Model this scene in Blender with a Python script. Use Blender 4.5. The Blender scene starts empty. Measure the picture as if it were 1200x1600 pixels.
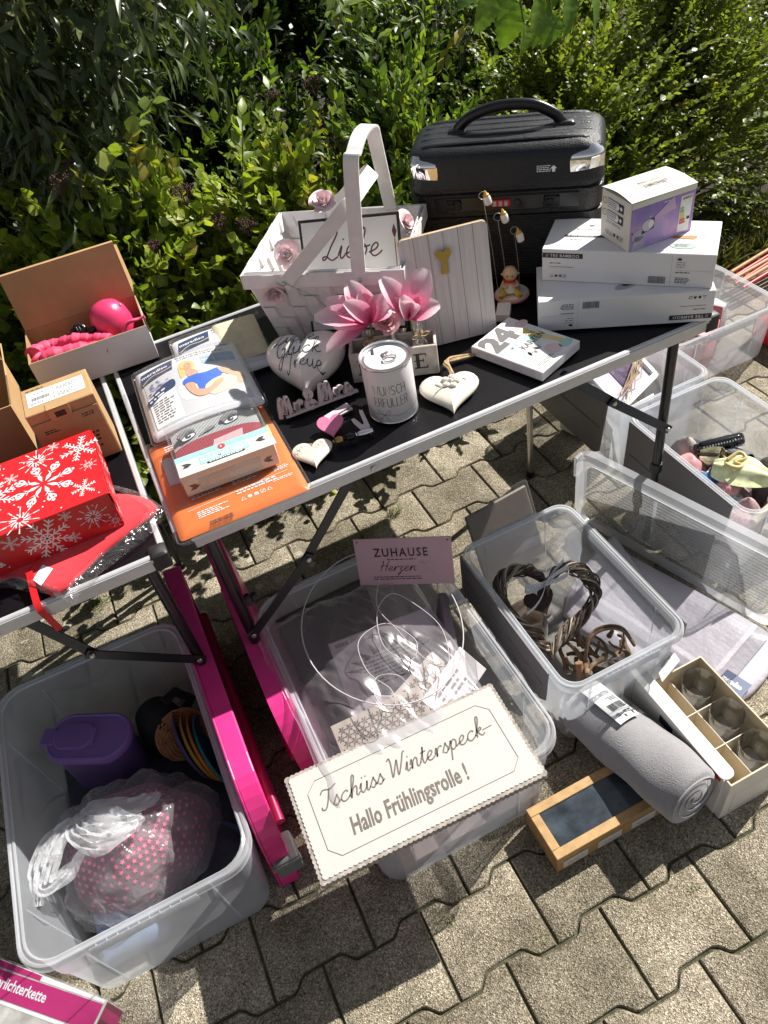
import bpy, bmesh, math, random
import numpy as np
from mathutils import Matrix, Vector
from mathutils import noise as mnoise
R_ = math.radians
SC = bpy.context.scene
COL = SC.collection
rng = random.Random(7)

# ------------------------------------------------------------------ camera
CAM = Vector((0.076277, -1.055066, 1.649043))
CR = Matrix(((0.896772, -0.393204, 0.202956), (-0.417892, -0.601772, 0.680615), (-0.145487, -0.69517, -0.703969)))
cd = bpy.data.cameras.new('camera')
cam = bpy.data.objects.new('camera', cd); COL.objects.link(cam)
cd.sensor_fit = 'HORIZONTAL'; cd.sensor_width = 36.0; cd.lens = 36.0
cd.clip_start = 0.02; cd.clip_end = 300.0
cx, cy, cz = CR.col[0], -CR.col[1], -CR.col[2]
cam.matrix_world = Matrix(((cx[0], cy[0], cz[0], CAM[0]), (cx[1], cy[1], cz[1], CAM[1]), (cx[2], cy[2], cz[2], CAM[2]), (0, 0, 0, 1)))
SC.camera = cam

# ------------------------------------------------------------------ sky and sun
SUN = Vector((0.98, 0.30, 1.0)).normalized()
w = bpy.data.worlds.new('World'); SC.world = w; w.use_nodes = True
nt = w.node_tree; bg = nt.nodes['Background']
sk = nt.nodes.new('ShaderNodeTexSky'); sk.sky_type = 'NISHITA'; sk.sun_disc = False
sk.sun_elevation = math.asin(SUN.z); sk.sun_rotation = math.atan2(SUN.x, SUN.y)
hs = nt.nodes.new('ShaderNodeHueSaturation'); hs.inputs['Saturation'].default_value = 0.35; nt.links.new(sk.outputs[0], hs.inputs['Color'])
nt.links.new(hs.outputs[0], bg.inputs[0]); bg.inputs[1].default_value = 0.052
sl = bpy.data.lights.new('sun', 'SUN'); sl.energy = 5.0; sl.angle = R_(0.53); sl.color = (1.0, 0.965, 0.90)
so = bpy.data.objects.new('sun', sl); COL.objects.link(so)
so.rotation_euler = (-SUN).to_track_quat('-Z', 'Y').to_euler()
SC.view_settings.view_transform = 'Standard'; SC.view_settings.look = 'None'
SC.view_settings.exposure = 0.70; SC.view_settings.gamma = 1.0
cy_ = SC.cycles
cy_.max_bounces = 10; cy_.transparent_max_bounces = 40; cy_.transmission_bounces = 8
cy_.glossy_bounces = 3; cy_.diffuse_bounces = 3
cy_.use_adaptive_sampling = True; cy_.adaptive_threshold = 0.015
cy_.sample_clamp_indirect = 6.0; cy_.caustics_reflective = False; cy_.caustics_refractive = False
try:
    cy_.use_denoising = True; cy_.denoiser = 'OPENIMAGEDENOISE'
except Exception: pass

# ------------------------------------------------------------------ survey helpers: a sight line met with a real plane
def ray(px, py): return CR @ Vector((px - 600.0, py - 800.0, 1200.0))
def P(px, py, z=0.0):
    r = ray(px, py); return CAM + r * ((z - CAM.z) / r.z)
def PV(px, py, A, n):
    r = ray(px, py); return CAM + r * ((Vector(A) - CAM).dot(n) / r.dot(n))
def flat(v, z): return Vector((v[0], v[1], z))
def FR(O, X, Y):
    X = Vector(X).normalized(); Y = Vector(Y); Y = (Y - X * Y.dot(X)).normalized(); Z = X.cross(Y); O = Vector(O)
    return Matrix(((X.x, Y.x, Z.x, O.x), (X.y, Y.y, Z.y, O.y), (X.z, Y.z, Z.z, O.z), (0, 0, 0, 1)))
def FZ(O, ang=0.0, tilt=(0, 0)):
    return Matrix.Translation(Vector(O)) @ Matrix.Rotation(ang, 4, 'Z') @ Matrix.Rotation(tilt[0], 4, 'X') @ Matrix.Rotation(tilt[1], 4, 'Y')
def FAB(A, B, z=None):
    A = Vector(A); B = Vector(B)
    if z is not None: A.z = B.z = z
    return FR(A, B - A, Vector((0, 0, 1)).cross(B - A))

# ------------------------------------------------------------------ materials
def nodes(name):
    m = bpy.data.materials.new(name); m.use_nodes = True
    n = m.node_tree; return m, n, n.nodes['Principled BSDF'], n.nodes['Material Output']
def coord(n, kind='Object'): return n.nodes.new('ShaderNodeTexCoord').outputs[kind]
def noise(n, vec, scale, detail=4, rough=0.55):
    t = n.nodes.new('ShaderNodeTexNoise'); t.inputs['Scale'].default_value = scale; t.inputs['Detail'].default_value = detail
    t.inputs['Roughness'].default_value = rough; n.links.new(vec, t.inputs['Vector']); return t
def ramp(n, fac, stops):
    r = n.nodes.new('ShaderNodeValToRGB'); e = r.color_ramp.elements
    while len(e) < len(stops): e.new(0.5)
    for k, (p, c) in enumerate(stops):
        e[k].position = p; e[k].color = (*c, 1) if len(c) == 3 else c
    n.links.new(fac, r.inputs[0]); return r.outputs[0]
def mixc(n, fac, a, b, mode='MIX'):
    m = n.nodes.new('ShaderNodeMix'); m.data_type = 'RGBA'; m.blend_type = mode
    for s, v in ((m.inputs[0], fac), (m.inputs[6], a), (m.inputs[7], b)):
        if isinstance(v, (int, float)): s.default_value = v
        elif isinstance(v, tuple): s.default_value = (*v, 1)
        else: n.links.new(v, s)
    return m.outputs[2]
def math_(n, op, a, b=None):
    m = n.nodes.new('ShaderNodeMath'); m.operation = op
    for s, v in ((m.inputs[0], a), (m.inputs[1], b)):
        if v is None: continue
        if isinstance(v, (int, float)): s.default_value = v
        else: n.links.new(v, s)
    return m.outputs[0]
def bump(n, h, strength=0.3, dist=0.002):
    b = n.nodes.new('ShaderNodeBump'); b.inputs['Strength'].default_value = strength; b.inputs['Distance'].default_value = dist
    n.links.new(h, b.inputs['Height']); return b.outputs[0]
def pm(name, col, rough=0.5, metal=0.0, var=0.08, vs=14.0, bs=0.0, bsc=60.0, bd=0.002, spec=0.5, trans=None, sheen=0.0, coat=0.0):
    """plain procedural material: a colour that drifts a little, optional bump"""
    m, n, p, o = nodes(name); c = coord(n)
    t = noise(n, c, vs)
    lo = tuple(max(0, x * (1 - var)) for x in col); hi = tuple(min(1, x * (1 + var)) for x in col)
    n.links.new(ramp(n, t.outputs[0], [(0.3, lo), (0.7, hi)]), p.inputs['Base Color'])
    p.inputs['Roughness'].default_value = rough; p.inputs['Metallic'].default_value = metal
    p.inputs['Specular IOR Level'].default_value = spec
    if sheen: p.inputs['Sheen Weight'].default_value = sheen
    if coat: p.inputs['Coat Weight'].default_value = coat; p.inputs['Coat Roughness'].default_value = 0.1
    if bs: n.links.new(bump(n, noise(n, c, bsc, 5).outputs[0], bs, bd), p.inputs['Normal'])
    return m
def clear(name, tint=(0.9, 0.92, 0.93), haze=0.12, edge=0.6, rough=0.25, wrinkle=0.0, wsc=9.0, gloss=0.35, tcol=None):
    """see-through plastic: mostly lets light straight through, a little milky haze, more at grazing angles, plus a sheen"""
    m, n, p, o = nodes(name); L = n.links
    n.nodes.remove(p)
    c = coord(n)
    tr = n.nodes.new('ShaderNodeBsdfTransparent'); tr.inputs[0].default_value = (*(tcol or tuple(min(1, 0.72 + 0.28 * x) for x in tint)), 1)
    df = n.nodes.new('ShaderNodeBsdfDiffuse'); df.inputs[0].default_value = (*tint, 1)
    tl = n.nodes.new('ShaderNodeBsdfTranslucent'); tl.inputs[0].default_value = (*tint, 1)
    a = n.nodes.new('ShaderNodeMixShader'); a.inputs[0].default_value = 0.45; L.new(df.outputs[0], a.inputs[1]); L.new(tl.outputs[0], a.inputs[2])
    lw = n.nodes.new('ShaderNodeLayerWeight'); lw.inputs[0].default_value = 0.35
    ns = noise(n, c, 2.5, 2)
    hz = math_(n, 'MULTIPLY', ns.outputs[0], haze * 2)
    f = math_(n, 'ADD', hz, math_(n, 'MULTIPLY', math_(n, 'POWER', lw.outputs['Facing'], 3.0), edge))
    f = math_(n, 'MINIMUM', f, 0.95)
    b = n.nodes.new('ShaderNodeMixShader'); L.new(f, b.inputs[0]); L.new(tr.outputs[0], b.inputs[1]); L.new(a.outputs[0], b.inputs[2])
    gl = n.nodes.new('ShaderNodeBsdfGlossy'); gl.inputs['Roughness'].default_value = rough; gl.inputs[0].default_value = (1, 1, 1, 1)
    g = n.nodes.new('ShaderNodeMixShader')
    fr = n.nodes.new('ShaderNodeLayerWeight'); fr.inputs[0].default_value = 0.5
    sch = math_(n, 'ADD', math_(n, 'MULTIPLY', math_(n, 'POWER', fr.outputs['Facing'], 5.0), 0.8), 0.05)
    L.new(math_(n, 'MINIMUM', math_(n, 'MULTIPLY', sch, gloss * 1.6), 0.9), g.inputs[0]); L.new(b.outputs[0], g.inputs[1]); L.new(gl.outputs[0], g.inputs[2])
    L.new(g.outputs[0], o.inputs[0])
    if wrinkle:
        v = noise(n, c, wsc, 3, 0.6); v.inputs['Distortion'].default_value = 1.2
        nb = bump(n, v.outputs[0], wrinkle, 0.03)
        for s in (df, gl, tl): L.new(nb, s.inputs['Normal'])
        for s in (fr, lw): L.new(nb, s.inputs['Normal'])
    return m

# ------------------------------------------------------------------ mesh building
def rrect(w, d, r, n=5, x0=0, y0=0):
    """rounded rectangle outline, counter-clockwise, lower-left corner at x0, y0"""
    pts = []
    for cxx, cyy, a0 in ((w - r, r, -90), (w - r, d - r, 0), (r, d - r, 90), (r, r, 180)):
        for k in range(n + 1):
            a = R_(a0 + 90 * k / n); pts.append((x0 + cxx + r * math.cos(a), y0 + cyy + r * math.sin(a)))
    return pts
def spline(pts, n=6, closed=False):
    """Catmull-Rom through points"""
    P_ = [Vector(p).to_3d() if len(p) == 3 else Vector((p[0], p[1], 0)) for p in pts]
    if len(P_) < 3 and not closed: return P_
    out = []; N = len(P_)
    for i in range(N if closed else N - 1):
        a, b, c, d = (P_[(i - 1) % N] if closed or i > 0 else P_[0] * 2 - P_[1]), P_[i], P_[(i + 1) % N], (P_[(i + 2) % N] if closed or i + 2 < N else P_[-1] * 2 - P_[-2])
        for k in range(n):
            t = k / n
            out.append(0.5 * ((2 * b) + (c - a) * t + (2 * a - 5 * b + 4 * c - d) * t * t + (3 * b - a - 3 * c + d) * t ** 3))
    if not closed: out.append(P_[-1])
    return out
class MB:
    def __init__(s): s.v = []; s.f = []; s.mi = []; s.M = Matrix()
    def add(s, vs, fs, m=0, M=None):
        o = len(s.v); T = s.M @ M if M is not None else s.M
        s.v += [T @ Vector(v) for v in vs]; s.f += [tuple(o + i for i in f) for f in fs]
        s.mi += ([m] * len(fs) if isinstance(m, int) else list(m)); return s
    def box(s, a, b, m=0, M=None, skip=''):
        (x0, y0, z0), (x1, y1, z1) = a, b
        v = [(x0, y0, z0), (x1, y0, z0), (x1, y1, z0), (x0, y1, z0), (x0, y0, z1), (x1, y0, z1), (x1, y1, z1), (x0, y1, z1)]
        F = {'b': (3, 2, 1, 0), 't': (4, 5, 6, 7), 'f': (0, 1, 5, 4), 'r': (1, 2, 6, 5), 'k': (2, 3, 7, 6), 'l': (3, 0, 4, 7)}
        ks = [k for k in 'btfrkl' if k not in skip]
        return s.add(v, [F[k] for k in ks], m if isinstance(m, int) else [m[k] if k in m else m['*'] for k in ks], M)
    def rbox(s, a, b, r=0.002, m=0, M=None):
        """box with all edges rounded off by a chamfer of size r"""
        (x0, y0, z0), (x1, y1, z1) = a, b
        o = [rrect(x1 - x0 - 2 * i, y1 - y0 - 2 * i, max(r * 1.2 - i * 0.2, r * .3), 2, x0 + i, y0 + i) for i in (r, 0.0, 0.0, r)]
        return s.loft([[(p[0], p[1], z) for p in ring] for ring, z in zip(o, (z0, z0 + r, z1 - r, z1))], m, M, True, True)
    def loft(s, rings, m=0, M=None, cap0=False, cap1=False, closed=True):
        n = len(rings[0]); v = [p for r in rings for p in r]; f = []
        for i in range(len(rings) - 1):
            for k in range(n if closed else n - 1):
                k2 = (k + 1) % n; f.append((i * n + k, i * n + k2, (i + 1) * n + k2, (i + 1) * n + k))
        if cap0: f.append(tuple(range(n - 1, -1, -1)))
        if cap1: f.append(tuple((len(rings) - 1) * n + k for k in range(n)))
        return s.add(v, f, m, M)
    def prism(s, pts, z0, z1, m=0, M=None):
        return s.loft([[(p[0], p[1], z0) for p in pts], [(p[0], p[1], z1) for p in pts]], m, M, True, True)
    def lathe(s, prof, n=24, m=0, M=None, cap0=False, cap1=False, sx=1.0, sy=1.0):
        rings = [[(r * sx * math.cos(2 * math.pi * k / n), r * sy * math.sin(2 * math.pi * k / n), z) for k in range(n)] for r, z in prof]
        return s.loft(rings, m, M, cap0, cap1)
    def tube(s, pts, r=0.005, n=8, m=0, M=None, cap=True, closed=False, flat_=1.0, up=None):
        pts = [Vector(p) for p in pts]; N = len(pts); rings = []; prev = None
        for i, p in enumerate(pts):
            if closed: t = pts[(i + 1) % N] - pts[i - 1]
            else: t = pts[min(i + 1, N - 1)] - pts[max(i - 1, 0)]
            if t.length < 1e-9: t = Vector((0, 0, 1))
            t.normalize()
            if up is not None: a = Vector(up)
            elif prev is None: a = Vector((0, 0, 1)) if abs(t.z) < 0.9 else Vector((1, 0, 0))
            else: a = prev
            a = (a - t * a.dot(t))
            if a.length < 1e-6: a = t.orthogonal()
            a.normalize(); prev = a; b = t.cross(a)
            rr = r[i] if isinstance(r, (list, tuple)) else r
            rings.append([p + (a * math.sin(2 * math.pi * k / n) * flat_ + b * math.cos(2 * math.pi * k / n)) * rr for k in range(n)])
        if closed: rings.append(rings[0])
        return s.loft(rings, m, M, cap and not closed, cap and not closed)
    def ribbon(s, pts, wv, th=0.0, m=0, M=None):
        """band through points; wv is the full width vector, or one per point; th thickness along the normal"""
        pts = [Vector(p) for p in pts]; N = len(pts); W = [Vector(x) for x in wv] if isinstance(wv, list) else [Vector(wv)] * N
        A = [p - a / 2 for p, a in zip(pts, W)]; B = [p + a / 2 for p, a in zip(pts, W)]
        if th:
            rings = []
            for i in range(N):
                t = pts[min(i + 1, N - 1)] - pts[max(i - 1, 0)]; nn = t.cross(W[i])
                nn = nn.normalized() * th / 2 if nn.length > 1e-9 else Vector((0, 0, th / 2))
                rings.append([A[i] - nn, B[i] - nn, B[i] + nn, A[i] + nn])
            return s.loft(rings, m, M, True, True)
        return s.loft([[a, b] for a, b in zip(A, B)], m, M, closed=False)
    def grid(s, fn, nu, nv, m=0, M=None):
        v = [fn(i / nu, j / nv) for j in range(nv + 1) for i in range(nu + 1)]
        f = [(j * (nu + 1) + i, j * (nu + 1) + i + 1, (j + 1) * (nu + 1) + i + 1, (j + 1) * (nu + 1) + i) for j in range(nv) for i in range(nu)]
        return s.add(v, f, m, M)
    def poly(s, pts, m=0, M=None, z=0.0):
        return s.add([(p[0], p[1], z) if len(p) == 2 else p for p in pts], [tuple(range(len(pts)))], m, M)
    def disc(s, x, y, rx, ry=None, m=0, M=None, z=0.0, n=20, a=0.0):
        ry = ry or rx; ca, sa = math.cos(a), math.sin(a)
        q = [(rx * math.cos(2 * math.pi * k / n), ry * math.sin(2 * math.pi * k / n)) for k in range(n)]
        return s.poly([(x + u * ca - v * sa, y + u * sa + v * ca) for u, v in q], m, M, z)
    def stroke(s, pts, w=0.002, m=0, M=None, n=5, z=0.0, smooth=True):
        """pen line in the xy plane of M"""
        q = spline(pts, n) if smooth and len(pts) > 2 else [Vector((p[0], p[1], 0)) for p in pts]
        v = []
        for i in range(len(q)):
            t = q[min(i + 1, len(q) - 1)] - q[max(i - 1, 0)]
            nn = Vector((-t.y, t.x, 0)); nn = nn.normalized() * w / 2 if nn.length > 1e-9 else Vector((0, w / 2, 0))
            v += [(q[i].x - nn.x, q[i].y - nn.y, z), (q[i].x + nn.x, q[i].y + nn.y, z)]
        return s.add(v, [(2 * i, 2 * i + 2, 2 * i + 3, 2 * i + 1) for i in range(len(q) - 1)], m, M)
    def text(s, body, x, y, h, M=None, align='LEFT', sx=1.0, bold=0.0, shear=0.0, m=0, z=0.0, ext=0.0, mirror=False, space=1.0):
        cu = bpy.data.curves.new('t', 'FONT'); cu.body = body; cu.size = 1.0; cu.resolution_u = 2; cu.align_x = align
        cu.offset = bold; cu.shear = shear; cu.extrude = ext; cu.space_character = space
        o = bpy.data.objects.new('t', cu); me = o.to_mesh(); k = h / 0.73; kx = -k * sx if mirror else k * sx
        s.add([(x + q.co.x * kx, y + q.co.y * k, z + q.co.z) for q in me.vertices], [tuple(p.vertices)[::-1] if mirror else tuple(p.vertices) for p in me.polygons], m, M)
        o.to_mesh_clear(); bpy.data.objects.remove(o); bpy.data.curves.remove(cu); return s
    def bars(s, x, y, w, h, M=None, m=0, n=22, z=0.0, seed=1):
        """bar code"""
        r = random.Random(seed); u = x
        while u < x + w:
            a = w / n * r.uniform(.15, .6); s.poly([(u, y), (min(u + a, x + w), y), (min(u + a, x + w), y + h), (u, y + h)], m, M, z); u += a + w / n * r.uniform(.25, .6)
        return s
    def lines(s, x, y, w, h, rows, M=None, m=0, z=0.0, seed=1, fill=0.45, ragged=0.35):
        """small print too fine to read: rows of short dashes"""
        r = random.Random(seed); dy = h / rows
        for k in range(rows):
            u = x; e = x + w * (1 - ragged * r.random())
            while u < e:
                a = dy * r.uniform(.5, 1.9); e2 = min(u + a, e)
                s.poly([(u, y + h - (k + fill + .2) * dy), (e2, y + h - (k + fill + .2) * dy), (e2, y + h - (k + .2) * dy), (u, y + h - (k + .2) * dy)], m, M, z); u += a + dy * .35
        return s
    def xf(s, M): s.v = [M @ p for p in s.v]; return s
    def mesh(s, name, mats, smooth=None):
        me = bpy.data.meshes.new(name); me.from_pydata([tuple(p) for p in s.v], [], s.f)
        for x in (mats if isinstance(mats, (list, tuple)) else [mats]): me.materials.append(x)
        me.polygons.foreach_set('material_index', s.mi)
        if smooth is not None:
            me.polygons.foreach_set('use_smooth', [True] * len(me.polygons)); me.update()
            me.set_sharp_from_angle(angle=R_(smooth))
        me.update(); return me
    def build(s, name, mats, parent=None, smooth=None, M=None, world=False, label=None, cat=None, group=None, kind=None, bevel=0.0):
        """link as ONE object. M: placement of the object (verts stay local to it). world: verts are world points."""
        if world:
            T = MAT[parent.name] if parent is not None else (M or Matrix()); s.xf(T.inverted())
        o = bpy.data.objects.new(name, s.mesh(name, mats, smooth)); COL.objects.link(o)
        if parent is not None: o.parent = parent; MAT[o.name] = MAT[parent.name]
        else:
            M = M or Matrix(); o.matrix_world = M; MAT[o.name] = M.copy()
        if bevel:
            b = o.modifiers.new('bevel', 'BEVEL'); b.width = bevel; b.segments = 2; b.limit_method = 'ANGLE'; b.angle_limit = R_(40)
        tag(o, label, cat, group, kind); return o
MAT = {}
def drape(o, fn, seg=0.018):
    """subdivide a flat mesh finely and lift it by fn(x, y)"""
    bm = bmesh.new(); bm.from_mesh(o.data); bmesh.ops.triangulate(bm, faces=bm.faces[:])
    for _ in range(5):
        es = [e for e in bm.edges if e.calc_length() > seg]
        if not es: break
        bmesh.ops.subdivide_edges(bm, edges=es, cuts=1); bmesh.ops.triangulate(bm, faces=[f for f in bm.faces if len(f.verts) > 3])
    for v in bm.verts: v.co.z += fn(v.co.x, v.co.y, v.co.z)
    bm.to_mesh(o.data); bm.free(); o.data.update(); return o
def tag(o, label=None, cat=None, group=None, kind=None):
    for k, v in (('label', label), ('category', cat), ('group', group), ('kind', kind)):
        if v: o[k] = v
    return o
def thing(name, label, cat, M=None, group=None):
    o = bpy.data.objects.new(name, None); COL.objects.link(o); o.empty_display_size = 0.05
    M = M or Matrix(); o.matrix_world = M; MAT[o.name] = M.copy(); return tag(o, label, cat, group)
def faces(w, d, h, e=0.0006):
    """drawing planes on the faces of a w x d x h box"""
    return dict(f=FR((0, -e, 0), (1, 0, 0), (0, 0, 1)), l=FR((-e, d, 0), (0, -1, 0), (0, 0, 1)), r=FR((w + e, 0, 0), (0, 1, 0), (0, 0, 1)), t=FR((0, 0, h + e), (1, 0, 0), (0, 1, 0)), k=FR((w, d + e, 0), (-1, 0, 0), (0, 0, 1)))
# ================================================================== SETTING: paving, soil
def paver_mat():
    m, n, p, o = nodes('concrete paver'); L = n.links; c = coord(n)
    v = n.nodes.new('ShaderNodeTexVoronoi'); v.inputs['Scale'].default_value = 430; L.new(c, v.inputs['Vector'])
    sep = n.nodes.new('ShaderNodeSeparateColor'); L.new(v.outputs['Color'], sep.inputs[0])
    grain = ramp(n, sep.outputs[0], [(0.0, (0.115, 0.100, 0.078)), (0.25, (0.24, 0.22, 0.18)), (0.62, (0.355, 0.328, 0.274)), (0.92, (0.49, 0.46, 0.39)), (1.0, (0.72, 0.69, 0.61))])
    g = n.nodes.new('ShaderNodeNewGeometry')
    tint = ramp(n, g.outputs['Random Per Island'], [(0.0, (0.84, 0.80, 0.74)), (0.5, (1.03, 0.98, 0.91)), (1.0, (1.20, 1.15, 1.07))])
    c1 = mixc(n, 1.0, grain, tint, 'MULTIPLY')
    st = noise(n, c, 7.0, 6, 0.65)
    c2 = mixc(n, 1.0, c1, ramp(n, st.outputs[0], [(0.34, (0.58, 0.56, 0.51)), (0.60, (1.04, 1.02, 1.0))]), 'MULTIPLY')
    big = noise(n, c, 2.3, 4, 0.6); c2 = mixc(n, 1.0, c2, ramp(n, big.outputs[0], [(0.36, (0.80, 0.80, 0.76)), (0.58, (1.05, 1.05, 1.05))]), 'MULTIPLY')
    # lichen rings: pale spots where it grows
    lv = n.nodes.new('ShaderNodeTexVoronoi'); lv.inputs['Scale'].default_value = 17; L.new(c, lv.inputs['Vector'])
    wob = noise(n, c, 45, 3)
    d = math_(n, 'ADD', lv.outputs['Distance'], math_(n, 'MULTIPLY', math_(n, 'SUBTRACT', wob.outputs[0], 0.5), 0.35))
    spot = math_(n, 'LESS_THAN', d, 0.26)
    xyz = n.nodes.new('ShaderNodeSeparateXYZ'); L.new(c, xyz.inputs[0])
    zone = math_(n, 'MULTIPLY', math_(n, 'GREATER_THAN', xyz.outputs[1], 0.30), math_(n, 'LESS_THAN', math_(n, 'ADD', xyz.outputs[0], math_(n, 'MULTIPLY', st.outputs[0], 0.5)), 0.62))
    ls = n.nodes.new('ShaderNodeSeparateColor'); L.new(lv.outputs['Color'], ls.inputs[0])
    f = math_(n, 'MULTIPLY', math_(n, 'MULTIPLY', spot, zone), math_(n, 'GREATER_THAN', ls.outputs[1], 0.45))
    col = mixc(n, math_(n, 'MULTIPLY', f, 0.75), c2, (0.50, 0.48, 0.38))
    L.new(col, p.inputs['Base Color']); p.inputs['Roughness'].default_value = 0.92; p.inputs['Specular IOR Level'].default_value = 0.25
    h = math_(n, 'ADD', v.outputs['Distance'], math_(n, 'MULTIPLY', noise(n, c, 60, 3).outputs[0], 0.6))
    L.new(bump(n, h, 0.8, 0.0025), p.inputs['Normal']); return m
M_PAVE = paver_mat()
def soil_mat(name, a, b, sc=40):
    m, n, p, o = nodes(name); c = coord(n); t = noise(n, c, sc, 8, 0.7)
    n.links.new(ramp(n, t.outputs[0], [(0.35, a), (0.65, b)]), p.inputs['Base Color']); p.inputs['Roughness'].default_value = 1.0
    n.links.new(bump(n, t.outputs[0], 1.0, 0.01), p.inputs['Normal']); return m
M_JOINT = soil_mat('joint sand with moss', (0.040, 0.048, 0.018), (0.13, 0.115, 0.075), 38)
M_SOIL = soil_mat('garden soil', (0.022, 0.017, 0.010), (0.065, 0.05, 0.03), 25)

PX_, PY_ = 0.2108, 0.1565
def wave(x, r):
    u = ((x - 0.347 - (0.5 * PX_ if r % 2 else 0)) / PX_ + 0.5) % 1.0 - 0.5      # 0 at the low middle
    a = abs(u) * PX_; t = min(1, max(0, (a - 0.042) / 0.022)); return -0.012 + 0.024 * t
def wave_pts(x0, x1, r):
    ks = [x0, x1]
    for c in range(-40, 60):
        m = 0.347 + (0.5 * PX_ if r % 2 else 0) + c * PX_
        for d in (-0.064, -0.042, 0.042, 0.064):
            for e in (-0.004, 0.004):
                if x0 < m + d + e < x1: ks.append(m + d + e)
    return sorted(ks)
def pave():
    mb = MB(); J = 0.0028; rp = random.Random(3)
    for r in range(-5, 12):
        Y0 = -0.6835 + r * PY_ if r <= 0 else -0.6835 + r * PY_
        off = 0.347 + (0.5 * PX_ if r % 2 else 0)
        for k in range(-12, 20):
            xa, xb = off + k * PX_ + J, off + (k + 1) * PX_ - J
            lo = [(x, Y0 + wave(x, r) + J) for x in wave_pts(xa, xb, r)]
            hi = [(x, Y0 + PY_ + wave(x, r + 1) - J) for x in wave_pts(xa, xb, r + 1)][::-1]
            o = lo + hi; n = len(o)
            if Y0 > 1.05: continue
            def inset(o, q):
                res = []
                for i in range(n):
                    a, b, c = Vector(o[i - 1]), Vector(o[i]), Vector(o[(i + 1) % n])
                    e1 = (b - a).normalized(); e2 = (c - b).normalized(); nn = Vector((-(e1.y + e2.y), e1.x + e2.x))
                    nn.normalize(); res.append(b + nn * q / max(0.45, nn.dot(Vector((-e1.y, e1.x)))))
                return res
            dz = rp.uniform(-.0015, .0008); tx, ty = rp.uniform(-.006, .006), rp.uniform(-.006, .006); cx0 = (xa + xb) / 2; cy0 = Y0 + PY_ / 2
            Z = lambda p, z: (p[0], p[1], z + dz + (p[0] - cx0) * tx + (p[1] - cy0) * ty)
            r0 = [Z(p, -0.03) for p in o]; r1 = [Z(p, -0.0040) for p in o]; r2 = [Z(p, -0.0010) for p in inset(o, 0.002)]; r3 = [Z(p, 0.0) for p in inset(o, 0.0048)]
            mb.loft([r0, r1, r2, r3], 0, None, False, True)
    mb.build('paved_ground', M_PAVE, kind='structure', smooth=35)
    b = MB(); b.grid(lambda u, v: (-2.4 + 6.6 * u, -1.6 + 2.75 * v, -0.0075 + 0.002 * math.sin(u * 90) * math.sin(v * 70)), 60, 40); b.build('joint_sand', M_JOINT, kind='structure')
    s = MB(); s.grid(lambda u, v: (-60 + 120 * u, -60 + 120 * v, -0.034), 8, 8); s.build('soil', M_SOIL, kind='structure')
    # planting bed, rising gently behind the paving
    def bed(u, v):
        x = -3.0 + 9.0 * u; y = 0.98 + 5.0 * v
        return (x, y, 0.012 + 0.03 * min(1, v * 6) + 0.012 * math.sin(x * 7 + y * 9) + 0.01 * math.sin(x * 17 - y * 13))
    q = MB(); q.grid(bed, 80, 40); q.build('planting_bed', M_SOIL, kind='structure', smooth=180)
pave()

# moss and grass tufts in the joints
M_GRASS = pm('grass blade', (0.13, 0.18, 0.035), 0.55, var=0.5, vs=30)
M_DRY = pm('dry grass blade', (0.33, 0.27, 0.13), 0.8, var=0.3, vs=30)
def tuft(name, x, y, n, hh, lab, seed, dry=0.4, spread=0.03, lean=0.8):
    mb = MB(); r = random.Random(seed)
    for k in range(n):
        a = r.uniform(0, 6.28); q = r.uniform(0, spread); h = hh * r.uniform(.5, 1.2); l = r.uniform(.2, lean) * h
        b = Vector((q * math.cos(a * 3.1), q * math.sin(a * 3.1) * .6, 0)); d = Vector((math.cos(a), math.sin(a), 0))
        pts = [b, b + d * l * .35 + Vector((0, 0, h * .55)), b + d * l + Vector((0, 0, h * .8)), b + d * l * 1.5 + Vector((0, 0, h * .62))]
        wv = Vector((-d.y, d.x, 0)) * r.uniform(.0016, .0032)
        mb.ribbon(spline(pts, 3), [wv * (1 - .9 * (i / 9)) for i in range(10)], 0, 1 if r.random() < dry else 0)
    return mb.build(name, [M_GRASS, M_DRY], M=Matrix.Translation((x, y, -0.004)), label=lab, cat='weed', smooth=60)
p = P(617, 805); tuft('grass_tuft', p.x, p.y, 60, 0.028, 'green grass tuft growing in a paving joint just behind the ZUHAUSE sign', 1, .25, .028)
p = P(575, 832); tuft('grass_tuft', p.x, p.y, 40, 0.025, 'dry spread-out grass tuft in the paving joint left of the green tuft', 2, .7, .03, 1.6)
p = P(150, 945); tuft('moss_clump', p.x, p.y, 150, 0.016, 'low green moss clump in the paving below the left table', 3, .1, .05)
p = P(740, 660); tuft('grass_tuft', p.x, p.y, 40, 0.05, 'long dry grass strands on the paving under the middle of the right table', 4, .8, .10, 2.2)

for k, (px, py, lab) in enumerate(((842, 1470, 'tiny moss tuft in a joint of the sunlit foreground paving, right of the centre'), (1080, 1395, 'tiny moss tuft in a joint below the glasses carton'), (700, 1290 + 150, 'tiny moss tuft in a joint at the corner of the sign shadow'), (690, 735, 'tiny weed in a joint under the front rail of the right table'))):
    p = P(px, py); tuft('moss_clump', p.x, p.y, 26, .008, lab, 20 + k, .35, .018)

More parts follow.
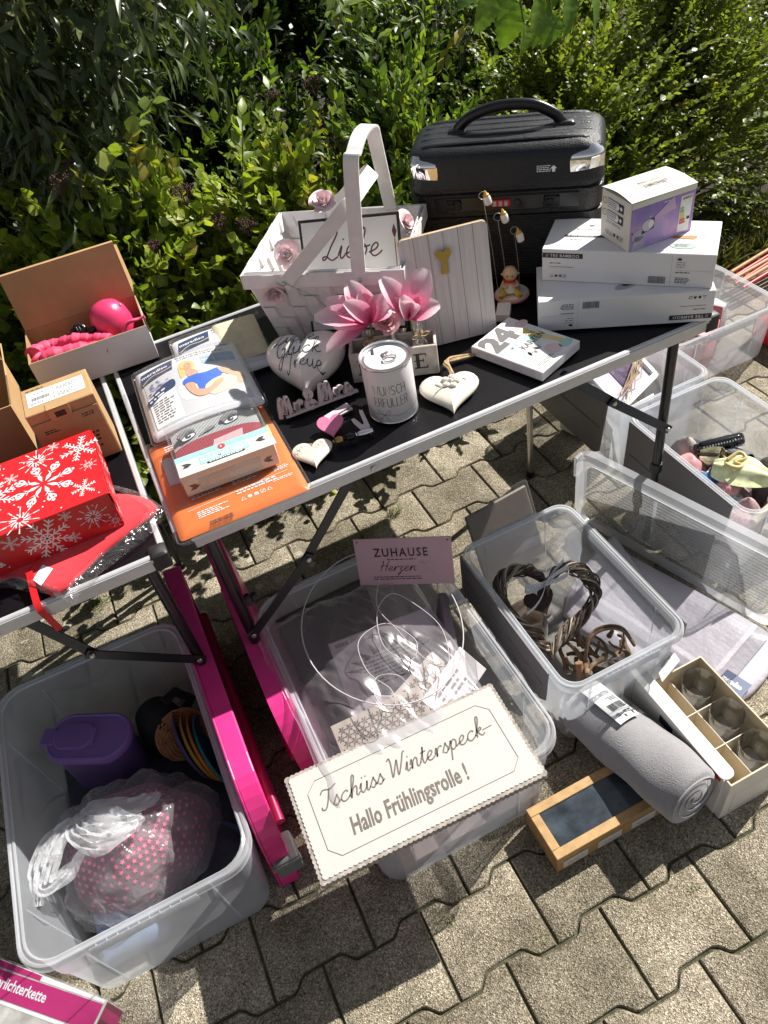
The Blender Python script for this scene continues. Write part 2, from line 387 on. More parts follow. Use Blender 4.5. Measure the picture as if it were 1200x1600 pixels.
# ================================================================== FOLDING TABLES
M_ALU = pm('brushed aluminium', (0.60, 0.60, 0.615), 0.40, 0.30, var=0.05, vs=40, bs=0.08, bsc=200)
M_TOP = pm('black laminate', (0.005, 0.0045, 0.006), 0.42, 0, spec=0.22, var=0.25, vs=25, bs=0.12, bsc=350, bd=0.0006)
M_BLK = pm('black painted steel', (0.010, 0.010, 0.012), 0.28, 0, var=0.2, vs=30)
M_BLU = pm('dark blue steel bar', (0.012, 0.022, 0.04), 0.35, 0.3, var=0.2)
M_CAPK = pm('black corner plastic', (0.014, 0.013, 0.015), 0.5, 0, var=0.2)
M_STEEL = pm('bare steel', (0.55, 0.53, 0.50), 0.3, 1.0, var=0.1)
TT = 0.70
def folding_table(label, x0, x1, y0, y1, legs, braces, group):
    t = thing('folding_table', label, 'table', Matrix.Translation((x0, y0, 0)), group); W = x1 - x0; D = y1 - y0
    b = MB(); b.box((.010, .010, TT - .022), (W - .010, D - .010, TT - .004)); b.build('tabletop', M_TOP, t)
    for nm, a, c in (('f', (.024, 0), (W - .024, .011)), ('k', (.024, D - .011), (W - .024, D)), ('l', (0, .024), (.011, D - .024)), ('r', (W - .011, .024), (W, D - .024))):
        r = MB(); hx = c[0] - a[0] > c[1] - a[1]
        r.rbox((a[0], a[1], TT - .034), (c[0], c[1], TT), .0022)
        if nm == 'f':                                                   # pressed groove along the face
            r.box((a[0], -.0022, TT - .011), (c[0], .001, TT - .004)); 
        r.build('rail', M_ALU, t, smooth=30)
    for cx0, cy0 in ((0, 0), (W - .028, 0), (0, D - .028), (W - .028, D - .028)):
        c = MB(); c.rbox((cx0 - .0025, cy0 - .0025, TT - .038), (cx0 + .0305, cy0 + .0305, TT + .0025), .004); c.build('corner_cap', M_CAPK, t, smooth=40)
    for (lx, ly, zl, mt) in legs:
        l = MB(); pt = [(lx - x0, ly - y0, TT - .03), (lx - x0, ly - y0, zl)]
        l.tube(pt, .0115, 14); l.tube([(lx - x0, ly - y0, zl + .02), (lx - x0, ly - y0, zl - .006)], .0145, 14)
        l.tube([(lx - x0, ly - y0, zl), (lx - x0, ly - y0, .012)], .0088, 14, 1)
        l.tube([(lx - x0, ly - y0, .02), (lx - x0, ly - y0, 0)], .0125, 14)
        l.build('leg', [M_BLK, mt], t, smooth=40)
    for A, B, C, m in braces:
        O = Vector((x0, y0, 0)); A, B, C = Vector(A) - O, Vector(B) - O, Vector(C) - O; s = MB()
        for U, V, off in ((A, B, 0), (B, C, .005)):
            q = (V - U).normalized(); nn = Vector((0, -1, 0)); hgt = q.cross(nn).normalized()
            o3 = Vector((0, -off, 0)); e = q * .012
            s.add([U - e + o3 - hgt * .0105, V + e + o3 - hgt * .0105, V + e + o3 + hgt * .0105, U - e + o3 + hgt * .0105] + [x - nn * .0032 for x in (U - e + o3 - hgt * .0105, V + e + o3 - hgt * .0105, V + e + o3 + hgt * .0105, U - e + o3 + hgt * .0105)],
                  [(0, 1, 2, 3), (7, 6, 5, 4), (0, 4, 5, 1), (1, 5, 6, 2), (2, 6, 7, 3), (3, 7, 4, 0)])
        br = s.build('brace', m, t)
        for X in (B, C):
            v = MB(); v.lathe([(.001, .004), (.0045, .0035), (.006, 0)], 12, 0, FR(X + Vector((0, -.007, 0)), (1, 0, 0), (0, 0, 1)), cap0=True); v.build('rivet', M_STEEL, br, smooth=50)
    return t
TG = 'folding camping tables'
rt = folding_table('right folding table with black top and aluminium rails, carrying the white basket', 0, 1.2, 0, .71,
    [(.055, .035, .28, M_BLK), (1.13, .045, .26, M_BLK), (.055, .675, .28, M_BLK), (1.003, .43, .60, M_STEEL)],
    [((.354, .02, .668), (.218, .024, .50), (.056, .024, .352), M_BLK), ((.83, .02, .69), (.965, .03, .555), (1.133, .034, .398), M_BLU)], TG)
folding_table('left folding table with black top, carrying cardboard boxes and red snowflake box', -1.222, -.022, -.012, .70,
    [(-.066, .035, .28, M_BLK), (-1.15, .035, .28, M_BLK), (-.066, .665, .28, M_BLK), (-1.15, .665, .28, M_BLK)],
    [((-.30, .02, .668), (-.235, .024, .50), (-.066, .024, .352), M_BLK)], TG)
s = MB(); s.lathe([(.0005, .003), (.005, .0025), (.0065, 0)], 14, 0, FR((.388, -.0024, TT - .019), (1, 0, 0), (0, 0, 1)), cap0=True); s.build('screw', M_STEEL, rt, smooth=50, world=True)
for x in (.045, 1.12):
    s = MB(); s.box((x, .05, TT - .05), (x + .02, .66, TT - .034)); s.build('crossbar', M_BLK, rt)
# lever knob on the left front leg
s = MB(); s.rbox((.069, .012, .445), (.082, .03, .475), .004); s.lathe([(.0075, -.006), (.0105, -.003), (.0105, .004), (.008, .007)], 6, 0, FR((.088, .022, .46), (0, 1, 0), (0, 0, 1)), True, True); s.build('lever_knob', M_CAPK, rt, world=True)
# ================================================================== PLANTING BEHIND THE TABLES
def leaf_mat(name, a, b, c, rough=0.42, back=(1.25, 1.25, 1.0), trans=0.38, spec=0.5):
    m, n, p, o = nodes(name); L = n.links; g = n.nodes.new('ShaderNodeNewGeometry')
    col = ramp(n, g.outputs['Random Per Island'], [(0.0, a), (0.55, b), (1.0, c)])
    co = coord(n); t = noise(n, co, 60, 3)
    col = mixc(n, 1.0, col, ramp(n, t.outputs[0], [(0.3, (.8, .8, .75)), (.7, (1.12, 1.12, 1.1))]), 'MULTIPLY')
    L.new(col, p.inputs['Base Color']); p.inputs['Roughness'].default_value = rough; p.inputs['Specular IOR Level'].default_value = spec
    tl = n.nodes.new('ShaderNodeBsdfTranslucent'); L.new(mixc(n, 1.0, col, (1.5, 1.6, 0.55), 'MULTIPLY'), tl.inputs[0])
    mx = n.nodes.new('ShaderNodeMixShader'); mx.inputs[0].default_value = trans
    L.new(p.outputs[0], mx.inputs[1]); L.new(tl.outputs[0], mx.inputs[2]); L.new(mx.outputs[0], o.inputs[0]); return m
M_LEAF_SP = leaf_mat('broad green leaf', (0.131, 0.193, 0.029), (0.247, 0.322, 0.048), (0.389, 0.425, 0.070))
M_LEAF_LI = leaf_mat('lanceolate leaf', (0.087, 0.146, 0.030), (0.149, 0.224, 0.044), (0.261, 0.325, 0.059))
M_LEAF_PR = leaf_mat('small privet leaf', (0.095, 0.131, 0.031), (0.166, 0.213, 0.044), (0.271, 0.304, 0.071))
M_LEAF_WI = leaf_mat('twisted willow leaf', (0.054, 0.081, 0.035), (0.084, 0.115, 0.049), (0.128, 0.162, 0.061), 0.36, trans=0.22)  # shade over the willow is put into this darker leaf colour
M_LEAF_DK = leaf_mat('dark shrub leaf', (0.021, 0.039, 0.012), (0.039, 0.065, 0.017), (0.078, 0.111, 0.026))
M_LEAF_BIG = leaf_mat('large serrated leaf', (0.106, 0.194, 0.026), (0.150, 0.255, 0.032), (0.211, 0.308, 0.045), 0.5, trans=0.4)
M_LEAF_YE = leaf_mat('young yellow leaf', (0.169, 0.208, 0.033), (0.260, 0.260, 0.046), (0.390, 0.338, 0.065), trans=0.4)
M_TWIG = pm('twig bark', (0.075, 0.05, 0.028), 0.85, var=0.4, vs=60)
M_GSTEM = pm('green shoot', (0.085, 0.10, 0.03), 0.6, var=0.3)
M_SEED = pm('dry flower head', (0.075, 0.036, 0.028), 0.9, var=0.5, vs=80)

def leaf_tpl(W, sect, fold=0.18, curl=0.25, twist=0.0):
    """unit-length leaf along +x, blade in xy; sect: [(t, half width)]"""
    v = [(0, 0, 0)]
    for t, hw in sect:
        z = -curl * t * t
        for s in (-1, 0, 1):
            y = s * hw * W; zz = abs(s) * hw * W * fold
            a = twist * t; v.append((t, y * math.cos(a) - zz * math.sin(a), z + y * math.sin(a) + zz * math.cos(a)))
    v.append((1, 0, -curl)); n = len(sect); f = [(0, 2, 1), (0, 3, 2)]
    for i in range(n - 1):
        b = 1 + i * 3; f += [(b, b + 1, b + 4, b + 3), (b + 1, b + 2, b + 5, b + 4)]
    b = 1 + (n - 1) * 3; e = len(v) - 1; f += [(b, b + 1, e), (b + 1, b + 2, e)]
    return np.array(v, dtype=np.float32), f
T_BROAD = leaf_tpl(0.50, [(.18, .62), (.45, 1.0), (.75, .62)], .22, .18)
T_LANCE = leaf_tpl(0.26, [(.2, .7), (.5, 1.0), (.78, .5)], .25, .25)
T_SMALL = leaf_tpl(0.36, [(.25, .75), (.6, .95)], .25, .15)
T_WILLOW = leaf_tpl(0.11, [(.15, .75), (.35, 1.0), (.55, .9), (.8, .45)], .3, .5, 2.2)
class Fol:
    """gathers leaves in bulk (numpy) and twigs as thin tubes"""
    def __init__(s, seed): s.V = []; s.tp = []; s.twigs = []; s.r = np.random.default_rng(seed); s.mi = []
    def leaves(s, tpl, base, ax, up, size, m=0, wj=0.15):
        v0, f = tpl; n = len(base); ax = ax / np.linalg.norm(ax, axis=1, keepdims=True)
        up = up - ax * (up * ax).sum(1, keepdims=True); up /= np.maximum(np.linalg.norm(up, axis=1, keepdims=True), 1e-6); sd = np.cross(up, ax)
        w = 1 + s.r.uniform(-wj, wj, n)
        V = base[:, None] + size[:, None, None] * (v0[None, :, 0:1] * ax[:, None] + v0[None, :, 1:2] * w[:, None, None] * sd[:, None] + v0[None, :, 2:3] * s.r.uniform(.2, 1.6, (n, 1, 1)) * up[:, None])
        s.V.append(V.reshape(-1, 3).astype(np.float32)); s.tp.append((f, len(v0), n, m))
    def twig(s, b, d, L, n, tpl, size, droop=0.3, ang=0.9, m=0, opposite=False, upj=0.45, rad=0.0022, tip=0.55, wob=0.15, petiole=.004, lt=0.12):
        r = s.r; d = np.array(d, float); d /= np.linalg.norm(d); K = 7; pts = [np.array(b, float)]
        cur = d.copy()
        for k in range(K):
            cur = cur + r.normal(0, wob, 3) * .35 + np.array((0, 0, -droop)) / K; cur /= np.linalg.norm(cur); pts.append(pts[-1] + cur * L / K)
        pts = np.array(pts); s.twigs.append((pts, rad))
        t = np.linspace(lt, 1, n); i = np.minimum((t * K).astype(int), K - 1); fr = (t * K - i)[:, None]
        pos = pts[i] * (1 - fr) + pts[i + 1] * fr; tan = pts[i + 1] - pts[i]; tan /= np.linalg.norm(tan, axis=1, keepdims=True)
        phi = (np.arange(n) * (math.pi if opposite else 2.4)) + r.normal(0, .35, n)
        a = np.cross(tan, np.array((0, 0, 1.0)) + r.normal(0, .05, 3)); a /= np.maximum(np.linalg.norm(a, axis=1, keepdims=True), 1e-6); c = np.cross(a, tan)
        side = a * np.cos(phi)[:, None] + c * np.sin(phi)[:, None] * (.75 if not opposite else .35)
        an = ang * (1 - .55 * t) + r.normal(0, .18, n)
        ax = tan * np.cos(an)[:, None] + side * np.sin(an)[:, None]
        up = np.array((0.50, -0.12, 0.9)) + r.normal(0, upj, (n, 3)); sz = size * (1 - (1 - tip) * t ** 2) * r.uniform(.7, 1.2, n)
        s.leaves(tpl, pos + ax * petiole, ax, up, sz, m)
    def build(s, parent, mats, stem_mat, name='foliage', kinds=None):
        V = np.concatenate(s.V); lt = []; ls = []; mi = []; o = 0
        for f, nv, n, m in s.tp:
            loc = np.concatenate([np.array(q) for q in f]); tot = np.array([len(q) for q in f])
            ls.append((loc[None] + o + np.arange(n)[:, None] * nv).ravel()); lt.append(np.tile(tot, n)); mi.append(np.full(len(f) * n, m)); o += nv * n
        ls = np.concatenate(ls).astype(np.int32); lt = np.concatenate(lt).astype(np.int32); mi = np.concatenate(mi).astype(np.int32)
        V = V - np.array(MAT[parent.name].translation, dtype=np.float32)
        me = bpy.data.meshes.new(name); me.vertices.add(len(V)); me.vertices.foreach_set('co', V.ravel()); me.loops.add(len(ls)); me.loops.foreach_set('vertex_index', ls)
        me.polygons.add(len(lt)); me.polygons.foreach_set('loop_start', np.concatenate(([0], np.cumsum(lt)[:-1])).astype(np.int32)); me.polygons.foreach_set('loop_total', lt)
        for x in mats: me.materials.append(x)
        me.polygons.foreach_set('material_index', mi); me.polygons.foreach_set('use_smooth', np.ones(len(lt), dtype=bool)); me.update(calc_edges=True)
        ob = bpy.data.objects.new(name, me); COL.objects.link(ob); ob.parent = parent; MAT[ob.name] = MAT[parent.name]
        mb = MB()
        for pts, rad in s.twigs: mb.tube([Vector(p) for p in pts], [rad * (1 - .6 * i / (len(pts) - 1)) for i in range(len(pts))], 4, cap=False)
        mb.build('stems', stem_mat, parent, smooth=80, world=True); return ob
def dome(fo, c, rx, ry, h, n, fn, lo=0.5, front=0.6, tilt=(0, 0)):
    """n twigs springing from the shell of a dome, pointing out and up"""
    r = fo.r
    for k in range(n):
        a = r.uniform(0, 2 * math.pi); u = r.uniform(0, 1) ** .8
        if math.sin(a) > 0 and r.random() < front: a = -a
        q = r.uniform(lo, 1.0); e = u * math.pi / 2
        d = np.array((math.cos(a) * math.cos(e), math.sin(a) * math.cos(e), math.sin(e)))
        b = np.array(c) + d * np.array((rx, ry, h)) * q * r.uniform(.82, 1.06)
        fn(b, d, q, r)
def shrub(name, label, c, rx, ry, h, n, tpl, size, mats, seed, nl=14, L=(.16, .30), droop=.35, group='shrubs of the hedge behind the tables', opp=False, lo=.45, upk=.55, m2=0.0, trunk=True, rad=.0022, ang=.9, stem=None):
    t = thing(name, label, 'shrub', Matrix.Translation(c), group); fo = Fol(seed)
    def fn(b, d, q, r):
        dd = d + np.array((0, 0, upk)) + r.normal(0, .35, 3)
        fo.twig(b, dd, r.uniform(*L), int(nl * r.uniform(.75, 1.25)), tpl, size * r.uniform(.8, 1.15), droop, ang, 1 if r.random() < m2 else 0, opp, rad=rad)
    dome(fo, c, rx, ry, h, n, fn, lo)
    if trunk:                                                      # main limbs from the ground to the shell
        for k in range(12):
            a = fo.r.uniform(0, 6.28); e = fo.r.uniform(.5, 1.4); d = np.array((math.cos(a) * math.cos(e) * rx, math.sin(a) * math.cos(e) * ry, math.sin(e) * h)) * .85
            b = np.array(c); fo.twigs.append((np.array([b + d * np.array((.12, .12, 0)), b + d * np.array((.3, .3, .35)) + fo.r.normal(0, .02, 3), b + d * np.array((.65, .65, .75)) + fo.r.normal(0, .02, 3), b + d]), .008))
    fo.build(t, mats, stem or M_TWIG); return t, fo
def seed_heads(t, spots):
    for p_, rr in spots:
        mb = MB(); r = random.Random(int(p_[0] * 1000))
        for k in range(26):
            a = r.uniform(0, 6.28); q = rr * math.sqrt(r.random()); top = Vector(p_) + Vector((q * math.cos(a), q * math.sin(a), .35 * rr * (1 - (q / rr) ** 2) + r.uniform(-.004, .004)))
            mb.tube([Vector(p_) - Vector((0, 0, rr * 1.1)), top], .0007, 3, cap=False)
            for j in range(4):
                o = top + Vector((r.uniform(-1, 1), r.uniform(-1, 1), r.uniform(-.3, 1))) * .006; s_ = r.uniform(.0018, .0035)
                mb.add([o + Vector(x) * s_ for x in ((1, 0, 0), (0, 1, 0), (-1, 0, 0), (0, -1, 0), (0, 0, 1), (0, 0, -1))], [(0, 1, 4), (1, 2, 4), (2, 3, 4), (3, 0, 4), (1, 0, 5), (2, 1, 5), (3, 2, 5), (0, 3, 5)])
        mb.build('seed_head', M_SEED, t, world=True)
HG = 'shrubs of the hedge behind the tables'
# bright broad-leaved shrubs right behind the left table and the basket
t1, _ = shrub('broadleaf_shrub', 'bright green broad-leaved shrub with brown seed heads, behind the open pink-lamp carton', (.10, 1.30, 0), .50, .42, .84, 640, T_BROAD, .053, [M_LEAF_SP, M_LEAF_YE], 11, 15, m2=.05)
t2, _ = shrub('broadleaf_shrub', 'bright green broad-leaved shrub between the pink-lamp carton and the white basket', (.62, 1.22, 0), .42, .36, .72, 580, T_BROAD, .048, [M_LEAF_SP, M_LEAF_YE], 12, 15, m2=.04)
t3, _ = shrub('broadleaf_shrub', 'broad-leaved shrub at the left picture edge, behind the brown cartons', (-.48, 1.32, 0), .45, .42, .80, 440, T_BROAD, .052, [M_LEAF_SP, M_LEAF_YE], 13, 15, m2=.03)
PY_at = lambda px, py, Y: PV(px, py, (0, Y, 0), Vector((0, 1, 0)))
seed_heads(t1, [(PY_at(88, 283, 1.05), .035), (PY_at(108, 258, 1.15), .022), (PY_at(285, 300, 1.02), .036), (PY_at(240, 385, .98), .02)])
seed_heads(t2, [(PY_at(345, 345, 1.0), .036), (PY_at(385, 352, 1.0), .03), (PY_at(490, 130, 1.45), .035), (PY_at(425, 150, 1.5), .02), (PY_at(515, 200, 1.3), .03), (PY_at(525, 225, 1.25), .03)])
# tall young sprig standing out of the first shrub
fo = Fol(5); t = thing('young_shoot', 'tall pale green shoot standing out above the left shrub, nearest the willow', 'shoot', Matrix.Translation((.30, 1.12, .5)))
q = PY_at(150, 300, 1.08); e = PY_at(232, 160, 1.08); fo.twig(q, np.array(e - q), (e - q).length * 1.08, 12, T_BROAD, .052, .05, 1.2, 0, upj=.25, rad=.003, tip=.7)
fo.build(t, [M_LEAF_SP, M_LEAF_YE], M_GSTEM)
fo = Fol(6); t = thing('young_shoot', 'straight thin-leaved shoot rising just left of the white basket handles', 'shoot', Matrix.Translation((.55, 1.02, .5)))
q = PY_at(380, 330, 1.02); e = PY_at(372, 185, 1.02); fo.twig(q, np.array(e - q), (e - q).length, 16, T_LANCE, .055, .02, 1.1, 0, upj=.3, rad=.003, tip=.8)
fo.build(t, [M_LEAF_SP, M_LEAF_YE], M_GSTEM)
# lanceolate shrub between basket and suitcase, and the darker ones further back
shrub('lanceolate_shrub', 'green shrub with narrow pointed leaves directly behind the basket handles', (1.02, 1.30, 0), .42, .42, .80, 520, T_LANCE, .062, [M_LEAF_LI, M_LEAF_YE], 14, 15, m2=.04)
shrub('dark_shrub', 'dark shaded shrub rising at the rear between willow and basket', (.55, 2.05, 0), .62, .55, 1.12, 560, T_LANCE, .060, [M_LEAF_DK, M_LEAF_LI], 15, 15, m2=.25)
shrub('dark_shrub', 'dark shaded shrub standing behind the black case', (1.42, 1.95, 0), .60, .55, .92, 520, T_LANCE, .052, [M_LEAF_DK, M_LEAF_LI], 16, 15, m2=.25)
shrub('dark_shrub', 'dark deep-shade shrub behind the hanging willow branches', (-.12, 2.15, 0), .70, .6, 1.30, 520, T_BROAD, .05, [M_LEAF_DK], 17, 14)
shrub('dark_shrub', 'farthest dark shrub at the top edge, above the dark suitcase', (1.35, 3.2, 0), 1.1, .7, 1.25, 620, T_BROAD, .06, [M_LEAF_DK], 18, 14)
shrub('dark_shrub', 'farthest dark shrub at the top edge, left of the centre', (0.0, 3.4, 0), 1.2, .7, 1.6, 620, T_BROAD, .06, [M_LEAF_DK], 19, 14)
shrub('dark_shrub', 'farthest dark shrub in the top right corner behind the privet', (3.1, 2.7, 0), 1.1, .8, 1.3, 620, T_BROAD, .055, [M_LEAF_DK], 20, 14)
# fine-leaved arching privet on the right
for i, (lab, c, rx, ry, h, n, sd) in enumerate((
    ('fine-leaved yellow-green privet bush right of the black case, arching over its edge', (1.72, 1.42, 0), .46, .42, .80, 760, 31),
    ('fine-leaved yellow-green privet bush at the right picture edge, behind the white boxes', (2.36, 1.55, 0), .52, .45, .86, 820, 32),
    ('tall rear fine-leaved privet bush in the top right, behind the other two privets', (2.15, 2.15, 0), .75, .45, 1.10, 720, 33))):
    shrub('privet_bush', lab, c, rx, ry, h, n, T_SMALL, .033, [M_LEAF_PR, M_LEAF_YE], sd, 26, (.18, .36), .45, opp=True, m2=.03, upk=.45, rad=.0016, ang=1.0, stem=M_GSTEM)
# corkscrew willow hanging in at the top left
t = thing('corkscrew_willow', 'corkscrew willow with long twisted grey-green leaves hanging in at the top left', 'willow', Matrix.Translation((-.35, 1.75, 0))); fo = Fol(41)
for k in range(270):
    r = fo.r; px = r.uniform(-120, 215) ; py = r.uniform(-190, 215); Y = r.uniform(1.25, 1.7)
    if px > 120 and py > 90 and r.random() < .6: continue
    b = PY_at(px, py, Y); fo.twig(b, (r.normal(.15, .5), r.normal(-.15, .4), r.normal(-.4, .35)), r.uniform(.16, .34), int(r.uniform(7, 13)), T_WILLOW, r.uniform(.085, .115), .9, .8, 0, upj=.9, rad=.0018, tip=.8, wob=.5)
for k in range(9):
    b = PY_at(fo.r.uniform(-150, 170), -260, 1.5); e = PY_at(fo.r.uniform(-100, 200), fo.r.uniform(0, 150), fo.r.uniform(1.3, 1.65)); m_ = (b + e) / 2 + Vector((fo.r.normal(0, .05), 0, .05)); fo.twigs.append((np.array([Vector((-.35, 1.75, 1.9)), b, m_, e]), .006))
fo.twigs.append((np.array([(-.35, 1.75, -.05), (-.38, 1.78, .5), (-.33, 1.74, 1.1), (-.35, 1.75, 1.95)]), .035))
fo.build(t, [M_LEAF_WI], M_TWIG)
# branch with big serrated leaves hanging in at the top centre, and yellow-green sprigs beside it
def big_leaf(mb, O, ax, nrm, L):
    F = FR(O, ax, nrm.cross(ax)); out = []
    N = 16
    for s in (1, -1):
        q = []
        for k in range(N + 1):
            t_ = k / N; wv_ = .40 * math.sin(math.pi * min(1, t_ ** .8)) ** .8 + (.10 if .2 < t_ < .34 else 0)
            q.append((t_, wv_ * (1.08 if k % 2 else .93)))
        out.append(q)
    rows = []
    for k in range(N + 1):
        t_ = k / N; x = t_ * L; z = -.28 * L * t_ * t_; hw = out[0][k][1] * L; vein = .02 * L * (1 if k % 3 == 0 else -.4)
        rows.append([(x, -hw, z + hw * .22), (x, -hw * .5, z + hw * .05 + vein * .5), (x, 0, z), (x, hw * .5, z + hw * .05 + vein * .5), (x, hw, z + hw * .22)])
    mb.loft(rows, 0, F, closed=False)
t = thing('hanging_branch', 'branch with large serrated bright green leaves hanging in at the top centre', 'branch', Matrix.Translation((1.5, 1.5, 1.2))); mb = MB(); sm = MB(); r = random.Random(8)
for px, py, dx, dy, L in ((765, -15, -12, 70, .105), (800, 0, -10, 80, .12), (838, -5, 10, 85, .13), (885, -10, 10, 70, .11), (922, -15, 20, 60, .10), (862, 20, -8, 60, .09), (818, 35, 6, 60, .085), (750, -30, -40, 40, .09), (940, -40, 30, 60, .10), (790, -50, 0, 60, .12), (870, -60, 0, 60, .12)):
    Y = 1.12 + r.uniform(-.08, .08); O = PY_at(px, py, Y); e = PY_at(px + dx, py + dy, Y - .04); n_ = Vector((.5 + r.uniform(-.3, .3), -.55 + r.uniform(-.2, .3), .8))
    ax = (e - O).normalized(); n_ = (n_ - ax * n_.dot(ax)).normalized(); big_leaf(mb, O, ax, n_, L); sm.tube([O, O + Vector((0, .03, .10)), Vector((1.35, 1.3, 1.6))], .0025, 5, cap=False)
mb.build('leaves', M_LEAF_BIG, t, smooth=80, world=True); sm.build('stem', M_GSTEM, t, smooth=80, world=True)
t = thing('yellow_shoots', 'loose yellow-green leafy shoots hanging in at the top edge above the basket', 'shoots', Matrix.Translation((1.15, 1.5, 1.1))); fo = Fol(51)
for k in range(26):
    r = fo.r; b = PY_at(r.uniform(500, 745), r.uniform(-60, 40), r.uniform(1.35, 1.75)); fo.twig(b, (r.normal(.1, .5), r.normal(-.4, .3), r.normal(0, .3)), r.uniform(.14, .24), 11, T_LANCE, .055, .5, 1.0, 1 if r.random() < .45 else 0, upj=.4, rad=.002)
fo.build(t, [M_LEAF_LI, M_LEAF_YE], M_GSTEM)
# low grass and litter at the foot of the hedge on the right
fo = Fol(61); t = thing('border_grass', 'dry and green grass growing along the edge of the paving under the privet', 'grass'); t['kind'] = 'stuff'
T_BLADE = leaf_tpl(.045, [(.3, 1.0), (.7, .7)], .2, .5)
n = 5200; r = fo.r; xs = r.uniform(1.5, 3.6, n); ys = 1.0 + np.abs(r.normal(0, .14, n)) - .03; ax = r.normal(0, .45, (n, 3)); ax[:, 2] = r.uniform(.3, 1.0, n)
fo.leaves(T_BLADE, np.stack([xs, ys, np.full(n, .01)], 1), ax, r.normal(0, 1, (n, 3)), r.uniform(.05, .13, n), 0)
V = fo
def build_flat(fo, name, mats, **kw):
    e = thing('tmp', 'x', 'x'); ob = fo.build(e, mats, M_DRY); ob.parent = None; st = [c for c in bpy.data.objects if c.parent == e]
    for c in st: bpy.data.objects.remove(c)
    bpy.data.objects.remove(e); ob.name = name; ob.data.name = name
    for k, v in kw.items(): ob[k] = v
    return ob
fo.mi = None; bpy.data.objects.remove(t)
fo.tp[0] = (fo.tp[0][0], fo.tp[0][1], n, 0)
M_GRASSMIX = leaf_mat('border grass blade', (0.05, 0.075, 0.02), (0.10, 0.11, 0.035), (0.26, 0.21, 0.10), .6, trans=.25)
fo.twigs = []
build_flat(fo, 'border_grass', [M_GRASSMIX], kind='stuff', label='dry and green grass along the edge of the paving under the privet', category='grass')
# ================================================================== ON THE RIGHT TABLE
INK = pm('dark print', (0.03, 0.028, 0.03), 0.6); INKG = pm('grey print', (0.15, 0.145, 0.145), 0.6); WPRINT = pm('white print', (0.82, 0.82, 0.82), 0.6)
M_WCARD = pm('white coated carton', (0.80, 0.79, 0.80), 0.42, var=0.03, bs=0.05, bsc=30)
M_WWOOD = pm('white painted wood', (0.80, 0.77, 0.76), 0.5, var=0.06, vs=30, bs=0.25, bsc=45, bd=0.001)
D36 = R_(-36.5)
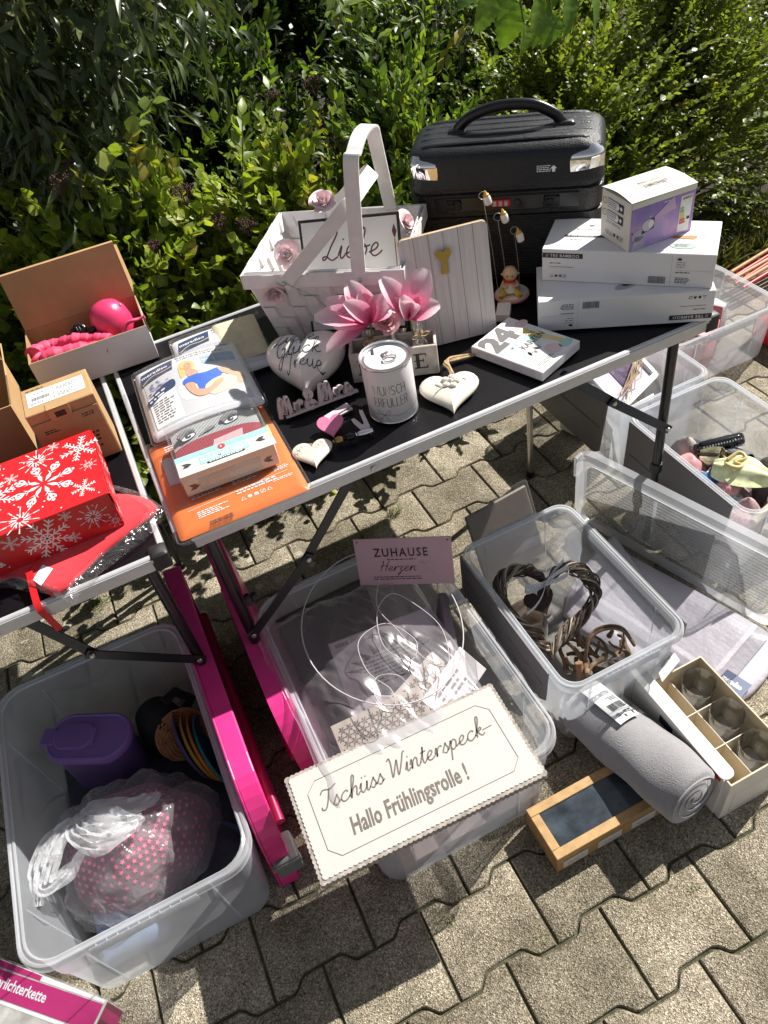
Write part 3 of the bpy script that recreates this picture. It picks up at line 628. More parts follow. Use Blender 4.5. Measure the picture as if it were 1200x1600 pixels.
# ---- black vanity case
def pebble(name, col, rough, sc, st):
    m, n, p, o = nodes(name); c = coord(n); v = n.nodes.new('ShaderNodeTexVoronoi'); v.inputs['Scale'].default_value = sc; n.links.new(c, v.inputs['Vector'])
    p.inputs['Base Color'].default_value = (*col, 1); p.inputs['Roughness'].default_value = rough
    n.links.new(bump(n, v.outputs['Distance'], st, 0.002), p.inputs['Normal']); return m
M_CASE = pebble('textured black shell', (0.005, 0.006, 0.009), 0.40, 420, 0.4)
M_CASEW = pebble('ribbed black shell', (0.006, 0.006, 0.008), 0.42, 200, 0.5)
M_CHROME = pm('chrome', (0.86, 0.86, 0.88), 0.06, 1.0, var=0.02)
M_RED = pm('red plastic', (0.55, 0.02, 0.03), 0.4)
def vanity_case():
    W, D, H = .425, .20, .222
    A = Vector((.70, .57, TT)) + Vector((math.cos(D36), math.sin(D36), 0)) * .07
    M = FZ(A, D36); t = thing('vanity_case', 'black hard-shell vanity case with carry handle and chrome lid corners, behind the figurine', 'case', M)
    def ring(i, z, r=.038): return [(x, y, z) for x, y in rrect(W - 2 * i, D - 2 * i, r, 6, i, i)]
    b = MB(); b.loft([ring(.012, 0, .03), ring(.003, .008), ring(0, .03), ring(0, H - .062)], 0, cap0=True)
    b.loft([ring(0, H - .062), ring(.004, H - .060), ring(.004, H - .054), ring(0, H - .052), ring(0, H - .010), ring(.005, H - .006), ring(.005, H)], 0)
    for k in range(22):                                           # fine moulded ribs across the front
        z = .02 + k * .0065; b.tube([(.045, -.0002, z), (W - .045, -.0002, z)], .0012, 4)
    b.build('shell', M_CASEW, t, smooth=35)
    l = MB(); l.loft([ring(.005, H), ring(-.001, H + .003), ring(-.001, H + .012), ring(.0, H + .014), ring(.0, H + .055), ring(.004, H + .070), ring(.012, H + .080), ring(.026, H + .087), ring(.05, H + .091)], 0, cap1=True)
    for y in (.035, .068, .10, .132, .165):
        q = [(.03, y, H + .0775 + (.008 if .05 < y < .15 else .0)), (.06, y, H + .0875), (W / 2, y, H + .0895), (W - .06, y, H + .0875), (W - .03, y, H + .0775 + (.008 if .05 < y < .15 else 0))]
        l.tube(spline(q, 5), .0085, 8, flat_=.55)
    lid = l.build('lid', M_CASE, t, smooth=50)
    # corner shields
    for s in (0, 1):
        c = MB()
        def sh(u, v):
            a = R_(-90 - 75 * (u * 1.25 - .25)) if s == 0 else R_(-90 + 75 * (u * 1.25 - .25))
            rr = .038 + .0035 * math.sin(math.pi * min(1, max(0, u))) * math.sin(math.pi * v) + .0015; cx0 = .038 if s == 0 else W - .038
            zz = H + .026 + .044 * v; ins = 0 if v < .6 else .012 * ((v - .6) / .4) ** 2
            ex = (.024 if u < .25 else 0) * (1 - u / .25) if u < .25 else 0
            x = cx0 + (rr - ins) * math.cos(a) + (ex if s == 0 else -ex); y = .038 + (rr - ins) * math.sin(a)
            return (x, y, zz + .006 * math.sin(math.pi * u))
        c.grid(sh, 14, 8); c.build('corner_shield', M_CHROME, lid, smooth=60)
    # handle
    h = MB(); hp = spline([(.105, .10, H + .086), (.112, .10, H + .100), (.14, .10, H + .120), (.20, .10, H + .136), (.27, .10, H + .133), (.315, .10, H + .112), (.328, .10, H + .098), (.34, .10, H + .086)], 6)
    h.tube(hp, .0105, 12, flat_=1.15); h.rbox((.085, .082, H + .080), (.125, .118, H + .098), .006); h.rbox((.315, .082, H + .080), (.362, .118, H + .098), .006); h.build('handle', M_BLK, t, smooth=60)
    # latches and number lock
    k = MB(); k.rbox((.06, -.0035, H - .048), (W - .05, .004, H - .014), .002); pl = k.build('lock_plate', M_BLK, t, smooth=30)
    for x in (.085, .30):
        k = MB(); k.rbox((x, -.008, H - .042), (x + .034, -.002, H - .018), .003); k.rbox((x + .005, -.0105, H - .036), (x + .02, -.007, H - .024), .002); k.build('latch', M_CASEW, t, smooth=30)
    k = MB(); k.rbox((.186, -.0075, H - .038), (.228, -.002, H - .022), .0015); nl = k.build('number_lock', M_RED, t, smooth=30)
    k = MB()
    for i in range(3): k.rbox((.190 + i * .0125, -.0088, H - .036), (.1975 + i * .0125, -.006, H - .024), .001)
    k.build('number_wheels', pm('grey wheel', (.45, .44, .43), .4), nl, smooth=30)
    k = MB(); k.lathe([(.001, .003), (.006, .003), (.0075, 0)], 14, 0, FR((.243, -.0035, H - .030), (1, 0, 0), (0, 0, 1)), True); k.build('key_lock', M_BLK, t, smooth=40)
    # printed hint with an arrow on the lid front
    F = FR((0, -.0008, H + .02), (1, 0, 0), (0, 0, 1)); g = MB(); g.lines(.285, .010, .03, .015, 4, F, seed=4, ragged=.2); g.poly([(.317, .010), (.323, .010), (.323, .017), (.327, .017), (.320, .024), (.313, .017), (.317, .017)], 0, F); g.build('printed_hint', WPRINT, lid)
vanity_case()

# ---- white woven basket
M_ROSE = pm('pink fabric petal', (0.90, 0.68, 0.70), 0.7, var=0.12, vs=60, sheen=.3)
M_WIRE = pm('thin steel wire', (0.5, 0.48, 0.46), 0.4, 0.8)
def basket():
    FLc = Vector((.333, .472, 0)); FRc = Vector((.612, .269, 0)); u = (FRc - FLc); W = u.length; ang = math.atan2(u.y, u.x); D = .285; H = .20
    M = FZ((FLc.x, FLc.y, TT), ang); t = thing('woven_basket', 'white woven chip-wood basket with two swing handles, holding an enamel sign', 'basket', M); I = .038
    def wall(side, v):                                            # corner points of a wall at height fraction v
        i = I * (1 - v)
        c = [(i, i), (W - i, i), (W - i, D - i), (i, D - i)]; a, b = c[side], c[(side + 1) % 4]; return Vector((*a, H * v)), Vector((*b, H * v))
    mb = MB(); rows = 7
    for side in range(4):
        n = 9 if side % 2 == 0 else 7
        for r in range(rows):
            v0, v1 = (r + .0) / rows, (r + .985) / rows; N = n * 6; a0, b0 = wall(side, v0); a1, b1 = wall(side, v1); out = Vector(((b0 - a0).y, -(b0 - a0).x, 0)).normalized()
            ra, rb = [], []
            for k in range(N + 1):
                f = k / N; s = math.sin(f * n * math.pi + (math.pi / 2 if 0 else 0)) * (1 if r % 2 else -1); s = max(-1, min(1, s * 2.6)) * .0055
                ra.append(a0.lerp(b0, f) + out * s); rb.append(a1.lerp(b1, f) + out * (s + .0006))
            inn = out * -.0012
            mb.loft([[x for x in ra], [x for x in rb]], 0, closed=False); mb.loft([[x + inn for x in rb], [x + inn for x in ra]], 0, closed=False)
            mb.loft([rb, [x + inn for x in rb]], 0, closed=False); mb.loft([[x + inn for x in ra], ra], 0, closed=False)
        for k in range(n + 1):                                    # upright staves
            f = (k + .5) / n
            if f > 1: continue
            lo_a, lo_b = wall(side, .02); hi_a, hi_b = wall(side, .99); d = (lo_b - lo_a).normalized()
            mb.ribbon([lo_a.lerp(lo_b, f), hi_a.lerp(hi_b, f)], d * .037, .0012)
    mb.build('woven_walls', M_WWOOD, t)
    b = MB(); b.box((I + .002, I + .002, .002), (W - I - .002, D - I - .002, .006)); b.build('bottom', M_WWOOD, t)
    r = MB()
    for off, zt, zb in ((-.004, H + .002, H - .034), (.0035, H + .0035, H - .028)):
        for a, c in (((-off if off < 0 else off, 0), None),): pass
    def band(o, zb, zt, th):
        x0, y0, x1, y1 = -o, -o, W + o, D + o
        r.rbox((x0, y0 - th, zb), (x1, y0, zt), .001); r.rbox((x0, y1, zb), (x1, y1 + th, zt), .001); r.rbox((x0 - th, y0 - th, zb), (x0, y1 + th, zt), .001); r.rbox((x1, y0 - th, zb), (x1 + th, y1 + th, zt), .001)
    band(.001, H - .032, H + .001, .0035); band(-.0065, H - .026, H + .003, .003); r.build('rim', M_WWOOD, t, smooth=30)
    for pth, al in (([(.254, -.006, H - .022), (.275, .002, .40), (.281, .02, .424), (.286, .06, .440), (.289, .11, .437), (.287, .15, .420), (.283, .175, .385), (.267, D + .006, H - .022)], .12),
                    ([(.090, -.010, H - .022), (.240, .004, .318), (.262, .02, .336), (.278, .06, .350), (.283, .11, .349), (.272, .15, .338), (.25, .18, .318), (.10, D + .010, H - .022)], .85)):
        q = spline(pth, 6); h = MB(); h.ribbon(q, Vector((math.cos(al), 0, -math.sin(al))) * .029, .0045)
        hd = h.build('handle', M_WWOOD, t, smooth=50)
        v = MB(); v.lathe([(.001, .003), (.004, .002), (.0048, 0)], 12, 0, FR((pth[0][0] + .003, -.0135 if al > .5 else -.0095, H - .016), (1, 0, 0), (0, 0, 1)), True); v.build('rivet', M_STEEL, hd, smooth=60)
    return M, W, D, H
BM, BW, BD, BH = basket()
# enamel sign inside the basket
CURS = dict(
    a=([[(.85, .85), (.5, 1.0), (.12, .7), (.08, .25), (.35, 0), (.7, .3), (.88, .95), (.82, .3), (.95, .02), (1.2, .25)]], 1.15),
    b=([[(0, .2), (.35, 1.0), (.55, 1.9), (.4, 2.2), (.28, 1.8), (.22, .5), (.4, 0), (.75, .25), (.8, .7), (.55, .95), (.6, .75), (1.1, .85)]], 1.05),
    c=([[(.85, .8), (.6, 1.0), (.2, .75), (.1, .3), (.4, 0), (.75, .1), (1.05, .35)]], .98),
    e=([[(0, .3), (.5, .5), (.7, .8), (.5, 1.0), (.2, .7), (.2, .2), (.5, 0), (.85, .15), (1.1, .4)]], 1.02),
    f=([[(0, .3), (.5, 1.4), (.65, 2.0), (.5, 2.2), (.4, 1.7), (.3, 0), (.22, -.8)], [(.1, .9), (.8, 1.0)]], .8),
    g=([[(.85, .85), (.5, 1.0), (.12, .7), (.1, .25), (.4, 0), (.75, .3), (.9, .95), (.8, -.3), (.5, -1.0), (.15, -.75), (.6, -.2), (1.2, .25)]], 1.1),
    h=([[(0, .2), (.45, 1.2), (.6, 2.0), (.45, 2.2), (.33, 1.8), (.2, 0), (.4, .7), (.7, 1.0), (.85, .75), (.8, .2), (.95, 0), (1.2, .25)]], 1.15),
    i=([[(0, .2), (.25, .95), (.2, .2), (.35, 0), (.6, .25)], [(.32, 1.4), (.36, 1.5)]], .55),
    k=([[(0, .2), (.45, 1.3), (.6, 2.0), (.45, 2.2), (.33, 1.8), (.2, 0)], [(.22, .5), (.6, .95), (.75, .75), (.4, .5), (.75, .05), (1.1, .2)]], 1.05),
    l=([[(0, .2), (.45, 1.2), (.6, 1.95), (.45, 2.2), (.3, 1.7), (.25, .3), (.45, 0), (.7, .25)]], .65),
    n=([[(0, .5), (.2, .98), (.18, 0), (.35, .7), (.65, 1.0), (.8, .75), (.78, .2), (.95, 0), (1.2, .25)]], 1.15),
    o=([[(.6, .95), (.25, .85), (.08, .4), (.35, 0), (.75, .2), (.85, .7), (.6, .98), (.75, .8), (1.1, .85)]], 1.05),
    p=([[(0, .4), (.25, 1.0), (.18, 0), (.08, -1.0)], [(.2, .6), (.5, 1.0), (.8, .8), (.75, .25), (.45, 0), (.22, .2)], [(.75, .15), (1.1, .3)]], 1.05),
    r=([[(0, .4), (.2, .95), (.18, 0), (.3, .65), (.6, .98), (.85, .85)]], .85),
    s=([[(0, .15), (.4, 1.0), (.45, .85), (.65, .4), (.45, 0), (.15, .12)], [(.6, .15), (.85, .35)]], .8),
    t=([[(0, .2), (.35, 1.2), (.42, 1.7), (.3, .5), (.45, 0), (.75, .25)], [(.1, 1.15), (.7, 1.2)]], .7),
    u=([[(0, .5), (.2, .98), (.15, .3), (.4, 0), (.75, .4), (.85, .98), (.82, .2), (.98, 0), (1.2, .25)]], 1.15),
    w=([[(0, .6), (.15, .95), (.2, .1), (.5, .8), (.7, .1), (1.0, 1.0)]], 1.0),
    T=([[(-.2, 1.7), (.1, 2.05), (.9, 1.9), (1.5, 2.2)], [(.75, 1.95), (.6, .8), (.35, .1), (0, .1), (-.1, .4)]], 1.15),
    W=([[(-.1, 1.9), (.15, 2.1), (.3, 1.5), (.4, .05), (.8, 1.2), (.98, 1.6), (1.05, .05), (1.5, 1.2), (1.75, 2.1), (1.95, 2.2)]], 1.85),
    L=([[(.5, 1.7), (.9, 2.2), (1.05, 1.9), (.6, .9), (.3, .1), (.05, -.05), (0, .15), (.3, .2), (.8, -.1), (1.3, .15)]], 1.3),
    G=([[(1.2, 1.8), (.9, 2.2), (.4, 1.9), (.1, 1.0), (.3, .2), (.8, .2), (1.1, .9), (.7, .9), (1.15, 1.0), (1.05, 0), (.6, -.7), (.3, -.4), (1.4, .3)]], 1.35),
    M=([[(0, 0), (.2, 1.2), (.45, 1.9), (.5, 1.2), (.5, .4), (.8, 1.4), (1.05, 1.9), (1.1, 1.0), (1.1, .1), (1.3, .1)]], 1.35))
CURS['H'] = ([[(.15, 1.9), (.3, 2.1), (.3, 1.2), (.15, 0)], [(1.25, 2.15), (1.05, 1.2), (1.0, .2), (1.2, .05)], [(-.05, .95), (.5, 1.2), (1.1, 1.0), (1.3, 1.15)]], 1.4); CURS['z'] = ([[(.05, .8), (.4, 1.0), (.55, .75), (.2, .3), (.5, .15), (.45, -.5), (.15, -.9), (.1, -.6), (.9, .2)]], .85)
CURS['d'] = ([[(.85, .85), (.5, 1.0), (.12, .7), (.08, .25), (.35, 0), (.7, .3), (1.05, 2.1), (.85, .4), (.95, .02), (1.2, .25)]], 1.15)
def cursive(mb, body, x, y, xh, M, wd=.002, slant=.25, m=0, sx=1.0, z=0.0, gap=.7):
    for ch in body:
        if ch == ' ': x += gap * xh; continue
        um = {'ü': 'u', 'ö': 'o', 'ä': 'a'}.get(ch); g, adv = CURS[um or ch]; g = list(g)
        if um: g += [[(.3, 1.45), (.34, 1.55)], [(.7, 1.45), (.74, 1.55)]]
        for st in g: mb.stroke([(x + (p[0] + slant * p[1]) * xh * sx, y + p[1] * xh) for p in st], wd, m, M, 6, z)
        x += adv * xh * sx
    return x
M_ENAMEL = pm('white enamel', (0.74, 0.73, 0.71), 0.3, var=0.03); M_PLUM = pm('plum lettering', (0.12, 0.025, 0.05), 0.5)
def rusty_frame(name): return pm(name, (0.02, 0.017, 0.017), .6, var=.6, vs=60)
u = BM.to_3x3() @ Vector((1, 0, 0)); dn = BM.to_3x3() @ Vector((0, 1, 0))
tl = PV(465, 345, BM @ Vector((0, .105, 0)), dn); tr = PV(623, 330, BM @ Vector((0, .105, 0)), dn)
Xs = (tr - tl); Ys = Vector((0, 0, 1)) + dn * .42; F = FR(tl, Xs, Ys); WS = Xs.length; HS = .235
F = F @ Matrix.Translation((0, -HS, 0))
b = MB(); b.rbox((0, 0, -.002), (WS, HS, 0), .0008); sg = b.build('enamel_sign', rusty_frame('dark sign edge'), M=F, label='white enamel sign with a dark edge reading Liebe, standing in the white basket', cat='sign')
b = MB(); b.box((.006, .006, .0003), (WS - .006, HS - .006, .0006)); b.build('sign_face', M_ENAMEL, sg)
b = MB(); cursive(b, 'Liebe', .046, HS - .082, .026, Matrix.Translation((0, 0, .001)), .0032, .2, 0, 1.0); cursive(b, 'lo', .116, HS - .036, .014, Matrix.Translation((0, 0, .0013)), .0026, .2, 0)
b.stroke([(.208, .02), (.207, HS - .05)], .0016, 0, Matrix.Translation((0, 0, .001))); b.poly([(.207, HS - .022), (.212, HS - .036), (.2085, HS - .048), (.2055, HS - .048), (.202, HS - .036)], 0, z=.001)
for k in range(4): b.poly([(.2075, .035 + k * .006), (.213, .041 + k * .006), (.2075, .038 + k * .006), (.202, .041 + k * .006)], 0, z=.001)
b.text('ht', .150, HS - .128, .012, sx=.9, bold=.01, z=.001); b.build('lettering', M_PLUM, sg)
# fabric roses round the basket
def rose(P0, ax, R0, lab, seed, mat=M_ROSE, stem=None, name='fabric_rose', group='pink fabric roses on the basket'):
    r = random.Random(seed); F = FR(P0, Vector(ax).orthogonal(), Vector(ax).cross(Vector(ax).orthogonal())); t = thing(name, lab, 'rose', Matrix.Translation(P0), group); mb = MB()
    for k in range(13):
        rr = R0 * (.22 + .78 * (k / 12) ** .8); a0 = k * 2.4 + r.uniform(-.2, .2); h = R0 * (1.15 - .45 * k / 12); op = .1 + .75 * (k / 12) ** 1.5
        def fn(u_, v_, rr=rr, a0=a0, h=h, op=op):
            a = a0 + (u_ - .5) * 2.5 * (1 - .25 * v_ ** 3); q = rr * (.35 + .65 * v_ ** .6) * (1 + op * v_ ** 3 * .5); z = h * (v_ - op * .45 * v_ ** 3) * (1 - .18 * (2 * u_ - 1) ** 4)
            return (q * math.cos(a), q * math.sin(a), z - R0 * .5)
        mb.grid(fn, 7, 5, 0, F)
    mb.build('petals', mat, t, smooth=120, world=True)
    g = MB(); g.tube([P0 - F.col[2].xyz * R0 * .5, P0 - F.col[2].xyz * R0 * 1.2 + Vector((0, 0, -.012)), P0 + Vector((.005, .004, -R0 * 2.2))], .0009, 5); g.build('wire', M_WIRE, t, world=True)
bp = lambda px, py, v: PV(px, py, BM @ Vector((0, v, 0)), dn)
rose(bp(503, 312, .03), (-.2, -.4, 1), .021, 'pink fabric rose wired to the upper left basket handle', 1)
rose(bp(448, 398, .10), (-.3, -.7, .5), .024, 'pink fabric rose inside the basket, left of the enamel sign', 2)
rose(bp(428, 462, -.012), (-.3, -1, -.35), .021, 'pink fabric rose hanging outside the basket front, below the left handle hinge', 3)
rose(bp(636, 345, .20), (.5, -.6, .5), .020, 'pink fabric rose inside the basket, right of the enamel sign', 4)
s = MB(); g = [bp(x, y, -.012) for x, y in ((447, 443), (465, 452), (490, 462), (505, 475), (520, 478))]; s.tube(spline(g, 5), .0008, 5)
tag(s.build('wire_garland', M_WIRE, smooth=60, label='thin twisted wire of the rose garland lying across the basket front', cat='wire'))

# ---- plank memo board with gold heart clip
def plank_mat():
    m, n, p, o = nodes('whitewashed planks'); c = coord(n); L = n.links
    mp = n.nodes.new('ShaderNodeMapping'); mp.inputs['Scale'].default_value = (60, 3, 3); L.new(c, mp.inputs[0]); t = noise(n, mp.outputs[0], 2.0, 6, .65)
    L.new(ramp(n, t.outputs[0], [(.3, (.62, .56, .55)), (.5, (.74, .69, .68)), (.75, (.80, .76, .75))]), p.inputs['Base Color']); p.inputs['Roughness'].default_value = .6
    L.new(bump(n, t.outputs[0], .25, .001), p.inputs['Normal']); return m
TLb, TRb, BRb = Vector((.628, .298, .943)), Vector((.808, .254, .946)), Vector((.80, .233, .7005))
F = FR(TLb + (BRb - TRb), TRb - TLb, TRb - BRb); Wb = (TRb - TLb).length; Hb = (TRb - BRb).length
o_ = rrect(Wb, Hb, .012, 5); b = MB(); nW = 6
b.prism(o_, -.006, 0)
bo = b.build('memo_board', pm('board edge plywood', (.55, .36, .16), .6), M=F, label='whitewashed plank memo board with a gold heart clip, leaning against the basket', cat='board')
b = MB()
for k in range(nW):
    x0, x1 = Wb * k / nW + (.0006 if k else 0), Wb * (k + 1) / nW - .0006
    pts = [(max(x0, min(x1, x)), y) for x, y in o_ if x0 - 1e-6 <= x <= x1 + 1e-6]
    lo_y = 0; b.prism([(x0, .012 if k == 0 else 0), (x0 + (.004 if k == 0 else 0), .0035 if k == 0 else 0), (x0 + .012, 0), (x1 - .012, 0), (x1 - (.004 if k == nW - 1 else 0), .0035 if k == nW - 1 else 0), (x1, .012 if k == nW - 1 else 0), (x1, Hb - (.012 if k == nW - 1 else 0)), (x1 - (.004 if k == nW - 1 else 0), Hb - (.0035 if k == nW - 1 else 0)), (x1 - .012, Hb), (x0 + .012, Hb), (x0 + (.004 if k == 0 else 0), Hb - (.0035 if k == 0 else 0)), (x0, Hb - (.012 if k == 0 else 0))], .0002, .0016)
b.build('planks', plank_mat(), bo)
def heart2(n=28):
    q = []
    for k in range(n):
        t_ = 2 * math.pi * k / n; q.append((-16 * math.sin(t_) ** 3 / 32, (13 * math.cos(t_) - 5 * math.cos(2 * t_) - 2 * math.cos(3 * t_) - math.cos(4 * t_)) / 32))
    return q
def sc2(q, s, x=0, y=0, a=0.0, sy=None):
    c, d = math.cos(a) * s, math.sin(a) * s; k = (sy or s) / s; return [(x + u_ * c - v_ * k * d, y + u_ * d + v_ * k * c) for u_, v_ in q]
g = MB(); g.prism(sc2(heart2(), .034, .088, Hb - .048), .006, .009); g.prism([(.081, Hb - .085), (.095, Hb - .085), (.094, Hb - .055), (.082, Hb - .055)], .006, .0085); g.rbox((.08, Hb - .088, .0018), (.096, Hb - .078, .007), .001); g.build('heart_clip', pm('brushed gold', (.75, .55, .16), .3, 1.0), bo, smooth=30)

# ---- flat white card standing behind the board
A = Vector((.815, .262, TT)); F = FZ(A, R_(-36)); b = MB(); b.rbox((0, 0, 0.001), (.03, .05, .02), .001); b.build('white_carton', M_WCARD, M=F, label='small plain white carton lying behind the memo board, beside the black case', cat='carton')

# ---- LOVE crate with two bottles
M_GREYW = pm('grey washed wood', (.50, .45, .41), .7, var=.25, vs=35, bs=.3, bsc=60)
CA = P(687, 583, TT); CL = Vector((.458, .246, TT)); cdv = (CA - CL); CLn = cdv.length; Mc = FR(CL, cdv, Vector((0, 0, 1)).cross(cdv)); CD, CH = .062, .070
t = thing('wooden_crate', 'small grey-washed wooden crate lettered LOVE, half hidden behind the white can', 'crate', Mc)
for nm, a, c in (('board', (0, 0, 0), (CLn, .006, CH)), ('board', (0, CD - .006, 0), (CLn, CD, CH)), ('board', (0, .0062, 0), (.006, CD - .0062, CH)), ('board', (CLn - .006, .0062, 0), (CLn, CD - .0062, CH)), ('bottom', (.0062, .0062, 0.001), (CLn - .0062, CD - .0062, .006))):
    b = MB(); b.rbox(a, c, .0012); b.build(nm, M_GREYW, t, smooth=30)
b = MB(); F = FR((0, -.0006, 0), (1, 0, 0), (0, 0, 1)); y0, hh = .018, .036
def serif(kind, x):
    th, tn = .0075, .0028
    if kind == 'L': b.poly([(x + .004, y0), (x + .004 + th, y0), (x + .004 + th, y0 + hh), (x + .004, y0 + hh)], 0, F); b.poly([(x, y0), (x + .028, y0), (x + .028, y0 + .010), (x + .024, y0 + .003), (x, y0 + .003)], 0, F); b.poly([(x, y0 + hh - .002), (x + .015, y0 + hh - .002), (x + .015, y0 + hh), (x, y0 + hh)], 0, F)
    if kind == 'V':
        b.poly([(x + .003, y0 + hh), (x + .012, y0 + hh), (x + .021, y0 + .008), (x + .018, y0)], 0, F); b.poly([(x + .018, y0), (x + .0215, y0 + .005), (x + .031, y0 + hh), (x + .028, y0 + hh)], 0, F)
        for q in (x - .001, x + .022): b.poly([(q, y0 + hh - .0018), (q + .015, y0 + hh - .0018), (q + .015, y0 + hh), (q, y0 + hh)], 0, F)
    if kind == 'E':
        b.poly([(x + .004, y0), (x + .004 + th, y0), (x + .004 + th, y0 + hh), (x + .004, y0 + hh)], 0, F)
        for v, e in ((y0, .028), (y0 + hh * .48, .02), (y0 + hh - .003, .026)): b.poly([(x, v), (x + e, v), (x + e, v + .003), (x, v + .003)], 0, F)
        b.poly([(x + .028, y0), (x + .028, y0 + .011), (x + .024, y0)], 0, F); b.poly([(x + .026, y0 + hh), (x + .026, y0 + hh - .010), (x + .022, y0 + hh)], 0, F); b.poly([(x + .02, y0 + hh * .33), (x + .02, y0 + hh * .7), (x + .017, y0 + hh * .52)], 0, F)
    if kind == 'O':
        n = 24; b.loft([[(x + .017 + .017 * math.cos(6.283 * k / n), y0 + hh / 2 + hh * .52 * math.sin(6.283 * k / n), 0) for k in range(n)], [(x + .017 + .0095 * math.cos(6.283 * k / n), y0 + hh / 2 + hh * .44 * math.sin(6.283 * k / n), 0) for k in range(n)]], 0, F)
for k, ch in enumerate('LOVE'): serif(ch, CLn - .168 + k * .0395)
b.build('lettering', INK, t)
M_GLASS = clear('clear glass', (.92, .95, .94), haze=.015, edge=.28, rough=.04, gloss=1.7, tcol=(.985, .99, .988))
M_TWINE = pm('jute twine', (.42, .30, .16), .9, var=.3, vs=120, bs=.6, bsc=200)
BPOS = []
for k, (x, lab) in enumerate(((.045, 'small round glass bottle in the LOVE crate, holding the left magnolia'), (CLn - .036, 'small round glass bottle with a twine bow in the LOVE crate, holding the right magnolia'), (CLn * .52, 'small round glass bottle in the middle of the LOVE crate, holding the small rose'))):
    q = Mc @ Vector((x, CD / 2, .0065)); BPOS.append(q); t = thing('glass_bottle', lab, 'bottle', Matrix.Translation(q), 'glass bottles in the LOVE crate'); b = MB()
    b.lathe([(.0, .001), (.016, .0), (.0235, .012), (.0245, .035), (.021, .052), (.012, .064), (.0095, .072), (.0095, .085), (.0125, .088), (.0125, .094), (.0105, .094), (.0082, .086), (.0082, .072), (.011, .063), (.0195, .051), (.0228, .035), (.022, .013), (.015, .003)], 24); b.build('glass', M_GLASS, t, smooth=60)
    if k < 2:
        c = MB(); c.tube([(.0102 * math.cos(a * .7), .0102 * math.sin(a * .7), .074 + .0004 * a) for a in range(19)], .0012, 6)
        for s in (-1, 1): c.tube(spline([(0, -.0105, .077), (s * .012, -.016, .084), (s * .02, -.014, .078), (s * .01, -.013, .073), (0, -.0105, .077)], 5), .0011, 6); c.tube(spline([(0, -.0105, .077), (s * .008, -.015, .066), (s * .012, -.014, .055)], 5), .0011, 6)
        c.build('twine_bow', M_TWINE, t, smooth=60)
# ---- magnolias and little rose
def petal_mat(name, base, mid, tip):
    m, n, p, o = nodes(name); L = n.links; a = n.nodes.new('ShaderNodeAttribute'); a.attribute_name = 'along'
    c = coord(n); t = noise(n, c, 120, 3)
    f = math_(n, 'ADD', a.outputs['Fac'], math_(n, 'MULTIPLY', math_(n, 'SUBTRACT', t.outputs[0], .5), .25))
    col = ramp(n, f, [(0.0, base), (0.45, mid), (0.95, tip)]); L.new(col, p.inputs['Base Color']); p.inputs['Roughness'].default_value = .6
    tl_ = n.nodes.new('ShaderNodeBsdfTranslucent'); L.new(col, tl_.inputs[0]); mx = n.nodes.new('ShaderNodeMixShader'); mx.inputs[0].default_value = .35; L.new(p.outputs[0], mx.inputs[1]); L.new(tl_.outputs[0], mx.inputs[2]); L.new(mx.outputs[0], o.inputs[0]); return m
M_MAG = petal_mat('magnolia petal', (.66, .045, .20), (.88, .29, .46), (.93, .76, .80))
def petal(B, T_, W, cup, N, parent, lift=0.0):
    B, T_ = Vector(B), Vector(T_); ax = T_ - B; L = ax.length; F = FR(B, ax, Vector(N).cross(ax)); mb = MB(); al = []; nu, nv = 10, 9
    def fn(u_, v_):
        al.append(v_); s = 2 * u_ - 1; w_ = W * (math.sin(math.pi * min(1, .07 + .88 * v_ ** 1.15)) ** .62) * .62
        return (v_ * L, s * w_, cup * L * math.sin(math.pi * v_ * .9) * .6 - lift * L * v_ * v_ + (s * s) * w_ * .55 + .0012 * math.sin(s * 16))
    mb.grid(fn, nu, nv, 0, F); ob = mb.build('petal', M_MAG, parent, smooth=120, world=True)
    at = ob.data.attributes.new('along', 'FLOAT', 'POINT'); at.data.foreach_set('value', al); return ob
vd = ray(600, 480).normalized()
def magnolia(base_px, depth_pt, petals, lab, bottle):
    Bp = PV(*base_px, depth_pt, vd); t = thing('magnolia', lab, 'flower', Matrix.Translation(Bp), 'pink magnolias in the crate')
    for px, py, dz, W, cup, lift in petals:
        T_ = Bp.lerp(PV(px, py, depth_pt, vd) - vd * dz, .92); petal(Bp, T_, W * .92, cup, -vd + Vector((0, 0, .35)), t, lift)
    s = MB(); s.tube(spline([Bp, Bp + (bottle - Bp) * .3 + Vector((0, 0, -.01)), bottle + Vector((0, 0, .075)), bottle + Vector((.004, 0, .012))], 5), .0022, 6); s.build('stem', M_GSTEM, t, smooth=60, world=True)
b1 = BPOS[0] + Vector((0.01, -.01, .115)); b2 = BPOS[1] + Vector((0, -.01, .125))
magnolia((578, 500), b1, ((540, 436, .00, .042, .25, .0), (566, 447, .012, .036, .2, .0), (505, 466, .018, .038, .2, .15), (490, 492, .035, .040, .22, .25), (534, 470, .04, .034, .3, .0), (612, 458, .022, .040, .25, .15), (505, 545, .03, .030, .1, .35), (615, 480, -.01, .03, .2, .1), (520, 508, .03, .032, .2, .2)), 'pink magnolia with a drooping lower petal, left of the dusty pink rose', BPOS[0])
magnolia((640, 492), b2, ((592, 430, .005, .038, .22, .1), (668, 414, .01, .052, .3, -.05), (622, 470, .04, .034, .3, .0), (684, 474, .03, .042, .2, .3), (640, 440, -.01, .036, .2, .0), (655, 478, .045, .03, .25, .1), (606, 468, .02, .032, .2, .2), (625, 458, .03, .03, .3, .0)), 'pink magnolia with a tall upright petal, right of the dusty pink rose', BPOS[1])
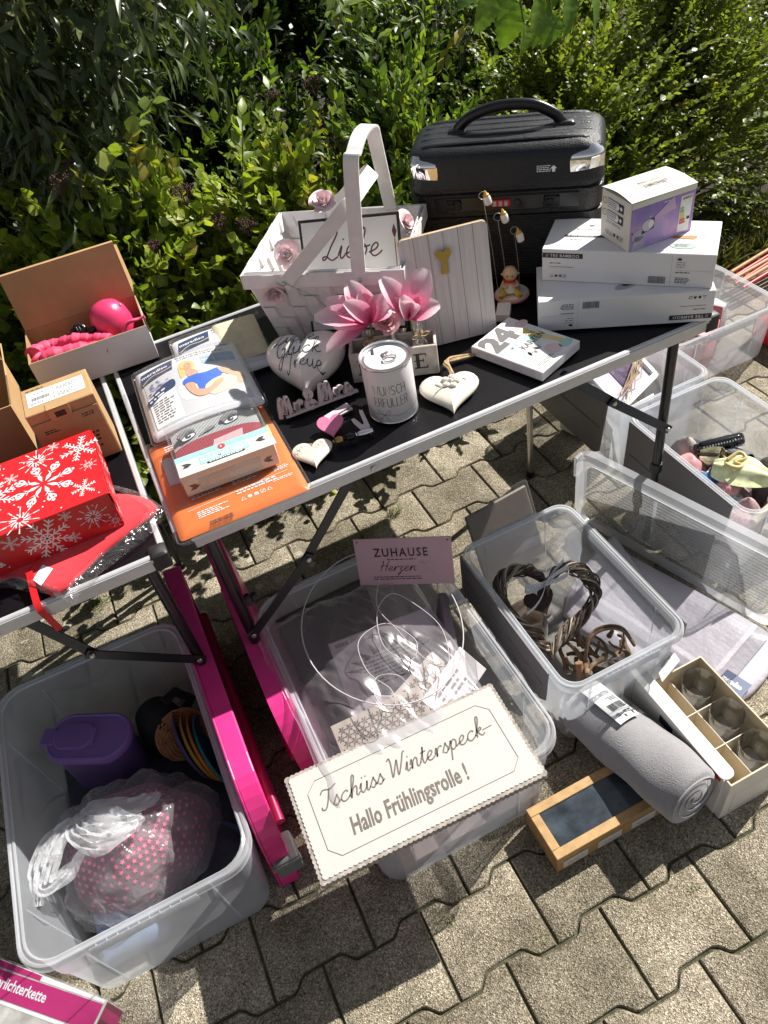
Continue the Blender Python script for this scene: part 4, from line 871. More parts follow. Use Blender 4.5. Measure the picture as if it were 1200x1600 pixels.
pr = PV(603, 500, BPOS[2] + Vector((0, 0, .10)), vd); rose(pr, (-.1, -1, .6), .024, 'dusty pink fabric rose between the two magnolias', 9, pm('dusty pink petal', (.62, .33, .36), .7, var=.12), name='fabric_rose', group=None)

# ---- money can
M_CAN = pm('white painted tin', (.80, .76, .77), .38, var=.02); M_TIN = pm('tin rim', (.72, .70, .70), .25, 1.0)
t = thing('money_can', 'tall white wish-filler money can with a coin slot in its pull-tab lid', 'can', Matrix.Translation((.491, .118, TT))); R0, HC = .0495, .128
b = MB(); b.lathe([(R0 - .002, 0.0015), (R0, .004), (R0, HC - .004), (R0 - .001, HC - .002)], 48, cap0=True); b.build('tin_body', M_CAN, t, smooth=50)
b = MB(); b.lathe([(R0 - .0005, HC - .005), (R0 + .0018, HC - .0035), (R0 + .0022, HC), (R0 + .0008, HC + .0018), (R0 - .0012, HC + .0012), (R0 - .002, HC - .003), (R0 - .0035, HC - .0045), (R0 - .0085, HC - .0035), (R0 - .0095, HC - .0048)], 48); b.build('rim', M_TIN, t, smooth=60)
b = MB(); b.lathe([(R0 - .0006, .0045), (R0 + .0014, .003), (R0 + .0014, .001), (R0 - .002, 0)], 48); b.build('rim', M_TIN, t, smooth=60)
b = MB(); b.lathe([(R0 - .0094, HC - .0048), (.022, HC - .0046), (.021, HC - .0055), (.0, HC - .0055)], 48); lid = b.build('lid', M_CAN, t, smooth=40)
b = MB(); b.box((-.026, .014, HC - .0050), (-.020, .034, HC - .0042), M=Matrix.Rotation(R_(-20), 4, 'Z')); b.build('coin_slot', INK, lid)
b = MB(); c0 = Vector((.004, -.012, HC - .003)); b.tube([c0 + Vector((.013 * math.cos(k * .3927), .010 * math.sin(k * .3927), .0008)) for k in range(16)], .0018, 6, closed=True); b.rbox((-.004, .0, HC - .0045), (.012, .014, HC - .0025), .001); b.lathe([(.0004, .0025), (.0035, .002), (.004, 0)], 10, 0, Matrix.Translation((.004, .005, HC - .0025)), True); b.build('pull_tab', M_TIN, lid, smooth=60)
def wrapped(R_can, face_a, body=None, y=0, h=.02, strokes=None, wd=.0012, sx=.8, shift=0.0):
    m_ = MB()
    if body: m_.text(body, 0, y, h, align='LEFT', sx=sx)
    for st in strokes or []: m_.stroke(st, wd, n=8)
    out = []
    for p in m_.v:
        a = face_a + (p.x + shift) / R_can; out.append(Vector(((R_can + .0006) * math.cos(a), (R_can + .0006) * math.sin(a), p.y)))
    m_.v = out; return m_
fa = R_(-112)
b = MB()
def addw(w_): o2 = len(b.v); b.v += w_.v; b.f += [tuple(i + o2 for i in f) for f in w_.f]; b.mi += w_.mi
import copy
GLY = dict(W=[[(0, 1), (.2, 0), (.42, .9), (.64, 0), (.84, 1)]], U=[[(0, 1), (0, .25), (.15, .02), (.4, .02), (.55, .25), (.55, 1)]], N=[[(0, 0), (0, 1), (.55, 0), (.55, 1)]], S=[[(.5, .85), (.3, 1), (.08, .85), (.1, .6), (.42, .4), (.48, .15), (.25, 0), (0, .12)]], C=[[(.55, .85), (.3, 1), (.05, .7), (.05, .3), (.3, 0), (.55, .15)]], H=[[(0, 0), (0, 1)], [(.52, 0), (.52, 1)], [(0, .5), (.52, .5)]], E=[[(.45, 1), (0, 1), (0, 0), (.45, 0)], [(0, .5), (.38, .5)]], R=[[(0, 0), (0, 1), (.35, 1), (.48, .78), (.35, .52), (0, .52)], [(.25, .52), (.5, 0)]], F=[[(.45, 1), (0, 1), (0, 0)], [(0, .5), (.38, .5)]], L=[[(0, 1), (0, 0), (.42, 0)]])
GLY['Ü'] = GLY['U'] + [[(.15, 1.15), (.15, 1.22)], [(.4, 1.15), (.4, 1.22)]]
def thin_caps(body, x, y, h, wd, k=.62):
    m_ = MB()
    for ch in body:
        g_ = GLY[ch]
        for st in g_: m_.stroke([(x + p[0] * h * k * 1.25, y + p[1] * h) for p in st], wd, n=3, smooth=ch in 'USCÜ' and len(st) > 4)
        x += (max(p[0] for st in g_ for p in st) + .2) * h * k * 1.25
    return m_
for body, y in (('WUNSCH', .070), ('ERFÜLLER', .042)):
    m_ = thin_caps(body, -.034, y, .021, .0013, .55 if len(body) < 7 else .5)
    m_.v = [Vector(((R0 + .0006) * math.cos(fa + p.x / R0), (R0 + .0006) * math.sin(fa + p.x / R0), p.y)) for p in m_.v]; addw(m_)
m_ = MB(); m_.stroke([(-.10, .028), (-.05, .026), (-.018, .022), (.02, .020), (.06, .026), (.11, .032)], .0007, n=8)
for s in (-1, 1): m_.stroke([(-.018, .022), (-.018 + s * .010, .034), (-.018 + s * .012, .026), (-.018, .022)], .0008, n=6); m_.stroke([(-.018, .022), (-.018 + s * .006, .014), (-.018 + s * .010, .009)], .0008, n=6)
m_.v = [Vector(((R0 + .0006) * math.cos(fa + p.x / R0), (R0 + .0006) * math.sin(fa + p.x / R0), p.y)) for p in m_.v]; addw(m_)
b.build('lettering', INKG, t)

# ---- hearts
def puffed(mb, L, T_, M, n=44, rings=9, both=True, sy=None, m=0, pw=.5):
    q = sc2(heart2(n), L, sy=sy); rs = []
    for k in range(-rings if both else 0, rings + 1):
        a = k / rings * math.pi / 2; s = max(.001, math.cos(a)) ** (.8); z = math.sin(a) * T_
        rs.append([(x * s, (y + .06 * L) * s - .06 * L, z) for x, y in q])
    return mb.loft(rs, m, M, True, True)
hp = PV(470, 568, Vector((.385, .315, .745)), Vector((0, 0, 1))); F = FR(Vector((.385, .318, .7480)), Vector((.93, -.42, 0)), Vector((.24, .86, .26)))
M_PEARL = pm('pearly silver glaze', (.82, .78, .75), .28, .0, var=.05, vs=20, coat=.4)
b = MB(); puffed(b, .172, .050, F); hb = b.build('ceramic_heart', M_PEARL, M=Matrix.Translation((.383, .322, TT)), world=True, smooth=80, label='large puffed silver heart with handwritten Liebe, Glück, Treue', cat='heart')
b = MB(); cursive(b, 'Liebe', -.060, .014, .0185, F, .0016, .15, z=0); cursive(b, 'Glück', -.056, -.019, .0185, F, .0016, .15, z=0); cursive(b, 'Treue', -.034, -.047, .0145, F, .0014, .15, z=0)
Fi = F.inverted(); out = []
q2 = sc2(heart2(180), .172)
def dome_z(x, y):
    # height of the puffed front at (x, y): find scale s whose outline passes through
    yy = y + .06 * .172; a = math.atan2(yy, x); best = min(q2, key=lambda e: abs((math.atan2(e[1] + .06 * .165, e[0]) - a + math.pi) % (2 * math.pi) - math.pi)); R1 = math.hypot(best[0], best[1] + .06 * .172); s = min(.999, math.hypot(x, yy) / R1)
    return .050 * math.sin(math.acos(min(1, s ** 1.25)))
for p in b.v:
    l = Fi @ p; l.z = dome_z(l.x, l.y) + .0008; out.append(F @ l)
b.v = out; b.build('lettering', INK, hb, world=True)
M_PINK = pm('pink painted wood', (.80, .22, .40), .5, var=.06); M_LILW = pm('pale lilac painted wood', (.66, .57, .58), .55, var=.06)
b = MB(); c0 = P(535 / 1, 662, .712); F = FR(P(517, 664, .7125), Vector((1, -.25, 0)), Vector((.2, .85, .45))); b.prism(sc2(heart2(), .054), -.003, .003, 0, F); hh_ = b.build('wooden_heart_clip', M_PINK, M=Matrix.Translation(P(517, 664, TT)), world=True, smooth=30, label='small pink wooden heart clip on the black tabletop under the Mr & Mrs lettering', cat='clip')
b = MB(); b.rbox((-.007, -.01, -.016), (.007, .022, -.004), .002, M=F); b.build('peg', M_LILW, hh_, world=True)
# Mr & Mrs cut-out lettering
def chunky(mb, body_paths, M, rad, dep):
    for st in body_paths:
        q = spline(st, 6); rg = []
        v = [];
        for i, p in enumerate(q):
            tg = (q[min(i + 1, len(q) - 1)] - q[max(i - 1, 0)]); nn = Vector((-tg.y, tg.x, 0)).normalized() * rad
            rg.append([p - nn + Vector((0, 0, -dep)), p + nn + Vector((0, 0, -dep)), p + nn + Vector((0, 0, dep)), p - nn + Vector((0, 0, dep))])
        mb.loft(rg, 0, M, True, True)
ML = P(440, 656, TT); MRr = P(568, 608, TT); Xd = MRr - ML; F = FR(ML + Vector((0, 0, .0035)), Xd, Vector((-.1, .25, .9))); Lm = Xd.length; k = Lm / 8.6
x = 0; paths = []
for ch in 'Mr&Mrs':
    if ch == '&': g_ = [[(1.2, .3), (.6, 0), (.15, .35), (.5, .9), (.9, 1.4), (.65, 1.85), (.35, 1.5), (.6, .8), (1.3, 0)]]; adv = 1.35
    else: g_, adv = CURS[ch]
    for st in g_: paths.append([((x + p[0]) * k * 1.0, p[1] * k * .95) for p in st])
    x += adv * 1.17
b = MB(); chunky(b, paths, F, .0042, .0055); b.rbox((.01, -.0035, -.006), (Lm * .93, .0022, .006), .001, M=F); b.build('wooden_lettering', M_LILW, M=Matrix.Translation(ML), world=True, smooth=35, label='pale pink wooden lettering Mr & Mrs standing on the black tabletop', cat='lettering')
b = MB(); q = P(528, 648, TT + .002); F = FZ(q, R_(8)); b.rbox((-.03, -.008, -.001), (.032, .008, .004), .001, M=F); b.rbox((-.028, -.006, .005), (.030, .010, .0085), .001, M=F @ Matrix.Rotation(R_(6), 4, 'Z')); b.build('wooden_peg', M_LILW, M=Matrix.Translation(q), world=True, smooth=30, label='flat pale wooden peg lying below the Mr & Mrs lettering', cat='peg')
# wooden bunny clip, bead trinket
q = P(567, 682, TT); F = FR(q + Vector((0, 0, .004)), Vector((.9, -.45, .05)), Vector((.35, .75, .5))); b = MB(); b.prism([(.010, .0), (.018, .0), (.016, .016), (.004, .050), (-.003, .052), (-.002, .044), (.005, .022), (.002, .020), (-.014, .036), (-.020, .034), (-.016, .026), (-.004, .012), (0, .004)], -.003, .003, 0, F); b.build('wooden_bunny', M_LILW, M=Matrix.Translation(q), world=True, label='flat pale wooden bunny cut-out with long ears beside the white can', cat='bunny')
A, B = P(519, 691, .7085), P(583, 672, .7085); ax = (B - A); F = FR(A, ax, Vector((0, 0, 1))); L = ax.length; t = thing('bead_charm', 'black and gold bead charm lying on the tabletop between small white heart and can', 'charm', Matrix.Translation(A))
F2 = FR(A, Vector((0, 0, 1)), Vector((0, 0, 1)).cross(ax)) if 0 else Matrix(((F.col[1][0], F.col[2][0], F.col[0][0], A.x), (F.col[1][1], F.col[2][1], F.col[0][1], A.y), (F.col[1][2], F.col[2][2], F.col[0][2], A.z), (0, 0, 0, 1)))
M_GOLD = pm('old gold', (.45, .30, .10), .3, .9); M_JET = pm('glossy black bead', (.008, .008, .009), .08)
for z0, z1, rr, mt in ((0, .006, .004, M_GOLD), (.006, .022, .0085, M_GOLD), (.022, .028, .006, M_JET), (.028, .046, .0085, M_JET), (.046, .052, .006, M_CHROME), (.052, L, .0075, M_CHROME)):
    b = MB(); b.lathe([(.001, z0), (rr * .7, z0 + .0008), (rr, (z0 + z1) / 2), (rr * .7, z1 - .0008), (.001, z1)], 14, 0, F2, True, True); b.build('bead', mt, t, smooth=60, world=True)
# two hanging hearts
M_CREAM = pm('cream enamelled tin', (.72, .68, .58), .4, var=.08, vs=40, bs=.15, bsc=60)
def hang_heart(c, X, Y, L, lab, deco, loop, sy=None, puff=.012):
    F = FR(c, X, Y); t = thing('hanging_heart', lab, 'heart', Matrix.Translation((c.x, c.y, TT))); b = MB(); puffed(b, L, puff, F, sy=sy, rings=6); hb_ = b.build('tin_heart', M_CREAM, t, smooth=70, world=True)
    d = MB(); deco(d, F); d.build('ornament', deco.mat, t, smooth=60, world=True); s = MB(); s.tube(spline(loop, 6), .0016 if L < .1 else .0026, 7)
    if L > .1: s.tube(spline([p + Vector((.004, .003, .002 * math.sin(i))) for i, p in enumerate(loop)], 6), .0024, 7); s.lathe([(.002, -.008), (.006, -.004), (.006, .004), (.002, .008)], 10, 0, Matrix.Translation(loop[0] + (loop[1] - loop[0]) * .25))
    s.build('twine', M_TWINE, t, smooth=60, world=True)
def deco_scroll(d, F):
    r = random.Random(3)
    for cx0, cy0 in ((-.025, .008), (-.015, .010), (-.004, .004), (.008, .0), (.016, .008), (.022, .014), (.025, .004), (-.03, .0)):
        d.stroke([(cx0 + .006 * (1 - k / 14) * math.cos(k * .62), cy0 + .006 * (1 - k / 14) * math.sin(k * .62)) for k in range(12)], .0009, 0, F, 3, .0128 * math.cos(min(1.45, math.hypot(cx0, cy0) / .03)) ** .8 + .0012)
deco_scroll.mat = INKG
def deco_flower(d, F):
    for k in range(5):
        a = k * 1.2566; d.lathe([(.0, .004), (.006, .003), (.0085, .0)], 12, 0, F @ Matrix.Translation((.012 * math.cos(a) + .004, .012 * math.sin(a) + .012, .0135)), True, sx=1.0, sy=.8)
    d.lathe([(.0, .005), (.004, .003), (.005, .0)], 10, 0, F @ Matrix.Translation((.004, .012, .0155)), True)
    d.tube([F @ Vector((x, y, .0145 - abs(x) * .06)) for x, y in ((-.03, -.012), (-.02, -.004), (-.012, .0), (-.02, .006), (-.026, .014))], .0012, 6); d.tube([F @ Vector((x, y, .0125 - abs(x) * .05)) for x, y in ((.022, .012), (.03, .018), (.036, .012), (.03, .006))], .0012, 6)
deco_flower.mat = M_CREAM
c = P(489, 707, .709); hang_heart(c, Vector((.93, -.22, 0)), Vector((.30, .90, .12)), .080, 'small cream tin heart with scroll ornament at the front edge of the table', deco_scroll, [P(488, 694, .712), P(470, 696, .708), P(462, 703, .7045), P(475, 699, .706), P(487, 695, .712)], puff=.007)
c = P(703, 610, .712); hang_heart(c, Vector((.90, -.36, 0.02)), Vector((.62, .76, .16)), .122, 'larger cream tin heart with a raised flower, on twine beside the LOVE crate', deco_flower, [P(706, 594, .724), P(702, 578, .722), P(694, 568, .712), P(715, 562, .707), P(740, 555, .706), P(716, 557, .709), P(698, 564, .716), P(708, 590, .726)], puff=.012)

# ---- milestone-card box "24"
A = P(737, 555, TT); B = P(848, 597, TT); M = FAB(A, B, TT + .0008); w24 = (B - A).length; d24, h24 = .132, .021; f = faces(w24, d24, h24, .0005)
M_PAT = pm('pale patterned card', (.76, .72, .73), .5, var=.05, vs=60); M_MINT = pm('mint print', (.42, .66, .60), .6); M_PPK = pm('pale pink print', (.78, .60, .62), .6); M_YEL = pm('soft yellow print', (.78, .64, .28), .6); M_LG = pm('light grey print', (.52, .51, .52), .6)
b = MB(); b.rbox((0, 0, 0), (w24, d24, h24), .001); o24 = b.build('card_box', M_PAT, M=M, smooth=30, label='flat pastel box of milestone cards marked 24, on the front edge of the table', cat='card box')
b = MB(); T4 = f['t'] @ Matrix.Rotation(R_(90), 4, 'Z') @ Matrix.Translation((0, -w24, 0))   # reads from the left: x along depth
b = MB(); T = f['t']
rr_ = random.Random(4)
b.poly([(0.002, .002), (w24 - .002, .002), (w24 - .002, d24 - .002), (.002, d24 - .002)], 1, T)
def TT24(x, y): return (x, y)
TX = T @ Matrix.Translation((.012, d24 - .012, .0002)) @ Matrix.Rotation(R_(-90), 4, 'Z') if 0 else T
Lf = T @ FR((.050, .012, .0003), (0, 1, 0), (-1, 0, 0))           # lettering runs along the depth of the box
for x0, y0, rx, mm in ((.02, .03, .022, 5), (.07, -.03, .03, 3), (.10, .02, .02, 5), (.0, -.06, .02, 3), (.06, -.09, .03, 5), (.09, -.1, .02, 3)): b.disc(x0 + .01, y0 - .01, min(rx, .018), rx * .6, mm, Lf, z=-.0001)
b.text('24', -.004, -.012, .056, Lf, sx=1.05, bold=.055, m=2, z=.0002)
b.text('MEILENSTEIN', .020, -.034, .0125, Lf, sx=.78, bold=.01, m=3, z=.0002); b.text('KARTEN', .034, -.055, .0165, Lf, sx=.85, bold=.02, m=2, z=.0002)
b.disc(.040, -.075, .016, .013, 4, Lf, z=.0002); b.disc(.024, -.069, .008, .010, 4, Lf, z=.0002); b.disc(.056, -.069, .008, .010, 4, Lf, z=.0002); b.disc(.035, -.073, .0015, .0015, 2, Lf, z=.0004); b.disc(.045, -.073, .0015, .0015, 2, Lf, z=.0004); b.disc(.040, -.078, .003, .004, 7, Lf, z=.0004)
b.poly([(.080, -.02), (.098, -.012), (.104, -.06), (.110, -.10), (.096, -.10), (.090, -.06)], 6, Lf, z=.0002); b.disc(.092, -.012, .010, .007, 6, Lf, z=.0003); b.lines(.004, -.118, .05, .012, 3, Lf, 2, .0003)
top24 = b; b = MB(); rr_ = random.Random(9)
for k in range(130):
    x, z_ = rr_.uniform(.004, w24 - .004), rr_.uniform(.003, h24 - .003); b.disc(x, z_, .0012, .0012, 5, f['f'], n=6)
M24 = [M_PAT, WPRINT, INKG, M_MINT, M_LG, M_PPK, M_YEL, INKG]; b.build('dotted_edge', M24, o24); top24.build('top_print', M24, o24)

# ---- two white bowl cartons and the projector box
def small_icons(b, F, x, y, s, n, m=0):
    for k in range(n):
        u0 = x + k * s * 1.5; j = k % 4
        if j == 0: b.stroke([(u0, y), (u0 + s, y), (u0 + s / 2, y + s), (u0, y)], s * .16, m, F, smooth=False)
        elif j == 1: b.disc(u0 + s / 2, y + s / 2, s * .5, None, m, F, n=12)
        elif j == 2: b.poly([(u0, y + s * .3), (u0 + s, y + s * .3), (u0 + s * .8, y + s), (u0 + s * .2, y + s)], m, F); b.poly([(u0, y), (u0 + s, y), (u0 + s, y + s * .15), (u0, y + s * .15)], m, F)
        else: b.stroke([(u0, y), (u0 + s, y), (u0 + s, y + s), (u0, y + s), (u0, y)], s * .13, m, F, smooth=False); b.stroke([(u0, y), (u0 + s, y + s)], s * .13, m, F)
def bowl_box(A, B, z, d, h, lab, upside):
    M = FAB(A, B, z); w_ = (B - A).length; fc = faces(w_, d, h, .0006); t = MB(); t.rbox((0, 0, 0), (w_, d, h), .0012); o = t.build('bowl_carton', M_WCARD, M=M, smooth=30, label=lab, cat='carton', group='white bowl cartons')
    b = MB(); F = fc['f'] if not upside else fc['f'] @ Matrix.Translation((w_, h, 0)) @ Matrix.Rotation(math.pi, 4, 'Z')
    b.poly([(.001, h - .019), (.085, h - .019), (.085, h - .008), (.001, h - .008)], 0, F); b.text('// TRE BAMBOO', .008, h - .0168, .0068, F, sx=1.0, bold=.004, m=1, z=.0003, space=1.08)
    b.lines(.016, h - .033, .035, .004, 1, F, 0, seed=2); b.lines(.016, h - .041, .055, .003, 1, F, 2, seed=3); small_icons(b, F, .018, .010, .006, 4)
    b.bars(w_ - .125, .006, .034, .016, F, 0, 24); b.stroke([(w_ - .082, .004), (w_ - .082, h - .004)], .0003, 2, F); b.disc(w_ - .068, h - .012, .0045, .0028, 0, F, n=12); b.lines(w_ - .073, h - .032, .02, .015, 3, F, 2, seed=4, fill=.25); b.stroke([(w_ - .072, h - .036), (w_ - .004, h - .036)], .0003, 2, F)
    b.lines(w_ - .073, h - .043, .034, .004, 1, F, 0, seed=5); b.lines(w_ - .073, .008, .034, .014, 4, F, 0, seed=6)
    front = b; b = MB(); T = fc['t']
    if not upside:
        b.text('ROMINOX', .055, .085, .0085, T, sx=1.2, m=2, space=1.2); b.disc(.085, .108, .006, .004, 2, T, n=10); b.poly([(.036, .056), (.12, .056), (.12, .064), (.036, .064)], 0, T); b.text('// TRE BAMBOO', .043, .058, .0048, T, sx=1.15, bold=.015, m=1, z=.0003); b.lines(.05, .042, .03, .004, 1, T, 2)
        b.poly([(.195, .068), (.295, .060), (.302, .069), (.295, .079), (.215, .085)], 3, T, z=.0002); b.disc(.285, .092, .04, .016, 4, T, z=.0003, a=-.15); b.disc(.262, .088, .032, .016, 4, T, z=.0005, a=-.15); b.disc(.278, .032, .026, .013, 5, T, z=.0002); b.lines(.262, .026, .03, .012, 3, T, 2, .0005)
    else:
        b.disc(.185, .045, .030, .012, 5, T, z=.0002, a=.5); b.disc(.19, .05, .018, .007, 0, T, z=.0004, a=.5); b.lines(.05, .11, .07, .010, 3, T, 2)
    BM_ = [INK, WPRINT, INKG, pm('bamboo print', (.50, .22, .07), .5), pm('porcelain print', (.78, .78, .77), .5), pm('grey green print', (.36, .42, .40), .5)]; b.build('top_print', BM_, o); front.build('front_print', BM_, o)
    if not upside: k = MB(); k.disc(d * .45, h * .72, .006, .004, 0, fc['r']); k.build('finger_hole', INK, o)
bowl_box(P(841, 519, TT), P(1111, 502, TT), TT + .0008, .15, .0715, 'lower white bowl carton of the two, its print upside down', True)
ZU = TT + .0008 + .0715 + .0006
bowl_box(P(847, 438, ZU), P(1112, 451, ZU), ZU, .142, .073, 'upper white bowl carton of the two, under the purple projector box', False)
ZP = ZU + .0736
A, B, C_ = P(922.6, 373, ZP), P(981.5, 395, ZP), P(1079, 360.4, ZP); dl = (A - B).length; wp = (C_ - B).length; hp_ = .099
M = FAB(B, C_, ZP)
def galaxy_mat():
    m, n, p, o = nodes('printed night sky'); L = n.links; c = coord(n); t = noise(n, c, 9.0, 5, .55)
    xyz = n.nodes.new('ShaderNodeSeparateXYZ'); L.new(c, xyz.inputs[0]); f = math_(n, 'ADD', math_(n, 'MULTIPLY', xyz.outputs[2], 2.6), math_(n, 'MULTIPLY', t.outputs[0], .85))
    col = ramp(n, f, [(.30, (.56, .50, .66)), (.42, (.40, .30, .62)), (.52, (.55, .33, .58)), (.62, (.30, .20, .55)), (.78, (.16, .13, .40))])
    v = n.nodes.new('ShaderNodeTexVoronoi'); v.inputs['Scale'].default_value = 90; L.new(c, v.inputs['Vector']); col = mixc(n, math_(n, 'MULTIPLY', math_(n, 'LESS_THAN', v.outputs['Distance'], .12), .7), col, (.8, .78, .9))
    L.new(col, p.inputs['Base Color']); p.inputs['Roughness'].default_value = .35; return m
b = MB(); b.box((0, 0, 0), (wp, dl, hp_), {'*': 0, 'f': 1})
M_IVORY = pm('ivory carton', (.74, .70, .62), .5, var=.03)
pb = b.build('projector_carton', [M_IVORY, galaxy_mat()], M=M, label='ivory and purple projector box with a night-sky print on top of the stack', cat='carton', bevel=.0008)
fc = faces(wp, dl, hp_, .0007)
b = MB()                                                           # slightly bulging lid flap
b.grid(lambda u_, v_: (wp * u_ - .0012 + .0024 * u_, dl * v_ - .0012 + .0024 * v_, hp_ + .0012 + .006 * math.sin(math.pi * v_) * (1 - u_ * .5) + .002 * (1 - u_)), 8, 8); b.grid(lambda u_, v_: (wp * u_, -.0014, hp_ - .012 * v_ + .0012), 6, 1); b.build('lid_flap', M_IVORY, pb, smooth=40)
b = MB(); T = fc['t'] @ Matrix.Translation((0, 0, .0075))
b.lines(.05, .052, .06, .008, 2, T, 0, seed=3); b.stroke([(.045, .030), (.115, .030), (.115, .047), (.045, .047), (.045, .030)], .0006, 0, T, smooth=False); b.bars(.052, .033, .055, .011, T, 0, 16); b.lines(.018, .045, .012, .004, 1, T, 0)
top_ = b; b = MB(); F = fc['l']
for yy in (.055, .079):
    b.stroke([(.012 + .006 * math.cos(k * .55), yy + .006 * math.sin(k * .55)) for k in range(12)], .0012, 0, F)
    b.poly([(.022, yy - .009), (.076, yy - .009), (.076, yy + .009), (.022, yy + .009)], 0, F); b.poly([(.0235, yy - .0075), (.058, yy - .0075), (.062, yy), (.058, yy + .0075), (.0235, yy + .0075)], 1, F, z=.0003); b.lines(.026, yy - .006, .03, .012, 3, F, 0, .0006, seed=int(yy * 1000)); b.disc(.068, yy, .004, None, 1, F, z=.0004, n=10)
b.lines(.02, .036, .055, .006, 2, F, 0, seed=8, fill=.3); b.text('CE', .018, .014, .008, F, m=0); small_icons(b, F, .034, .014, .008, 4)
end_ = b; b = MB(); F = fc['f']
b.poly([(wp - .036, .008), (wp - .009, .006), (wp - .006, .082), (wp - .034, .082)], 1, F); b.text('ENERGY', wp - .030, .074, .0048, F, sx=.9, bold=.02, m=0, z=.0003)
for k, c_ in enumerate((3, 3, 4, 4, 5, 5)): b.poly([(wp - .033, .054 - k * .006), (wp - .026 + k * .0012, .054 - k * .006), (wp - .024 + k * .0012, .0565 - k * .006), (wp - .026 + k * .0012, .059 - k * .006), (wp - .033, .059 - k * .006)], c_, F, z=.0003)
b.poly([(wp - .016, .030), (wp - .009, .030), (wp - .009, .036), (wp - .016, .036)], 0, F, z=.0003)
b.lines(.075, .080, .028, .004, 1, F, 1); b.poly([(.040, .048), (.044, .052), (.098, .088), (.105, .062)], 6, F, z=.0001)
b.disc(.040, .046, .013, .012, 7, F, z=.0003); b.poly([(.027, .030), (.055, .036), (.056, .058), (.030, .054)], 0, F, z=.0002); b.disc(.048, .047, .0065, .0085, 1, F, z=.0005); b.disc(.02, .03, .016, .012, 8, F, z=.0001); b.poly([(.006, .0), (.036, .0), (.033, .026), (.012, .030)], 8, F, z=.0001); b.stroke([(.004, .040), (.010, .030)], .002, 0, F)
PJ = [INK, WPRINT, INKG, pm('energy green', (.25, .5, .18), .6), pm('energy yellow', (.75, .6, .15), .6), pm('energy red', (.62, .12, .06), .6), pm('light beam print', (.60, .42, .62), .5), pm('visor print', (.62, .58, .66), .5), pm('astronaut print', (.50, .46, .60), .5)]; b.build('picture_print', PJ, pb); end_.build('end_print', PJ, pb); top_.build('top_print', PJ, pb)

# ---- baby figurine photo holder
M_RESIN = pm('painted resin', (.70, .48, .30), .45, var=.1); M_PKR = pm('pink resin', (.72, .36, .34), .5); M_WHR = pm('white resin', (.80, .78, .74), .4); M_YLR = pm('yellow resin', (.62, .45, .10), .5)
c = P(800, 462, TT + .002); vdir = Vector((ray(800, 462).x, ray(800, 462).y, 0)).normalized(); rt_ = Vector((-vdir.y, vdir.x, 0)) * -1
S = .95; M = Matrix(((rt_.x * S, vdir.x * S, 0, c.x), (rt_.y * S, vdir.y * S, 0, c.y), (0, 0, S, TT + .0005), (0, 0, 0, 1)))
t = thing('baby_figurine', 'resin baby figurine on a pink disc with three wire clips shaped like milk bottles', 'figurine', M)
b = MB(); b.lathe([(.0, .0), (.038, .0), (.042, .004), (.042, .009), (.039, .012), (.0, .013)], 28, cap0=True); b.build('base', M_PKR, t, smooth=40)
b = MB(); b.lathe([(.039, .0125), (.0, .0135)], 28); b.build('base_top', M_WHR, t, smooth=40)
b = MB(); F = Matrix.Translation((-.004, 0, .013))
b.lathe([(.0, 0), (.016, .001), (.0185, .012), (.016, .026), (.010, .034), (.0, .036)], 18, 0, F)                     # body
b.lathe([(.0, -.018), (.011, -.015), (.0175, -.004), (.0175, .005), (.011, .0155), (.0, .0185)], 18, 0, F @ Matrix.Translation((.001, -.004, .050)))   # head
b.lathe([(0, -.004), (.0045, 0), (0, .004)], 8, 0, F @ Matrix.Translation((.0185, -.004, .05))); b.lathe([(0, -.004), (.0045, 0), (0, .004)], 8, 0, F @ Matrix.Translation((-.0165, -.004, .05))); b.lathe([(0, -.003), (.003, 0), (0, .003)], 8, 0, F @ Matrix.Translation((.001, -.022, .048)))
for s in (-1, 1): b.tube([F @ Vector((s * .012, 0, .028)), F @ Vector((s * .018, -.012, .022)), F @ Vector((s * .007, -.02, .024))], [.006, .0055, .005], 10)
b.build('body', M_RESIN, t, smooth=80)
b = MB()
for s in (-1, 1): b.tube([F @ Vector((s * .009, -.004, .007)), F @ Vector((s * .017, -.020, .008)), F @ Vector((s * .022, -.030, .006)), F @ Vector((s * .023, -.031, .012))], [.0085, .008, .0065, .006], 10)
b.build('trousers', M_YLR, t, smooth=80)
b = MB(); b.grid(lambda u_, v_: (-.004 + .026 * (u_ - .5), -.0185 - .003 * math.sin(math.pi * u_) + .006 * v_, .020 + .020 * v_), 6, 5); b.build('bib', M_WHR, t, smooth=80)
b = MB(); b.tube([F @ Vector((.013 * math.cos(a), -.004 + .013 * math.sin(a), .035)) for a in [k * .524 for k in range(12)]], .0035, 8, closed=True); b.build('scarf', M_RED, t, smooth=80)
b = MB(); b.disc(-.003, .0, .0018, .0022, 0, FR((-.007, -.0226, .066), (1, 0, 0), (0, 0, 1))); b.disc(.009, .0, .0018, .0022, 0, FR((-.007, -.0226, .066), (1, 0, 0), (0, 0, 1))); b.build('eyes', INK, t)
pl = Vector((c.x, c.y, 0))
def onp(px, py): return PV(px, py, c, vdir)
Ti = M.inverted()
